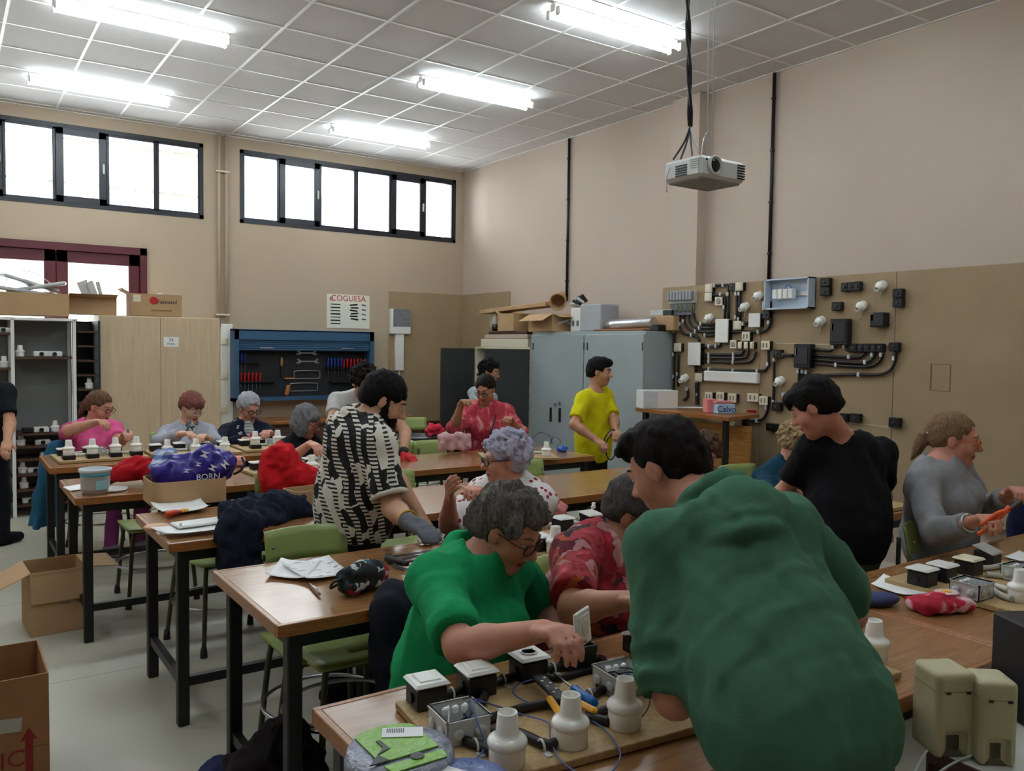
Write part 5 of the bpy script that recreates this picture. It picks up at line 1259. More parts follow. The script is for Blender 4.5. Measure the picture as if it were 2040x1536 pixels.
# printed fabrics
def m_bw():
    m, nt, b, tc = nodes_mat('black_and_cream_block_print', .9)
    mp = nd(nt, 'ShaderNodeMapping', {0: tc.outputs['Object'], 'Scale': (1, 1, .8), 'Rotation': (.3, .2, .5)})
    v = nd(nt, 'ShaderNodeTexVoronoi', {'Vector': mp.outputs[0], 'Scale': 17.0, 'Randomness': .7}, distance='CHEBYCHEV')
    cells = nd(nt, 'ShaderNodeSeparateColor', {0: v.outputs['Color']})
    wv = nd(nt, 'ShaderNodeTexWave', {'Vector': tc.outputs['Object'], 'Scale': 19.0, 'Distortion': 1.5, 'Detail': 1.0}, bands_direction='Z')
    wx = nd(nt, 'ShaderNodeTexWave', {'Vector': mp.outputs[0], 'Scale': 6.0, 'Distortion': 5.0, 'Detail': 1.0}, bands_direction='X')
    st = ramp(nt, wv.outputs[0], [(0, (22, 22, 24)), (.45, (214, 208, 196))]); bk = ramp(nt, cells.outputs[0], [(0, (20, 20, 22)), (.5, (216, 210, 198))])
    sel = ramp(nt, wx.outputs[0], [(0, (0, 0, 0)), (.6, (255, 255, 255))]); nt.links.new(mixc(nt, sel, bk, st), b.inputs['Base Color'])
    return m
def m_spots(name, base, dots, scale, thr, var=None):
    m, nt, b, tc = nodes_mat(name, .9)
    v = nd(nt, 'ShaderNodeTexVoronoi', {'Vector': tc.outputs['Object'], 'Scale': scale, 'Randomness': .6})
    fac = ramp(nt, v.outputs['Distance'], [(0, (255, 255, 255)), (thr, (0, 0, 0))])
    nt.links.new(mixc(nt, fac, base, dots), b.inputs['Base Color']); return m
def m_blotch(name, stops, scale, stretch=(1, 1, 1), dist=1.5):
    m, nt, b, tc = nodes_mat(name, .9); mp = nd(nt, 'ShaderNodeMapping', {0: tc.outputs['Object'], 'Scale': stretch})
    n = nd(nt, 'ShaderNodeTexNoise', {'Vector': mp.outputs[0], 'Scale': scale, 'Detail': 4.0, 'Distortion': dist})
    nt.links.new(ramp(nt, n.outputs[0], stops, 'LINEAR'), b.inputs['Base Color']); return m
def m_stripe(name, c0, c1, scale):
    m, nt, b, tc = nodes_mat(name, .9); wv = nd(nt, 'ShaderNodeTexWave', {'Vector': tc.outputs['Object'], 'Scale': scale}, bands_direction='Z')
    nt.links.new(ramp(nt, wv.outputs[0], [(0, c0), (.5, c1)]), b.inputs['Base Color']); return m
C_BW = m_bw()
C_SPOT = m_spots('white_cotton_with_crimson_spots', (226, 222, 222), (160, 30, 60), 26.0, .32)
def m_floral():
    m, nt, b, tc = nodes_mat('pink_red_floral_print', .9)
    n = nd(nt, 'ShaderNodeTexNoise', {'Vector': tc.outputs['Object'], 'Scale': 9.0, 'Detail': 3.0})
    mp = nd(nt, 'ShaderNodeVectorMath', {0: n.outputs['Color']}, operation='SCALE'); mp.inputs['Scale'].default_value = .22
    ad = nd(nt, 'ShaderNodeVectorMath', {0: tc.outputs['Object'], 1: mp.outputs[0]}, operation='ADD')
    v = nd(nt, 'ShaderNodeTexVoronoi', {'Vector': ad.outputs[0], 'Scale': 17.0}); s_ = nd(nt, 'ShaderNodeSeparateColor', {0: v.outputs['Color']})
    c = ramp(nt, s_.outputs[0], [(0, (176, 30, 52)), (.24, (216, 84, 96)), (.42, (228, 176, 178)), (.58, (64, 48, 62)), (.72, (196, 44, 60)), (.86, (226, 120, 50)), (.94, (120, 30, 50))])
    c2 = ramp(nt, v.outputs['Distance'], [(0, (255, 255, 255)), (.45, (150, 110, 118))], 'LINEAR')
    mx = nt.nodes.new('ShaderNodeMix'); mx.data_type = 'RGBA'; mx.blend_type = 'MULTIPLY'; mx.inputs[0].default_value = .7; nt.links.new(c, mx.inputs[6]); nt.links.new(c2, mx.inputs[7])
    nt.links.new(mx.outputs[2], b.inputs['Base Color']); return m
C_FLORAL = m_floral()
C_REDTIE = m_blotch('red_tie_dye_blouse', [(.35, (158, 34, 52)), (.52, (178, 54, 70)), (.68, (214, 148, 148))], 12, (1.4, 1.4, .6), .8)
C_STRIPE = m_stripe('navy_white_stripes', (28, 30, 44), (222, 222, 222), 26)
C_BLOUSE = m_blotch('grey_black_print_blouse', [(.35, (34, 36, 44)), (.5, (90, 92, 100)), (.62, (206, 206, 206))], 26)
arm = lambda e, w_, h=None, **k: dict(e=e, w=w_, **({'h': h} if h else {}), **k)
PPL = {}
PPL['edge'] = person('person in dark clothes cut off by the left edge of the picture', 7.85, (-22, 765), (-28, 722), (120, 10), 130, SK_WARM, {'m': 'dark'}, {'m': cloth('ink', (22, 24, 32)), 'sleeve': .75, 'hem': -.15}, {'m': cloth('ink2', (22, 24, 34))}, pel=(-24, 905), legmode='stand', arms={1: arm((20, 842, -1), (14, 880, -1), curl=30)}, h=.009, hw=.17)
PPL['pink'] = person('seated woman in a bright pink shirt and glasses, hair tied back', 7.28, (184, 846), (199, 811, -.06), (52, 18), 22, SK_ROSY, {'m': 'brown', 'style': 'tied', 'tail': 1}, {'m': cloth('pink', (220, 92, 146)), 'sleeve': .72, 'loose': 1, 'neck': .075}, {'m': cloth('purple', (146, 66, 128))}, arms={1: arm((137, 858, -1), (192, 841, -1), (214, 838, -1), curl=45), -1: arm((238, 880, -1), (250, 868, -1), (258, 858, -1), curl=50)}, glasses='brown', bust=True, bulk=1.05, shoes=M('grey_trainers', (126, 122, 128), .7), legface=40)
PPL['cardi'] = person('seated woman with short reddish hair in a pale grey cardigan', 7.28, (374, 850), (382, 812, -.06), (34, 26), 12, SK_FAIR, {'m': 'reddish', 'style': 'fringe', 'vol': .008}, {'m': cloth('palegrey', (166, 170, 182)), 'sleeve': 1.85, 'name': 'cardigan', 'open': C_BLOUSE}, arms={1: arm((318, 880, -1), (362, 864, -1), (388, 862, -1), curl=35), -1: arm((432, 884, -1), (412, 872, -1), (396, 864, -1), curl=40)}, glasses='thin', bust=True)
PPL['navy'] = person('seated white-haired woman in a navy cardigan over a striped top', 7.28, (489, 850), (496, 812, -.06), (30, 22), 15, SK_ROSY, {'m': 'silver', 'style': 'short', 'vol': .009}, {'m': cloth('navy', (26, 30, 48)), 'sleeve': 1.9, 'name': 'cardigan', 'open': C_STRIPE}, arms={1: arm((438, 886, -1), (488, 876, -1), (505, 872, -1), curl=45), -1: arm((556, 880, -1), (538, 862, -1), (526, 858, -1), curl=40)}, glasses='thick', bust=True, bulk=1.08)
PPL['bob'] = person('seated woman with a grey bob and glasses, dressed in black', 6.02, (601, 880), (612, 838, -.08), (58, 22), 42, SK_ROSY, {'m': 'greybob', 'style': 'bob'}, {'m': MATS['cloth_black'], 'sleeve': 1.45, 'loose': 1}, arms={1: arm((572, 920, -1), (618, 884, -1), (640, 893, -1), curl=35), -1: arm((660, 915, 1), (650, 900, -1))}, glasses='brown', bust=True, bulk=1.06)
PPL['white'] = person('man in a white shirt bent over a table, only curly hair showing', 5.9, (722, 790, -.02), (724, 763, -.17), (10, 52), 8, SK_FAIR, {'m': 'dark', 'style': 'curly', 'seed': 9, 'vol': .004}, {'m': cloth('offwhite', (190, 190, 188)), 'sleeve': .62, 'hem': -.1, 'loose': 1}, pel=(712, 880, .16), legmode='stand', hw=.19, arms={1: arm((662, 842, -1), (648, 896, -1)), -1: arm((808, 862, -1), (804, 902, -1), (832, 922, -1), curl=8)}, bulk=1.05)
PPL['cab'] = person('dark-haired boy in a pale shirt reaching into the open dark cabinet', 7.35, (962, 779), (976, 741, -.02), (68, 14), 120, SK_TAN, {'m': 'black', 'style': 'curly', 'seed': 5, 'vol': .002}, {'m': cloth('paleblue', (164, 172, 182)), 'sleeve': .6}, pel=(955, 880, .05), legmode='stand', arms={1: arm((925, 808, -1), (935, 850, -1)), -1: arm((985, 830, 1), (1000, 860, 1))}, h=.0085)
PPL['red'] = person('standing woman in a red tie-dyed blouse with a shoulder strap and glasses', 6.02, (970, 812), (967, 776, -.05), (-22, 24), -5, SK_TAN, {'m': 'dark', 'style': 'tied'}, {'m': C_REDTIE, 'sleeve': 1.15, 'loose': 1, 'hem': -.25, 'name': 'blouse', 'g': .016}, pel=(972, 905, .03), legmode='stand', arms={1: arm((905, 852, -1), (918, 808, -1), (932, 790, -1), curl=40), -1: arm((1036, 862, -1), (1018, 840, -1), (1010, 826, -1), curl=45)}, glasses='brown', bust=True, bulk=1.12, h=.0078)
PPL['yellow'] = person('boy in a bright yellow T-shirt carrying a loop of black cable', 5.55, (1184, 779), (1195, 741, -.02), (74, 6), 58, SK_WARM, {'m': 'black', 'style': 'quiff', 'vol': .004}, {'m': cloth('yellow', (214, 204, 20)), 'sleeve': .78, 'hem': -.18, 'loose': 1}, {'m': MATS['cloth_black']}, pel=(1182, 897, .03), legmode='stand', arms={1: arm((1144, 846, -1), (1190, 878, -1), (1208, 890, -1), curl=50), -1: arm((1224, 838, -1), (1226, 858, -1), (1230, 870, -1), curl=60)}, h=.008)
PPL['lilac'] = person('seated woman with lilac curls and black glasses in a red-spotted white blouse', 3.42, (1018, 968), (1004, 916, -.04), (-72, 4), -30, SK_ROSY, {'m': 'lilac', 'style': 'curly', 'vol': .014, 'seed': 2, 'line': -.004, 'brow': 'silver'}, {'m': C_SPOT, 'sleeve': .98, 'loose': 1, 'name': 'blouse', 'g': .016, 'neck': .082}, hw=.175, arms={1: arm((893, 1046, -1), (897, 990, -1), (893, 962, -1), curl=25, pn=(1, 0, 0)), -1: arm((1000, 1046, -1), (955, 985, -1), (938, 962, -1), curl=40)}, glasses='thick', bust=True, bulk=1.12, h=.0066)
PPL['beard'] = person('bearded man in a black and cream patterned hooded shirt with a grey glove', 3.42, (722, 842, .0), (766, 798, -.03), (88, 30), 112, SK_FAIR, {'m': 'black', 'style': 'short', 'line': -.012, 'vol': .004}, {'m': C_BW, 'sleeve': .8, 'hem': -.16, 'loose': 1, 'hood': 1, 'g': .018, 'name': 'hooded_shirt'}, {'m': cloth('charcoal', (40, 42, 48))}, pel=(702, 1030, .05), legmode='stand', hw=.185, bulk=1.1, arms={1: arm((782, 1012, -1), (822, 1044, -1), (862, 1064, -1), curl=10), -1: arm((800, 960, 1), (840, 1030, 1))}, beard='black', h=.0066)
PPL['curl'] = person('woman with curly brown hair mostly hidden behind the green hoodie', 3.45, (1398, 962), (1403, 908, -.05), (14, 18), 10, SK_ROSY, {'m': 'curlbrown', 'style': 'curly', 'seed': 7, 'vol': .006}, {'m': cloth('plum', (90, 50, 62)), 'sleeve': 1.8}, arms={1: arm((1350, 1010, -1), (1390, 1010, -1)), -1: arm((1450, 1010, -1), (1420, 1010, -1))}, bust=True)
PPL['blonde'] = person('blonde curly-haired woman in a teal jacket leaning over the table', 3.45, (1566, 935), (1585, 886, -.06), (46, 30), 35, SK_ROSY, {'m': 'blonde', 'style': 'curly', 'seed': 4, 'vol': .008}, {'m': cloth('teal', (24, 62, 82)), 'sleeve': 1.9, 'name': 'jacket'}, arms={1: arm((1530, 985, -1), (1580, 1000, -1)), -1: arm((1660, 980, -1), (1620, 1000, -1))}, bust=True, bulk=1.05)
PPL['blackt'] = person('dark-haired boy in a black T-shirt bending over, his back half turned', 2.2, (1688, 872), (1622, 812, .02), (-98, 30), -142, SK_ROSY, {'m': 'black', 'style': 'fringe', 'vol': .006}, {'m': MATS['cloth_black'], 'sleeve': .72, 'hem': -.22, 'loose': 1}, {'m': cloth('olive', (84, 88, 50))}, pel=(1686, 1075, -.06), legmode='stand', hw=.17, arms={-1: arm((1560, 984, 1), (1600, 990, 1), (1612, 992, 1)), 1: arm((1758, 990, 1), (1750, 1045, -1))}, h=.0066)
PPL['grey'] = person('woman with a blonde ponytail and orange glasses in a grey sweatshirt', 2.02, (1868, 925), (1902, 876, -.02), (86, 8), 68, SK_ROSY, {'m': 'pony', 'style': 'tied', 'tail': 1, 'tie': 1, 'line': .01}, {'m': cloth('heather', (142, 142, 146), .12), 'sleeve': 1.82, 'hem': -.2, 'loose': 1, 'name': 'sweatshirt', 'g': .014, 'neck': .056, 'nf': 0}, pel=(1872, 1085, .02), legmode='stand', arms={1: arm((1862, 1062, -1), (1938, 1040, -1), (1985, 1022, -1), curl=50), -1: arm((1965, 1020, 1), (2010, 985, -1), (2040, 965, -1), curl=50)}, glasses='orange', bust=True, bulk=.98, h=.0066)
PPL['green'] = person('seated woman with short grey hair and dark glasses in a plain green top', 2.06, (948, 1108), (1012, 1056, -.06), (62, 28), 48, SK_ROSY, {'m': 'saltpepper', 'style': 'short', 'vol': .010, 'line': .006, 'wavy': 1}, {'m': cloth('emerald', (28, 152, 94)), 'sleeve': .86, 'loose': 1, 'g': .016, 'name': 'knit_top', 'collar': 1, 'h': .0078, 'hem': -.25}, lean=(-.04, .1, 0), hw=.16, arms={1: arm((918, 1288, -1), (1082, 1256, -1), (1145, 1262, -1), curl=42), -1: arm((1085, 1215, 1), (1120, 1262, -1), (1150, 1275, -1), curl=45)}, glasses='brown', bust=True, bulk=1.0, h=.006, hs=.97)
PPL['floral'] = person('seated woman in a pink and red floral blouse, face hidden by the hoodie', 2.08, (1222, 1072), (1268, 1025, -.05), (70, 28), 50, SK_TAN, {'m': 'dkgrey', 'style': 'short', 'vol': .006}, {'m': C_FLORAL, 'sleeve': .85, 'loose': 1, 'name': 'blouse', 'g': .016, 'vneck': 1}, lean=(-.08, .12, 0), hw=.17, arms={1: arm((1142, 1212, -1), (1252, 1196, -1), (1300, 1200, -1), curl=40), -1: arm((1330, 1170, 1), (1320, 1215, -1))}, bust=True, bulk=1.12, glasses='brown', h=.0066)
PPL['hoodie'] = person('young man in a dark green hoodie leaning over the front table, seen from behind', 1.2, (1424, 1024, 0), (1328, 932, .16), (-118, 30), -162, SK_ROSY, {'m': 'dark', 'style': 'quiff', 'line': -.004, 'vol': -.004}, {'m': cloth('forest', (72, 116, 92), .05), 'sleeve': .97, 'ak': .015, 'rolls': (-1,), 'groove': (-1,), 'hem': -.5, 'hood': .92, 'g': .016, 'name': 'hoodie', 'h': .0075, 'neck': .07, 'loose': 1, 'noise': [(.006, .16, 3, (1, 1, .5)), (.003, .06, 12, (1, 1, .5))]}, {'m': cloth('denim', (30, 34, 46)), 'waist': -.02}, pel=(1598, 1450, -.28), D0=1.82, legmode='stand', hw=.152, bulk=.93, hs=.95, arms={-1: arm((1345, 1392, -1), (1335, 1300, 1), ul=1.05), 1: arm((1690, 1200, 1), (1690, 1270, 1))}, h=.006)
# ---------------------------------------------------------------- wiring practice boards on the tables
def rot2(rz): return np.array([[math.cos(rz), -math.sin(rz)], [math.sin(rz), math.cos(rz)]])
MAT_COND_B = MATS['black_conduit']; MAT_COND_G = M('grey_conduit', (196, 196, 188), .45)
class Board:
    def __init__(s, label, x, y, L, W, rz=0, th=.018, z=ZT):
        s.t = thing('wiring_board', label, 'wiring board', (x, y, z+.001), rz, 'wiring practice boards on the tables'); s.z = z+.001+th; s.x, s.y, s.rz = x, y, rz; s.RZ = eul(rz)
        MB().box((L/2, W/2, th/2), (L, W, th), bev=.002).build('base_board', MAT_BOARD, s.t)
    def uv(s, u, v): d = rot2(s.rz) @ np.array((u, v)); return np.array((s.x+d[0], s.y+d[1], s.z))
    def px(s, a, b, h=0): p = at(a, b, Z=s.z+h); return np.array((p[0], p[1], s.z))
    def plate(s, p, face='switch', tilt=0, box=True, rz=None, mat=None, hgt=.05):
        R = eul(s.rz if rz is None else rz); m = mat or MAT_WHITE
        bo = MB().box(p+np.array((0, 0, hgt/2)), (.074, .074, hgt), R, bev=.003)
        o = bo.build('mounting_box', MAT_BLACK, s.t, True)
        for q in (-1, 1): MB().lathe([(.012, 0), (.012, .006)], p+R @ np.array((q*.037, 0, .022)), R=R @ eul(0, 0, q*PI/2), n=10).build('knockout', MAT_BLACK, o, True)
        if face == 'open':
            b2 = MB()
            for q in (-1, 1): b2.box(p+R @ np.array((q*.035, 0, hgt+.008)), (.004, .074, .018), R); b2.box(p+R @ np.array((0, q*.035, hgt+.008)), (.07, .004, .018), R)
            b2.build('box_rim', MAT_BLACK, o, True); return o
        Rt = R @ eul(0, tilt)
        c = p+np.array((0, 0, hgt+.007))
        pl = MB().box(c, (.086, .086, .006), Rt, bev=.003).box(c+Rt @ np.array((0, 0, .003)), (.08, .08, .006), Rt, bev=.0055).build('cover_plate', m, o, True)
        if face == 'switch': MB().box(c+Rt @ np.array((0, 0, .007)), (.052, .052, .006), Rt @ eul(0, .05), bev=.002).build('rocker', m, o, True)
        if face == 'socket':
            MB().lathe([(.022, 0), (.022, .003), (.019, .003), (.018, -.0)], c+Rt @ np.array((0, 0, .008)), R=Rt, n=20).build('socket_well', m, o, True)
            for q in (-1, 1): MB().lathe([(.003, 0), (.003, .001)], c+Rt @ np.array((q*.009, 0, .0125)), R=Rt, n=8).build('socket_hole', MAT_BLACK, o, True)
        return o
    def jbox(s, p, d=.1, rz=None, wires=True, hgt=.055):
        R = eul(s.rz if rz is None else rz); t = .003; b = MB().box(p+np.array((0, 0, t/2)), (d, d, t), R)
        for q in (-1, 1):
            b.box(p+R @ np.array((q*(d/2-t/2), 0, hgt/2)), (t, d, hgt), R); b.box(p+R @ np.array((0, q*(d/2-t/2), hgt/2)), (d, t, hgt), R)
            b.box(p+R @ np.array((q*(d/2), 0, hgt-.002)), (.006, d+.006, .004), R); b.box(p+R @ np.array((0, q*(d/2), hgt-.002)), (d+.006, .006, .004), R)
        o = b.build('junction_box', MAT_GREYP, s.t, True)
        for q in (-1, 1):
            for e in (-.25, .25):
                MB().lathe([(.012, 0), (.014, .003), (.006, .004)], p+R @ np.array((q*d/2, e*d, hgt*.45)), R=R @ eul(0, 0, q*PI/2), n=12).build('knockout', MAT_GREYP, o, True)
                MB().lathe([(.012, 0), (.014, .003), (.006, .004)], p+R @ np.array((e*d, q*d/2, hgt*.45)), R=R @ eul(0, -q*PI/2), n=12).build('knockout', MAT_GREYP, o, True)
        if wires:
            g = np.random.default_rng(int(abs(p[0]*997)))
            for i in range(4):
                a, b_, c = [p+R @ np.array((g.uniform(-.4, .4)*d, g.uniform(-.4, .4)*d, z)) for z in (.02, .05, .03)]
                MB().tube(smooth_path([a, b_, c], 5), .0022, 5).build('wire', (MAT_BLUE, MAT_BLACK, MAT_COND_B, MAT_GREYP)[i], o, True)
            for i in range(3): MB().box(p+R @ np.array((-.02+.022*i, .025, .045)), (.016, .012, .016), R @ eul(.3*i), bev=.003).build('terminal', MAT_PAPER, o, True)
        return o
    def lamp(s, p, black=False, sc=1.0): return lamp_holder(s.t, p+np.array((0, 0, .032 if black else 0)), sc, black=False) if not black else s._bl(p, sc)
    def _bl(s, p, sc):
        o = lamp_holder(s.t, p+np.array((0, 0, .03)), sc); MB().box(p+np.array((0, 0, .016)), (.08, .08, .032), s.RZ, bev=.004).build('base_box', MAT_BLACK, o, True); return o
    def cond(s, pts, r=.0105, mat=None, clips=()):
        P = [np.array(q)+np.array((0, 0, r+.001)) for q in pts]
        MB().tube(smooth_path(P, 6), r, 8).build('conduit', mat or MAT_COND_B, s.t, True)
        for c in clips: MB().tube([np.array(c)+s.RZ @ np.array((0, (r+.003)*math.cos(a), r+(r+.003)*math.sin(a))) for a in np.linspace(-.4, PI+.4, 9)], .003, 5).box(np.array(c)+np.array((0, -.022, .002)), (.014, .02, .003), s.RZ).build('clip', MAT_GREYP, s.t, True)
# board nearest the camera (black conduits)
b = Board('practice board with black conduits, white switches and bulb holders, nearest the camera', .816, 1.297, .655, .42, math.radians(-6))
P1, P2, P3, P4 = b.px(850, 1352, .06), b.px(950, 1329, .06), b.px(1053, 1302, .06), b.px(1150, 1293, .05)
JA, JB = b.px(915, 1413, .055), b.px(1238, 1330, .055)
b.plate(P1, 'switch'); b.plate(P2, 'switch'); b.plate(P3, 'socket'); b.plate(P4, 'open'); b.jbox(JA); b.jbox(JB)
L1, L2, L3 = b.px(1010, 1522), b.px(1136, 1482), b.px(1244, 1446)
for q in (L1, L2, L3): b.lamp(q)
R6 = eul(b.rz); u6, v6 = R6[:, 0], R6[:, 1]
b.cond([P1+u6*.036, P2-u6*.036], clips=[(P1+P2)/2]); b.cond([P2+u6*.036, P3-u6*.036], clips=[(P2+P3)/2]); b.cond([P3+u6*.036, P4-u6*.036], clips=[(P3+P4)/2])
b.cond([JA+u6*.05+v6*.01, JA+u6*.18+v6*.03, JB-u6*.14-v6*.02, JB-u6*.05], clips=[JA+u6*.11+v6*.02, JB-u6*.1-v6*.01])
b.cond([P3+u6*.02-v6*.036, P3+u6*.06-v6*.06, P4-v6*.05+u6*.02, JB-u6*.05+v6*.02], r=.009)
b.cond([P2-v6*.036, P2-v6*.075-u6*.02, JA+v6*.05+u6*.03]); b.cond([P4+u6*.036, P4+u6*.08, JB+v6*.06, JB+v6*.05], r=.01)
b.cond([JA-v6*.05-u6*.01, JA-v6*.09+u6*.01, L1+v6*.03-u6*.01], clips=[JA-v6*.08]); b.cond([JA-v6*.04+u6*.05, JA-v6*.06+u6*.1, L2-u6*.06+v6*.005, L2-u6*.036], clips=[L2-u6*.07])
b.cond([JB-v6*.05-u6*.02, JB-v6*.09-u6*.05, L3+v6*.06-u6*.055, L3-u6*.03+v6*.01], clips=[JB-v6*.08-u6*.04]); b.cond([JB+u6*.05-v6*.02, JB+u6*.08-v6*.04, JB+u6*.1-v6*.09], clips=[JB+u6*.09-v6*.06])
def wire(name, lab, mat, pts, r=.0018, h=.008, zz=None):
    z0 = (zz if zz is not None else ZT+.02)
    P = [at(x, y, Z=z0+(q[0] if (q := k[2:]) else h)) for k in pts for x, y in [k[:2]]]
    t = thing(name, lab, 'wire', (P[0][0], P[0][1], z0)); MB().tube(smooth_path(P, 8), r, 6).build('strand', mat, t, True); return t
MAT_BLUEW = M('blue_wire_sheath', (66, 92, 160), .4)
wire('blue_wire', 'thin blue wire curling over the left box of the front board', MAT_BLUEW, [(962, 1398, .05), (944, 1400, .07), (952, 1440, .05), (966, 1480, .02), (960, 1500), (944, 1515)])
wire('blue_wire', 'long blue wire looping around the middle bulb holder of the front board', MAT_BLUEW, [(945, 1392, .07), (985, 1405, .03), (1050, 1426), (1092, 1440), (1096, 1470), (1110, 1505), (1135, 1530), (1160, 1545)])
wire('blue_wire', 'blue wire making a wide bend right of the middle bulb holder', MAT_BLUEW, [(1065, 1352), (1030, 1365), (1024, 1382), (1060, 1402), (1120, 1412), (1180, 1436), (1215, 1465), (1236, 1500), (1225, 1530), (1205, 1545)])
wire('black_wire', 'thin black wire passing in front of the right bulb holder', MAT_BLACK, [(1152, 1428), (1190, 1434), (1240, 1438), (1278, 1428), (1294, 1400, .02), (1290, 1370, .04), (1262, 1335, .06), (1235, 1330, .06)])
wire('yellow_wire', 'short yellow wire bending out of the right box', M('yellow_wire_sheath', (200, 190, 80), .4), [(1262, 1352, .03), (1272, 1358, .04), (1268, 1372, .03), (1262, 1385, .01)], .0022)
# wire stripper and screwdriver lying on the board
zb6 = b.z
def lying(px0, py0, px1, py1, z): p, q = at(px0, py0, Z=z), at(px1, py1, Z=z); return p, q, frame_of(q-p)
ws = thing('wire_stripper', 'wire stripper with black perforated jaws and orange grips on the front board', 'wire stripper', at(1110, 1385, Z=zb6+.02))
p, q, R_ = lying(1070, 1346, 1122, 1396, zb6+.026); L_ = np.linalg.norm(q-p)
hd_ = MB().box((p+q)/2, (.034, .01, L_), R_, bev=.003).build('jaw', MAT_BLACK, ws, True)
for i in range(6): MB().lathe([(.004, 0), (.004, .0012)], p+(q-p)*(.2+.11*i)+R_[:, 0]*(.007*(-1)**i)+np.array((0, 0, .0055)), n=8).build('gauge_hole', MAT_PAPER, ws, True)
for (e0_, e1_) in (((1094, 1390), (1118, 1425)), ((1120, 1384), (1188, 1418))):
    p, q, R_ = lying(*e0_, *e1_, zb6+.024); MB().box((p+q)/2, (.018, .014, np.linalg.norm(q-p)), R_, bev=.005).build('grip', MAT_YELLOW, ws, True)
sd = thing('screwdriver', 'small screwdriver with a translucent blue handle lying on the front board', 'screwdriver', at(1140, 1375, Z=zb6+.02))
p, q, R_ = lying(1140, 1370, 1184, 1402, zb6+.022); L_ = np.linalg.norm(q-p)
MB().lathe([(.006, 0), (.011, .012), (.0095, L_*.4), (.0125, L_*.75), (.011, L_)], p, R=R_, n=12).build('grip', M('blue_translucent', (30, 110, 196), .2), sd, True)
q2 = at(1103, 1340, Z=zb6+.02); MB().tube([p, q2], .0025, 6).build('shaft', MAT_STEEL, sd, True)
# second front board, mostly hidden
b2 = Board('practice board half hidden behind the green hoodie, with one bulb holder showing at its corner', 1.55, 1.17, .5, .5, 0)
b2.plate(b2.px(1278, 1256, .06), 'socket', tilt=-.3); b2.lamp(b2.px(1740, 1312)); b2.cond([b2.uv(.1, .36), b2.uv(.25, .3), b2.uv(.42, .12)]); b2.jbox(b2.uv(.25, .2))
# right-hand board (grey conduits)
b7 = Board('practice board with grey conduits and white plates in front of the grey sweatshirt', 2.84, 1.2, .66, .5, 0)
for (x, y, f, tl, m) in ((1838, 1131, 'plain', 0, MAT_WHITE), (1878, 1123, 'plain', 0, MAT_WHITE), (1930, 1111, 'plain', 0, MAT_CREAM), (1968, 1092, 'plain', .3, MAT_GREYP)): b7.plate(b7.px(x, y, .06), f, tl, mat=m)
q1, q2 = b7.px(1936, 1156, .055), b7.px(2035, 1126, .055); b7.jbox(q1); b7.jbox(q2); l7 = b7.px(2032, 1196); b7.lamp(l7)
for pts in ([(1865, 1152), (1900, 1155)], [(1970, 1168), (2010, 1182)], [(1965, 1150), (2005, 1152), (2040, 1135)], [(1905, 1134), (1960, 1138), (2015, 1128)], [(1955, 1162), (1990, 1190), (2015, 1200)]): b7.cond([b7.px(*q) for q in pts], .0105, MAT_COND_G)
# board beside the lilac-haired woman
b5 = Board('practice board with thick grey conduits on the table before the lilac-haired woman', 1.97, 2.52, .62, .46, 0)
b5.plate(b5.px(1121, 1030, .06), 'plain'); b5.plate(b5.px(1177, 1021, .06), 'plain', .1); b5.plate(b5.px(1075, 1066, .06), 'plain')
b5.lamp(b5.px(1106, 1100)); b5.jbox(b5.px(1190, 1053, .05), .09)
for pts in ([(1085, 1052), (1110, 1050)], [(1135, 1044), (1160, 1050), (1190, 1054)], [(1120, 1076), (1160, 1070), (1185, 1060)], [(1125, 1088), (1180, 1086), (1210, 1080)], [(1080, 1080), (1100, 1090)], [(1150, 1040), (1170, 1036)], [(1085, 1090), (1100, 1098)]): b5.cond([b5.px(*q) for q in pts], .0115, MAT_COND_G)
wire('thin_wires', 'thin dark wires springing from the plate right of the grey hair', MAT_BLACK, [(1170, 1015, .07), (1190, 1000, .1), (1205, 1012, .08), (1220, 1030, .05)], .0016)
tb = thing('terminal_strip', 'small clear terminal strip standing on a switch plate', 'terminal', at(1182, 1010, Z=ZT+.11)); MB().box((0, 0, 0), (.03, .012, .016), eul(.4), bev=.003).box((.01, .01, .012), (.02, .012, .014), eul(.2), bev=.003).build('block', MAT_PAPER, tb)
# rear row boards
def far_board(label, x, y, L, W, rz, lamps, plates, jb=True, black=True):
    q = Board(label, x, y, L, W, rz)
    for (u, v) in lamps: q.lamp(q.uv(u, v), black=black)
    for i, (u, v) in enumerate(plates): q.plate(q.uv(u, v), 'switch' if i % 2 else 'plain', hgt=.04)
    if jb: q.jbox(q.uv(L*.5, W*.55), .08)
    for i in range(len(plates)-1): q.cond([q.uv(plates[i][0]+.037, plates[i][1]), q.uv(plates[i+1][0]-.037, plates[i+1][1])], .0105, MAT_COND_G)
    for (u, v) in lamps: q.cond([q.uv(u, v+.04), q.uv(u+.03, v+.12), q.uv(L*.5, W*.5)], .0105, MAT_COND_G)
    return q
far_board('practice board with four bulb holders on black boxes before the woman in pink', .655, 6.42, .58, .45, .03, [(.07, .09), (.22, .09), (.37, .09), (.51, .09)], [(.07, .34), (.24, .35), (.42, .35)])
far_board('practice board with white fittings before the woman in the grey cardigan', 1.27, 6.38, .62, .44, .0, [(.1, .12), (.3, .1), (.52, .12)], [(.06, .34), (.24, .36), (.42, .36), (.56, .33)], black=False)
far_board('practice board with white fittings before the woman in the navy cardigan', 1.93, 6.42, .55, .42, 0, [(.1, .1), (.28, .1), (.45, .12)], [(.08, .32), (.24, .34), (.42, .34)])
far_board('practice board with switch plates before the woman with the grey bob', 1.64, 5.06, .62, .46, .06, [(.35, .1), (.52, .12)], [(.08, .36), (.25, .37), (.45, .36)], black=False)
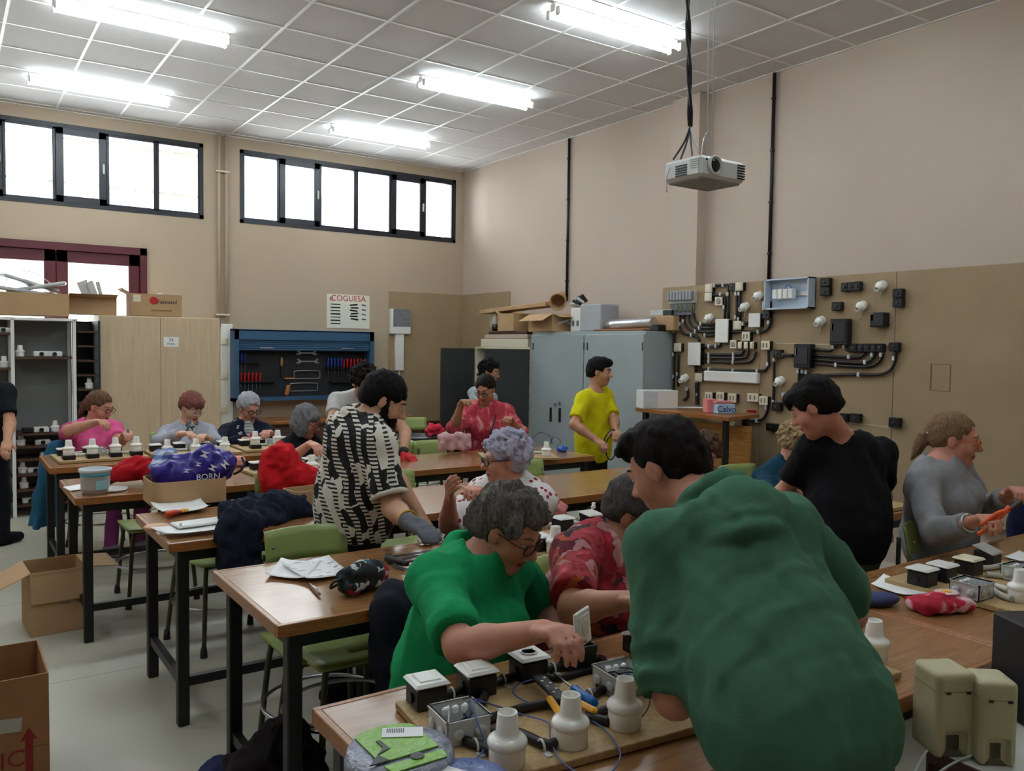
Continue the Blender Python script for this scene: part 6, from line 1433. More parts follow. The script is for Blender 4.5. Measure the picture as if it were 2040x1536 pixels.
far_board('practice board with two bulb holders before the standing woman in red', 3.30, 5.15, .58, .36, -.42, [(.32, .1), (.5, .12)], [(.08, .28), (.22, .3)], black=False)
r4 = at(1720, 1020, Z=ZT); far_board('small practice board with a bulb holder beyond the boy in black', r4[0], r4[1]-.08, .34, .3, 0, [(.2, .15)], [(.07, .2)], False, False)
wire('coiled_wire', 'thin dark wire arching over the board before the woman in red', MAT_BLACK, [(1055, 880, .02), (1075, 862, .1), (1095, 868, .1), (1100, 885, .03)], .0025)
wire('coiled_wire', 'thin ring of wire right of the rear bulb holders', MAT_BLACK, [(1095, 885, .02), (1105, 870, .09), (1117, 880, .06), (1108, 893, .02)], .0025)
bt = at(1119, 900, Z=ZT); o = Soft(.005).ell(bt+np.array((0, 0, .02)), (.045, .03, .02)).ell(bt+np.array((.02, .01, .025)), (.03, .035, .018)); o.noise = [(.006, .02, 3, (1, 1, 1))]; o = o.build('blue_tape', MAT_BLUE, loc=bt); tag(o, 'crumpled bright blue tape at the end of the rear table', 'tape')

# ---------------------------------------------------------------- loose things on the tables
def on_table(px, py, dz=0.0): p = at(px, py, Z=ZT); p[2] = ZT+.0015+dz; return p
def sheet_px(name, lab, quad, mat=None, bend=.004, z=0, cat='paper'):
    """a paper whose four corners lie at four pixels on the table"""
    c = [at(x, y, Z=ZT) for x, y in quad]; n = 7; G = []
    for i in range(n):
        u = i/(n-1); row = []
        for j in range(n):
            v = j/(n-1); p = (c[0]*(1-u)+c[1]*u)*(1-v)+(c[3]*(1-u)+c[2]*u)*v
            row.append((p[0], p[1], ZT+.003+z+bend*(abs(2*u-1)**3+abs(2*v-1)**3)))
        G.append(row)
    o = MB().sheet(G, .0012).build(name, mat or MAT_PAPER, world=True, loc=(c[0]+c[2])/2); return tag(o, lab, cat)
def print_paper():
    m, nt, bb, tc = nodes_mat('printed_paper', .8); mp = nd(nt, 'ShaderNodeMapping', {0: tc.outputs['Object'], 'Scale': (18, 60, 1)})
    n = nd(nt, 'ShaderNodeTexNoise', {'Vector': mp.outputs[0], 'Scale': 1.0, 'Detail': 2.0}); nt.links.new(ramp(nt, n.outputs[0], [(0, (240, 240, 242)), (.6, (150, 150, 160))]), bb.inputs['Base Color']); return m
MAT_PRINT = print_paper()
# row 4, left
sheet_px('paper_sheet', 'white paper lying under the printed one on the fourth table', ((528, 1152), (605, 1160), (640, 1125), (560, 1120)), MAT_PAPER, .008)
sheet_px('printed_sheet', 'printed white sheet lying beside the pencil case', ((560, 1130), (612, 1163), (700, 1150), (655, 1116)), MAT_PRINT, .006, .006)
pe = thing('pen', 'dark ballpoint pen lying left of the pencil case', 'pen', on_table(628, 1173)); p, q, R_ = lying(617, 1163, 638, 1185, ZT+.008)
MB().lathe([(.002, 0), (.005, .012), (.0055, np.linalg.norm(q-p)*.9), (.004, np.linalg.norm(q-p))], q, R=frame_of(p-q), n=10).build('barrel', M('rose_steel', (120, 84, 80), .3, .6), pe, True)
MB().box((p+q)/2+np.array((0, 0, .006)), (.003, .004, .04), R_).build('clip', MAT_STEEL, pe, True)
def case_mat():
    m, nt, bb, tc = nodes_mat('teal_patterned_canvas', .75); v = nd(nt, 'ShaderNodeTexVoronoi', {'Vector': tc.outputs['Object'], 'Scale': 42.0}, distance='MANHATTAN'); s_ = nd(nt, 'ShaderNodeSeparateColor', {0: v.outputs['Color']})
    nt.links.new(ramp(nt, s_.outputs[0], [(0, (16, 20, 26)), (.42, (22, 70, 84)), (.66, (30, 34, 44)), (.8, (190, 200, 204)), (.91, (150, 28, 48))]), bb.inputs['Base Color']); return m
p0, p1 = on_table(672, 1200), on_table(768, 1170); ax_ = unit(p1-p0); pcn = (p0+p1)/2+np.array((0, 0, .001))+np.array((.02, .035, 0))
cz = thing('pencil_case', 'bulging teal and black patterned pencil case with a zip', 'pencil case', pcn)
S = Soft(.005); Rc = np.stack([ax_, np.cross((0, 0, 1), ax_), (0, 0, 1)], 1).astype(float)
S.bx(pcn+np.array((0, 0, .045)), (.2, .085, .09), Rc, rad=.035, k=.01); S.ell(pcn+np.array((0, 0, .06)), (.085, .04, .045), Rc, k=.03); S.plane(pcn+np.array((0, 0, .002)), (0, 0, -1)); S.noise = [(.004, .05, 2, (1, 1, 1))]
S.build('pouch', case_mat(), cz)
MB().tube(smooth_path([pcn+Rc @ np.array((x, -.022, .092-.5*x*x*5)) for x in (-.09, -.04, 0, .04, .09)], 4), .0035, 6).build('zip', MAT_BLACK, cz, True)
MB().tube(smooth_path([pcn+Rc @ np.array(k_) for k_ in ((-.098, .0, .06), (-.125, .01, .055), (-.12, .03, .03), (-.1, .02, .04))], 4), .005, 6).build('loop', MAT_BLACK, cz, True)
tor = thing('cable_knife', 'black cylindrical cable knife lying behind the pencil case', 'cable knife', on_table(792, 1115)); p, q, R_ = lying(772, 1112, 812, 1124, ZT+.018); L_ = np.linalg.norm(q-p)
MB().lathe([(.017, 0), (.018, .01), (.015, .03), (.013, L_*.7), (.008, L_)], p, R=R_, n=14).build('barrel', MAT_BLACK, tor, True)
for i, (cx_, cy_, rx, ry, lab) in enumerate(((838, 1124, .11, .09, 'larger loop of grey wire lying left of the woman in green'), (835, 1112, .14, .06, 'flat loop of grey wire behind the larger one'))):
    c = on_table(cx_, cy_); t = thing('wire_loop', lab, 'wire', c, 0, 'loose wire loops')
    for k_ in range(2): MB().tube([c+np.array((rx*(1-.06*k_)*math.cos(a), ry*(1+.05*k_)*math.sin(a), .004+.004*k_+.003*math.sin(3*a))) for a in np.linspace(.4, 5.9, 40)], .0022, 6).build('strand', M('slate_wire', (74, 80, 100), .4), t, True)
sc_ = thing('scissors', 'red-handled electrician scissors on the fourth table', 'scissors', on_table(905, 1087))
for s in (-1, 1):
    c = on_table(893, 1085+3*s); MB().tube([c+np.array((.024*math.cos(a), .013*math.sin(a), .008)) for a in np.linspace(0, 2*PI, 17)[:-1]], .006, 6, closed=True).build('handle_ring', MAT_RED, sc_, True)
p, q, R_ = lying(903, 1086, 948, 1083, ZT+.008); MB().box((p+q)/2, (.012, .004, np.linalg.norm(q-p)), R_).build('blade', MAT_STEEL, sc_, True)
ts = on_table(855, 1084); S = Soft(.005).ell(ts+np.array((0, 0, .008)), (.05, .03, .012)).ell(ts+np.array((.04, .02, .012)), (.03, .02, .014)); S.noise = [(.008, .04, 8, (1, 1, 1))]; o = S.build('tissue', MAT_PAPER, loc=ts); tag(o, 'crumpled white tissue by the grey glove', 'tissue')
# row 3: carton with bags, papers, jacket
ca, cbx = on_table(306, 1013), on_table(463, 1003); cw = cbx[0]-ca[0]
ct = thing('rounded_carton', 'low open brown carton with rounded corners holding the purple bag', 'carton', ((ca[0]+cbx[0])/2, ca[1]+.16, ZT+.001))
def rrect(w_, d_, r, n=5): return [(sx*(w_/2-r)+r*math.cos(a0+PI/2*k/n), sy*(d_/2-r)+r*math.sin(a0+PI/2*k/n)) for (sx, sy, a0) in ((1, 1, 0), (-1, 1, PI/2), (-1, -1, PI), (1, -1, 3*PI/2)) for k in range(n+1)]
o1, i1 = rrect(cw, .3, .05), rrect(cw-.012, .288, .046); n_ = len(o1); ch_ = .125
vv = [(x, y, 0) for x, y in o1]+[(x, y, ch_) for x, y in o1]+[(x, y, ch_) for x, y in i1]+[(x, y, .004) for x, y in i1]
ff = [tuple(r*n_+k_ if False else 0 for k_ in range(0))]; ff = []
for r in range(3):
    for k_ in range(n_): l_ = (k_+1) % n_; ff.append((r*n_+k_, r*n_+l_, (r+1)*n_+l_, (r+1)*n_+k_))
ff.append(tuple(range(n_))[::-1]); ff.append(tuple(3*n_+k_ for k_ in range(n_)))
MB().add(vv, ff).build('shell', MAT_CARD, ct)
bc = np.array((ct.location[0]+.02, ct.location[1]+.0, ZT+.16))
S = Soft(.007); e_ = at(395, 930, Y=bc[1]); S.ell(e_+np.array((-.02, 0, -.02)), (.19, .11, .09), eul(0, 0, -.1), k=.05); S.ell(at(430, 925, Y=bc[1]), (.09, .09, .09), k=.06); S.rc(at(330, 945, Y=bc[1]), at(405, 900, Y=bc[1]), .05, .035, k=.06); S.noise = [(.012, .11, 21, (1, 1, 1)), (.005, .05, 5, (1, 1, 1))]
pb_ = S.build('purple_bag', M('glossy_violet_plastic', (50, 34, 140), .3, var=(6, .2)), loc=(bc[0], bc[1], ZT+.01)); tag(pb_, 'glossy violet shopping bag with white triangle prints lying in the carton', 'bag')
for (x, y, s_, a_) in ((408, 905, .05, .3), (424, 932, .045, .5), (448, 925, .05, .8), (395, 925, .03, .2), (372, 938, .03, .2)):
    p = at(x, y, Y=bc[1]-.118); nrm = eul(0, 0, a_)
    MB().prism([(-s_*.5, -s_*.3), (s_*.5, -s_*.3), (0, 0)], -.002, .002, p, nrm @ RY).prism([(-s_*.5, s_*.3), (s_*.5, s_*.3), (0, 0)], -.002, .002, p, nrm @ RY).build('printed_triangles', MAT_PAPER, pb_, True)
text('BORN', 'lettering', MAT_PAPER, pb_, at(415, 950, Y=bc[1]-.125), RY, .045)
S = Soft(.006); q = at(326, 922, Y=bc[1]+.1); S.ell(q, (.07, .06, .07), eul(0, 0, .3), k=.03); S.rc(q+np.array((.02, 0, .03)), q+np.array((.07, 0, -.02)), .03, .02, k=.03); S.noise = [(.012, .08, 31, (1, 1, 1))]
o = S.build('pale_blue_bag', m_stripe('pale_blue_white_plastic', (120, 144, 206), (206, 214, 232), 7), loc=(q[0], q[1], ZT+.05)); tag(o, 'pale blue and white plastic bag behind the violet one', 'bag')
sheet_px('leaflet', 'white leaflet with a green edge in front of the carton', ((300, 1015), (333, 1032), (420, 1020), (398, 1002)), MAT_PAPER, .018)
ot = thing('cable_cutter', 'small red and yellow tool lying on the leaflet', 'tool', on_table(355, 1023, .012)); p, q, R_ = lying(330, 1025, 372, 1016, ZT+.02)
MB().lathe([(.012, 0), (.016, .02), (.014, .06), (.008, .09)], p, R=R_, n=10).build('grip', M('orange_red', (206, 74, 40), .4), ot, True); MB().lathe([(.008, 0), (.012, .02), (.004, .05)], p+(q-p)*.7, R=R_, n=10).build('tip', MAT_YELLOW, ot, True)
sheet_px('paper_stack', 'stack of white papers at the left end of the third table', ((300, 1062), (338, 1075), (450, 1062), (420, 1045)), MAT_PAPER, .006, .012)
tr_ = on_table(405, 1052); t = thing('plastic_tray', 'white plastic tray lying on the paper stack', 'tray', (tr_[0], tr_[1], ZT+.022), .1)
MB().box((0, 0, .006), (.26, .11, .012), bev=.004).build('plate', MAT_WHITE, t)
for sx in (-1, 1): MB().lathe([(.006, 0), (.006, .012)], (sx*.115, -.04, .012), n=8).build('stud', MAT_GREYP, t)
o = MB().lathe([(.0, 0), (.055, .001), (.06, .006), (.05, .012), (0, .014)], n=24).build('wooden_disc', M('tan_wood', (196, 150, 108), .5), loc=on_table(313, 1052)); tag(o, 'flat tan wooden disc beside the paper stack', 'disc')
sp_c = at(620, 1010, Z=ZT); open_carton('small_carton', 'small brown carton beside the heaped navy jacket', sp_c[0], sp_c[1]+.05, ZT+.001, .2, .16, .09, .1, ())
S = Soft(.008); Yj = 3.98
for (x, y, r, dy) in ((480, 1020, .075, -.1), (520, 1010, .08, 0), (560, 1008, .085, 0), (600, 1020, .06, -.02), (500, 1045, .06, -.16), (540, 1035, .06, -.12)):
    S.ell(at(x, y, Y=Yj+dy), (r*1.4, r*1.2, r*.75), k=.06)
for pts in (((470, 1040), (462, 1070), (460, 1110), (480, 1140)), ((490, 1050), (485, 1085), (475, 1120))):
    P = [at(x, y, Y=3.63) for x, y in pts]
    for i in range(len(P)-1): S.rc(P[i], P[i+1], .055, .06, k=.05)
S.noise = [(.016, .12, 41, (1, 1, 1)), (.006, .05, 8, (1, 1, 1))]
o = S.build('navy_jacket', cloth('navyjacket', (26, 32, 50)), loc=(at(520, 1015, Y=Yj)[0], Yj, ZT)); tag(o, 'navy jacket heaped on the third table with a sleeve hanging down', 'jacket')
# row 2
bk = on_table(190, 982); t = thing('plastic_bucket', 'white plastic bucket with a turquoise band on the second table', 'bucket', bk)
MB().lathe([(.066, 0), (.078, .12), (.085, .122), (.085, .137), (.078, .139), (.074, .03), (.06, .008), (0, .006)], n=28).build('pail', M('milky_plastic', (206, 212, 218), .35), t)
MB().lathe([(.0765, .098), (.0785, .112)], n=28).build('turquoise_band', M('turquoise_band', (60, 160, 190), .4), t); MB().box((.02, -.074, .05), (.06, .004, .05), eul(.2), bev=.001).build('label', M('printed_label', (150, 196, 206), .6), t)
o = MB().lathe([(0, 0), (.08, .001), (.086, .006), (.084, .012), (.078, .008), (0, .008)], n=28).build('bucket_lid', MAT_WHITE, loc=on_table(222, 977)); tag(o, 'round white lid lying beside the bucket', 'lid')
sheet_px('paper_sheet', 'white paper sticking out over the left end of the second table', ((125, 972), (140, 980), (178, 974), (165, 965)), MAT_PAPER, .002)
cb_ = on_table(262, 950); S = Soft(.007)
for (x, y, rx, ry, rz_) in ((255, 935, .09, .08, .05), (285, 932, .1, .08, .05), (315, 940, .08, .08, .05), (240, 950, .05, .05, .04)): S.ell(at(x, y, Y=5.3), (rx, ry, rz_), k=.05)
S.plane((0, 0, ZT+.002), (0, 0, -1)); S.noise = [(.012, .09, 51, (1, 1, 1))]
o = S.build('red_bag', cloth('crimson', (176, 22, 34)), loc=(at(280, 938, Y=5.3)[0], 5.3, ZT)); tag(o, 'crumpled crimson bag lying behind the white bucket', 'bag')
o = Soft(.007).ell(at(330, 955, Y=5.15), (.13, .1, .06), k=.04).plane((0, 0, ZT+.002), (0, 0, -1)); o.noise = [(.01, .08, 52, (1, 1, 1))]; o = o.build('dark_pouch', MATS['cloth_black'], loc=(at(330, 955, Y=5.15)[0], 5.15, ZT)); tag(o, 'dark grey pouch between the crimson bag and the violet one', 'pouch')
um = thing('folding_umbrella', 'black folding umbrella lying slanted on the second table', 'umbrella', on_table(265, 960)); p = on_table(218, 968, .02); q = at(318, 922, Y=p[1]+.12)
MB().lathe([(.014, 0), (.014, .07), (.007, .075), (.007, np.linalg.norm(q-p)*.85), (.012, np.linalg.norm(q-p))], p, R=frame_of(q-p), n=10).build('shaft', M('slate_plastic', (52, 54, 64), .4), um, True); MB().lathe([(.018, 0), (.02, .03), (.016, .06)], p-unit(q-p)*.05, R=frame_of(q-p), n=10).build('handle', MAT_BLACK, um, True)
gc_ = on_table(465, 930); t = thing('glasses_case', 'pink and peach striped case lying behind the violet bag', 'case', gc_); S = Soft(.006).bx(gc_+np.array((0, 0, .035)), (.16, .08, .07), eul(.1), rad=.03); S.build('shell', m_stripe('pink_striped_case', (226, 150, 120), (220, 170, 180), 9), t)
wire('bag_strap', 'dark strap looping right of the violet bag', MATS['cloth_black'], [(465, 945, .03), (478, 938, .05), (487, 925, .08), (482, 912, .1)], .008, .02, ZT)
S = Soft(.008)
for (x, y, rx, ry, rz_, dy) in ((560, 915, .09, .07, .09, 0), (575, 940, .14, .08, .11, 0), (600, 962, .15, .08, .09, -.03), (560, 965, .12, .08, .08, -.02), (545, 930, .06, .06, .1, 0)): S.ell(at(x, y, Y=4.76+dy), (rx, ry, rz_), k=.07)
S.noise = [(.016, .14, 61, (1, 1, .6)), (.005, .06, 6, (1, 1, 1))]
o = S.build('red_jacket', cloth('redjacket', (196, 26, 34)), loc=(at(575, 940, Y=4.76)[0], 4.76, ZT-.12)); tag(o, 'bright red jacket bundled over a chair left of the bearded man', 'jacket')
o = MB().box((0, 0, .018), (.1, .06, .036), bev=.01).build('red_pouch', MAT_RED, loc=on_table(632, 942)); tag(o, 'small red pouch beside the board of the grey-bobbed woman', 'pouch')
o = MB().box((0, 0, .03), (.1, .08, .06), bev=.012).build('clear_box', MAT_GREYP, loc=on_table(625, 925)); tag(o, 'small pale plastic box behind the red pouch', 'box')
# row 1 right: tray with a red cloth flower
tr1 = on_table(830, 877); t = thing('black_tray', 'shallow black tray on the rear table beside the bent man', 'tray', tr1)
MB().lathe([(.0, 0), (.2, .002), (.22, .04), (.21, .04), (.19, .01), (0, .008)], n=28).build('dish', MAT_BLACK, t)
q = on_table(866, 872); S = Soft(.006)
for i in range(6): S.ell(q+np.array((.05*math.cos(i), .04*math.sin(i), .07+.015*(i % 3))), (.04, .03, .03), eul(i*.7, .4), k=.01)
S.ell(q+np.array((0, 0, .03)), (.07, .06, .04), k=.02); S.noise = [(.008, .05, 71, (1, 1, 1))]; o = S.build('red_scarf', M('cloth_raspberry', (206, 28, 62), .8), loc=q); tag(o, 'raspberry red scarf bunched up like a flower on the rear table', 'scarf')
q = on_table(893, 874); S = Soft(.006).ell(q+np.array((0, 0, .03)), (.08, .05, .035)).ell(q+np.array((.07, 0, .02)), (.05, .04, .025)); S.noise = [(.01, .05, 72, (1, 1, 1))]; o = S.build('mint_cloth', cloth('mint', (160, 190, 176)), loc=q); tag(o, 'mint and white cloth lying right of the red scarf', 'cloth')
q = at(905, 880, Z=.9); S = Soft(.008).bx(q, (.3, .07, .14), eul(0), rad=.03); S.noise = [(.008, .09, 73, (1, 1, 1))]; o = S.build('pink_cloth', cloth('dustypink', (206, 164, 168)), loc=(q[0], q[1], .8)); tag(o, 'dusty pink garment hung over a chair left of the woman in red', 'garment')
q = at(1093, 1020, Y=3.3); S = Soft(.007).rc(q+np.array((-.1, .02, -.02)), q+np.array((.03, -.02, .0)), .07, .055).rc(q+np.array((.02, -.02, 0)), q+np.array((.05, -.05, -.1)), .05, .045); S.noise = [(.008, .07, 74, (1, 1, 1))]; o = S.build('salmon_cardigan', cloth('salmon', (216, 140, 136)), loc=(q[0], q[1], .7)); tag(o, 'salmon pink cardigan hung behind the lilac-haired woman', 'garment')
# garments on chairs
q = at(100, 890, Y=7.25); S = Soft(.008); P = [at(x, y, Y=7.2) for x, y in ((112, 893), (100, 930), (85, 990), (72, 1052))]; P2_ = [at(x, y, Y=7.2) for x, y in ((122, 895), (120, 940), (112, 1000), (105, 1058))]
for i in range(3): S.rc(P[i], P[i+1], .06, .065, k=.05); S.rc(P2_[i], P2_[i+1], .05, .05, k=.05)
S.plane((0, 0, P[3][2]+.01), (0, 0, -1)); S.noise = [(.012, .1, 81, (1, 1, .3))]; o = S.build('blue_coat', cloth('steelblue', (44, 98, 132)), loc=(P[3][0], 7.2, 0.0)); tag(o, 'steel blue coat hanging down at the left end of the rear table', 'coat')
q = np.array((1.325, 2.365, .68)); S = Soft(.008).bx(q, (.42, .17, .42), eul(.03), rad=.06); S.noise = [(.01, .12, 82, (1, 1, .5))]; o = S.build('dark_jacket', cloth('midnight', (22, 26, 38)), loc=(q[0], q[1], .45)); tag(o, 'midnight blue jacket over the chair behind the woman in green', 'jacket')
q = at(2036, 1050, Y=2.15); S = Soft(.008).bx(q, (.24, .1, .34), eul(.2), rad=.05); S.noise = [(.01, .1, 83, (1, 1, .5))]; o = S.build('navy_coat', cloth('navycoat', (26, 32, 62)), loc=(q[0], q[1], .5)); tag(o, 'navy coat over a chair at the right edge of the picture', 'coat')
# ---------------------------------------------------------------- row 5 right: pouch, case, paper
q = on_table(1872, 1216); Rz = eul(-.35)
t = thing('flowered_pouch', 'shiny red pouch printed with a yellow-centred flower', 'pouch', q, -.35); S = Soft(.005).bx(q+np.array((0, 0, .022)), (.2, .11, .044), Rz, rad=.02).ell(q+np.array((0, 0, .028)), (.085, .045, .03), Rz, k=.02); S.plane(q+np.array((0, 0, .001)), (0, 0, -1)); S.noise = [(.003, .05, 91, (1, 1, 1))]
S.build('pouch_body', m_blotch('crimson_pink_vinyl', [(.4, (170, 22, 50)), (.5, (196, 40, 70)), (.58, (226, 170, 180)), (.7, (230, 190, 196))], 14, dist=.6), t)
for i in range(9): MB().lathe([(.016, 0), (.014, .002), (0, .003)], q+Rz @ np.array((.03+.026*math.cos(i*.7), .005+.02*math.sin(i*.7), .056)), n=10).build('petal', M('pale_pink', (230, 196, 204), .4), t, True)
MB().lathe([(.018, 0), (.016, .003), (0, .005)], q+Rz @ np.array((.03, .005, .0565)), n=14).build('flower_centre', MAT_YELLOW, t, True)
MB().tube([q+Rz @ np.array((x, .056, .03)) for x in (-.09, .09)], .004, 6).build('zip', MAT_RED, t, True)
q = on_table(1745, 1206); t = thing('glasses_case', 'slate blue spectacle case beside the flowered pouch', 'case', q); S = Soft(.005).ell(q+np.array((0, 0, .02)), (.085, .042, .024), eul(-.4)); S.plane(q+np.array((0, 0, .001)), (0, 0, -1)); S.build('shell', cloth('slateblue', (70, 78, 116)), t)
sheet_px('paper_sheet', 'blank white paper between the hoodie and the flowered pouch', ((1735, 1168), (1800, 1190), (1865, 1184), (1760, 1148)), MAT_PAPER, .004)
sheet_px('paper_sheet', 'white paper at the right edge behind the grey conduit board', ((2000, 1112), (2040, 1122), (2060, 1108), (2030, 1100)), MAT_PAPER, .003)
# wire reels
def reel(lab, px, py, r, hh, wrap, top):
    p = at(px, py, Z=ZT+hh); p[2] = ZT+.001; t = thing('wire_reel', lab, 'wire reel', p, 0, 'wrapped wire reels')
    wm = M('crinkled_film_'+wrap[0], wrap[1], .18, .0, var=(30, .15), bump=(60, .9), spec=.8)
    MB().lathe([(r*.3, .0), (r*.97, .0), (r, .012), (r, hh-.015), (r*.95, hh), (r*.3, hh), (r*.28, hh*.5), (r*.3, 0)], n=40).build('coil', wm, t)
    if top:
        gm = M('lime_paper', (120, 176, 40), .3, bump=(50, .7), spec=.7)
        poly = [(r*.93*math.cos(a), r*.93*math.sin(a)) for a in np.linspace(-.1, PI+.1, 24)]
        MB().prism([(max(-r*.55, min(r*.62, x)), y) for x, y in poly]+[(-r*.55, -r*.35), (r*.62, -r*.35)], hh+.001, hh+.004).build('label_sheet', gm, t)
        MB().prism([(-r*.55, -r*.5), (r*.62, -r*.5), (r*.55, -r*.78), (-r*.5, -r*.78)], hh+.001, hh+.004).build('label_strip', gm, t)
        MB().prism([(-.04, .0), (-.01, .012), (-.012, .05), (-.02, .05), (-.02, .02), (-.06, -.02), (-.07, -.03), (-.03, -.03)], hh+.004, hh+.006, eul(.0) @ np.array((-.01, -.01, 0))).build('torn_hole', MAT_BLACK, t)
        MB().lathe([(.013, 0), (.013, .001)], (.01, -r*.5, hh+.005), n=14).build('hub_hole', MAT_BLACK, t)
        st_ = MB().box((.03, r*.45, hh+.005), (.08, .04, .001), eul(-.5)).build('sticker', MAT_PAPER, t)
        for i in range(10): MB().box(np.array((.03, r*.45, hh+.006))+eul(-.5) @ np.array((-.03+.0035*i, .006, 0)), (.0015, .018, .0006), eul(-.5)).build('barcode_bar', MAT_INK, st_)
    else: MB().box((-.02, .02, hh+.002), (.07, .05, .001), eul(.5)).build('sticker', MAT_PAPER, t)
    return t
reel('wire reel in clear film with a torn lime green label, at the front left corner', 796, 1492, .104, .085, ('grey', (150, 156, 176)), True)
reel('wire reel in blue film cut off by the bottom edge of the picture', 925, 1556, .088, .07, ('blue', (96, 116, 176)), False)
# ---------------------------------------------------------------- floor things
p0 = at(58, 1271, Z=0); p1 = at(172, 1252, Z=0)
cbx1 = open_carton('floor_carton', 'open brown carton with spread flaps standing beside the second table', (p0[0]+p1[0])/2, (p0[1]+p1[1])/2+.17, .001, p1[0]-p0[0], .34, .36, .05, (('l', 115), ('r', 95), ('f', 172)), fl=.17)
MB().box((.03, -.172, .17), (.05, .002, .014)).build('label', MAT_PAPER, cbx1)
f_ = at(95, 1340, Z=.46); f2_ = at(75, 1275, Z=.46)
bgx = open_carton('big_carton', 'large worn carton with red print at the lower left corner', f_[0]-.3, (f_[1]+f2_[1])/2, .001, .6, f2_[1]-f_[1], .459, 0, (), M('dark_cardboard', (150, 106, 66), .85, var=(7, .12)))
wm_ = world_of(bgx); yf = f_[1]-.0045
RED_P = M('faded_red_print', (140, 34, 34), .8)
tx = at(58, 1490, Y=yf); MB().prism([(-.012, -.09), (.012, -.09), (.012, .03), (.026, .03), (0, .075), (-.026, .03), (-.012, .03)], -.0006, .0006, tx, RY).build('printed_arrow', RED_P, bgx, True)
text('SIC', 'lettering', RED_P, bgx, at(12, 1518, Y=yf), RY, .085); MB().box(at(14, 1447, Y=yf), (.09, .001, .05), eul(0, 0, .1)).build('address_label', M('grey_label', (170, 164, 150), .7), bgx, True)
MB().box((f_[0]-.3, yf, .2), (.59, .001, .004)).build('crease', MAT_CARDIN, bgx, True)
q = at(548, 1540, Z=.14); S = Soft(.009).ell((q[0], q[1], .13), (.18, .16, .14), k=.05).ell((q[0]+.05, q[1]+.05, .22), (.1, .1, .09), k=.06); S.plane((0, 0, .003), (0, 0, -1)); S.noise = [(.014, .12, 95, (1, 1, 1))]
o = S.build('dark_backpack', cloth('soot', (34, 28, 32)), loc=(q[0], q[1], 0)); tag(o, 'dark backpack on the floor between the two front tables', 'backpack')
MB().tube(smooth_path([(q[0]-.05, q[1]-.1, .25), (q[0]-.02, q[1]-.12, .36), (q[0]+.06, q[1]-.08, .33), (q[0]+.08, q[1]-.05, .26)], 5), .014, 7).build('carry_loop', MATS['cloth_black'], o, True)
q = at(440, 1550, Z=.1); S = Soft(.009).ell((q[0], q[1], .08), (.1, .09, .09), k=.05); S.plane((0, 0, .003), (0, 0, -1)); S.noise = [(.012, .1, 96, (1, 1, 1))]; o = S.build('blue_bag', cloth('dimblue', (42, 48, 86)), loc=(q[0], q[1], 0)); tag(o, 'dim blue bag on the floor left of the dark backpack', 'bag')
# ---------------------------------------------------------------- desk with loudspeakers at the lower right
ZD = .70; dk0 = at(1795, 1470, Z=ZD)
dk = thing('white_desk', 'low desk with a white top and brown edge at the lower right corner', 'desk', (dk0[0]+.7, .72, 0))
MB().box((dk0[0]+.7, .70, ZD-.013), (1.4, .68, .026), bev=.002).build('top', M('white_laminate', (206, 208, 200), .4), dk, True)
MB().box((dk0[0]-.004, .70, ZD-.014), (.008, .68, .03)).build('edge_strip', MAT_SHELFWOOD, dk, True); MB().box((dk0[0]+.7, 1.043, ZD-.05), (1.4, .006, .1)).build('modesty_panel', MAT_SHELFWOOD, dk, True)
for x in (dk0[0]+.04, dk0[0]+1.36): MB().box((x, .70, (ZD-.03)/2), (.03, .64, ZD-.03)).build('side_panel', MAT_SHELFWOOD, dk, True)
def speaker(px, py, rz, lab, hh=.205, wd=.1, dp=.11):
    p = at(px, py, Z=ZD); p[2] = ZD+.0012; t = thing('loudspeaker', lab, 'loudspeaker', p, rz, 'beige loudspeakers on the desk'); m = M('beige_plastic', (188, 182, 146), .5, bump=(200, .1))
    S = Soft(.005); wmx = world_of(t); S.bx(p+np.array((0, 0, hh/2)), (wd, dp, hh), eul(rz), rad=.014, k=.004)
    S.bx((wmx @ np.array((0, -dp/2, .03, 1)))[:3], (wd*.6, .03, .07), eul(rz), rad=.004, k=.004, mode=-1); S.build('case', m, t)
    MB().box((0, -dp/2+.018, .03), (wd*.58, .006, .06)).build('connector_panel', M('brown_grey', (110, 104, 86), .6), t)
    MB().box((0, 0, hh*.79), (wd-.026, dp+.0008, .002)).box((0, 0, hh*.79), (wd+.0008, dp-.026, .002)).build('seam', M('seam_shadow_beige', (140, 134, 104), .6), t)
    for s in (-1, 1): MB().box((s*wd*.25, -dp/2-.0005, hh*.78), (.01, .004, .006)).build('screw_hole', MAT_BLACK, t)
    return t
sp1 = speaker(1876, 1492, -.5, 'left of the two beige loudspeakers on the desk'); sp2 = speaker(1968, 1510, -.7, 'right of the two beige loudspeakers on the desk', .2, .085, .1)
for (a_, b_, c_, lab) in (((1862, 1478), (1840, 1505), (1818, 1545), 'grey cable falling from the left loudspeaker'), ((1938, 1504), (1900, 1520), (1862, 1545), 'pale cable running from the right loudspeaker')):
    wire('speaker_cable', lab, MAT_GREYP, [(*a_, .01), (*b_, .004), (*c_, .004)], .003, .004, ZD)
q = at(2050, 1450, Z=ZD); pt_ = thing('computer_tower', 'black computer case standing behind the right loudspeaker', 'computer', (q[0]+.1, q[1]-.0, ZD+.001), -.5)
MB().box((0, 0, .13), (.2, .18, .26), bev=.006).build('case', M('matt_black', (12, 12, 14), .6), pt_); MB().box((-.05, -.0915, .05), (.03, .002, .03)).build('sticker', M('grey_sticker2', (170, 172, 178), .6), pt_); MB().box((.0, -.0915, .2), (.15, .003, .05), bev=.001).build('drive_bay', M('dark_slate2', (34, 36, 40), .4), pt_)
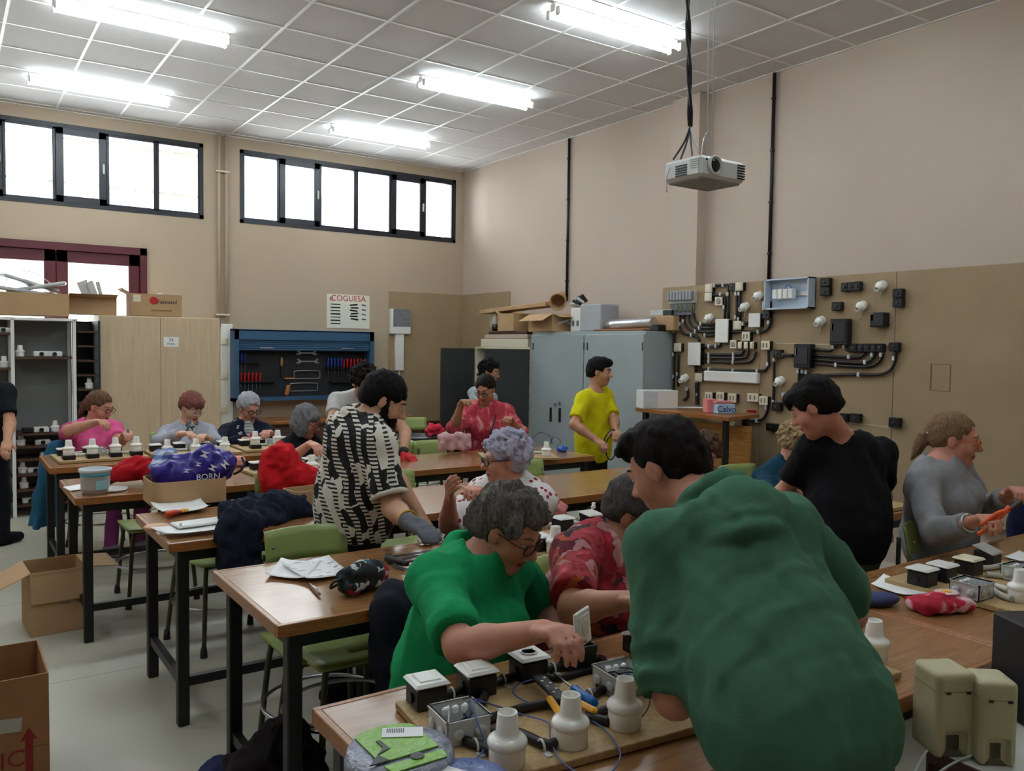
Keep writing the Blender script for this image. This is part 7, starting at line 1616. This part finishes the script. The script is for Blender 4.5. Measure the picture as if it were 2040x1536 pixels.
# ---------------------------------------------------------------- what people wear and hold
i = PPL['beard']; G_ = Soft(.006); i['hand'](G_, 1, .0035); E, W_, hd, pn, _ = i['AR'][1]; G_.rc(W_-hd*.05, W_+hd*.02, .036, .034, k=.02); g_ = G_.build('glove', M('grey_black_glove', (86, 88, 98), .7, bump=(150, .4)), i['body'])
MB().tube([W_-unit(W_-E)*.055+frame_of(W_-E)[:, :2] @ np.array((.039*math.cos(a), .039*math.sin(a))) for a in np.linspace(0, 2*PI, 17)[:-1]], .005, 6, closed=True).build('glove_cuff', M('yellow_cuff', (190, 160, 60), .7), i['body'], True)
E_, S_ = i['AR'][1][0], i['SH'][1]; c_ = S_+(E_-S_)*.8; ax_ = E_-S_
MB().tube([c_+frame_of(ax_)[:, :2] @ np.array((.072*math.cos(a), .072*math.sin(a))) for a in np.linspace(0, 2*PI, 21)[:-1]], .012, 6, closed=True).build('sleeve_cuff', cloth('creamcuff', (206, 200, 186)), i['body'], True)
i = PPL['white']; G_ = Soft(.006); i['hand'](G_, -1, .004); G_.build('glove', M('red_black_glove', (196, 24, 36), .7), i['body']); E, W_ = i['AR'][-1][:2]
MB().tube([W_-unit(W_-E)*.03, W_+unit(W_-E)*.015], .036, 12).build('glove_cuff', MAT_BLACK, i['body'], True)
i = PPL['red']; N, F, tr, sp, L = i['N'], i['F'], i['tr'], i['sp'], i['L']
MB().tube(smooth_path([N-tr*.09-sp*.0-F*.02, N-tr*.08-sp*.07+F*.15, N-tr*.04-sp*.2+F*.225, N+tr*.0-sp*.4+F*.2], 6), .007, 6).build('shoulder_strap', MAT_BLACK, i['body'], True)
i = PPL['yellow']; wy = 5.4
lp_ = thing('cable_loop', 'loop of black cable held by the boy in yellow', 'cable', at(1222, 880, Y=wy-.15)); MB().tube(smooth_path([at(x, y, Y=wy-.2) for x, y in ((1206, 895), (1204, 875), (1214, 860), (1222, 855))], 6)+smooth_path([at(x, y, Y=wy-.2) for x, y in ((1222, 855), (1229, 866), (1231, 885), (1226, 905), (1216, 916), (1208, 905), (1208, 880), (1218, 866))], 6), .006, 7).build('sheath', MAT_BLACK, lp_, True)
i = PPL['green']; H, hl = i['H'], i['hl']
for s in (-1, 1): MB().lathe([(.0, -.005), (.005, 0), (.0, .005)], hl(s*.083, .004, -.042), n=10).build('earring', MAT_STEEL, i['body'], True)
E, W_, hd, pn, _ = i['AR'][1]; c_ = reach(W_+hd*.1, 1160, 1250, .06, 1)
pl_ = thing('socket_cover', 'white socket plate held upright by the woman in green', 'socket plate', c_, 0, None, frame_of(unit((.45, -.88, .1))))
MB().box((0, 0, 0), (.082, .082, .008), bev=.003).box((0, 0, .005), (.06, .06, .004), bev=.002).build('plate', MAT_WHITE, pl_); MB().lathe([(.02, .007), (.018, .009), (.012, .009)], n=16).build('well', MAT_CREAM, pl_)
i = PPL['grey']; E, W_, hd, pn, _ = i['AR'][1]; c_ = W_+hd*.11+pn*.035
pz = thing('cable_pliers', 'orange-handled pliers held by the woman in grey', 'pliers', c_); ORG = M('orange_grip', (226, 84, 30), .4)
d1 = unit(at(2035, 985, D=3.6)-at(1990, 1020, D=3.6)); MB().tube(smooth_path([c_-d1*.06, c_+d1*.02, c_+d1*.09+np.array((0, 0, .015))], 4), .009, 8).build('grip', ORG, pz, True); MB().tube(smooth_path([c_-d1*.05+np.array((0, 0, .03)), c_+d1*.03+np.array((0, 0, .025)), c_+d1*.09], 4), .009, 8).build('grip', ORG, pz, True)
MB().box(c_+d1*.12, (.02, .016, .06), frame_of(d1), bev=.004).build('jaw', MAT_DARKSTEEL, pz, True)
MB().tube([W_-unit(W_-E)*.02+frame_of(W_-E)[:, :2] @ np.array((.034*math.cos(a), .034*math.sin(a))) for a in np.linspace(0, 2*PI, 17)[:-1]], .006, 6, closed=True).build('bracelet', MAT_STEEL, i['body'], True)
i = PPL['pink']; E, W_, hd, pn, _ = i['AR'][-1]; c_ = W_+hd*.1
ht = thing('held_screwdriver', 'small violet screwdriver held upright by the woman in pink', 'screwdriver', c_); MB().lathe([(.006, 0), (.009, .02), (.008, .08), (.003, .085)], c_+np.array((0, 0, -.06)), n=8).build('grip', M('violet_grip', (90, 70, 130), .4), ht, True); MB().tube([c_+np.array((0, 0, .02)), c_+np.array((0, 0, .09))], .002, 5).build('shaft', MAT_STEEL, ht, True)
i = PPL['navy']; E, W_, hd, pn, _ = i['AR'][1]; c_ = W_+hd*.12
ht = thing('held_screwdriver', 'red screwdriver held upright by the white-haired woman', 'screwdriver', c_); MB().lathe([(.006, 0), (.011, .02), (.01, .08), (.004, .1)], c_+np.array((0, 0, -.05)), n=8).build('grip', MAT_RED, ht, True); MB().tube([c_+np.array((0, 0, -.05)), c_+np.array((0, 0, -.12))], .002, 5).build('shaft', MAT_STEEL, ht, True)
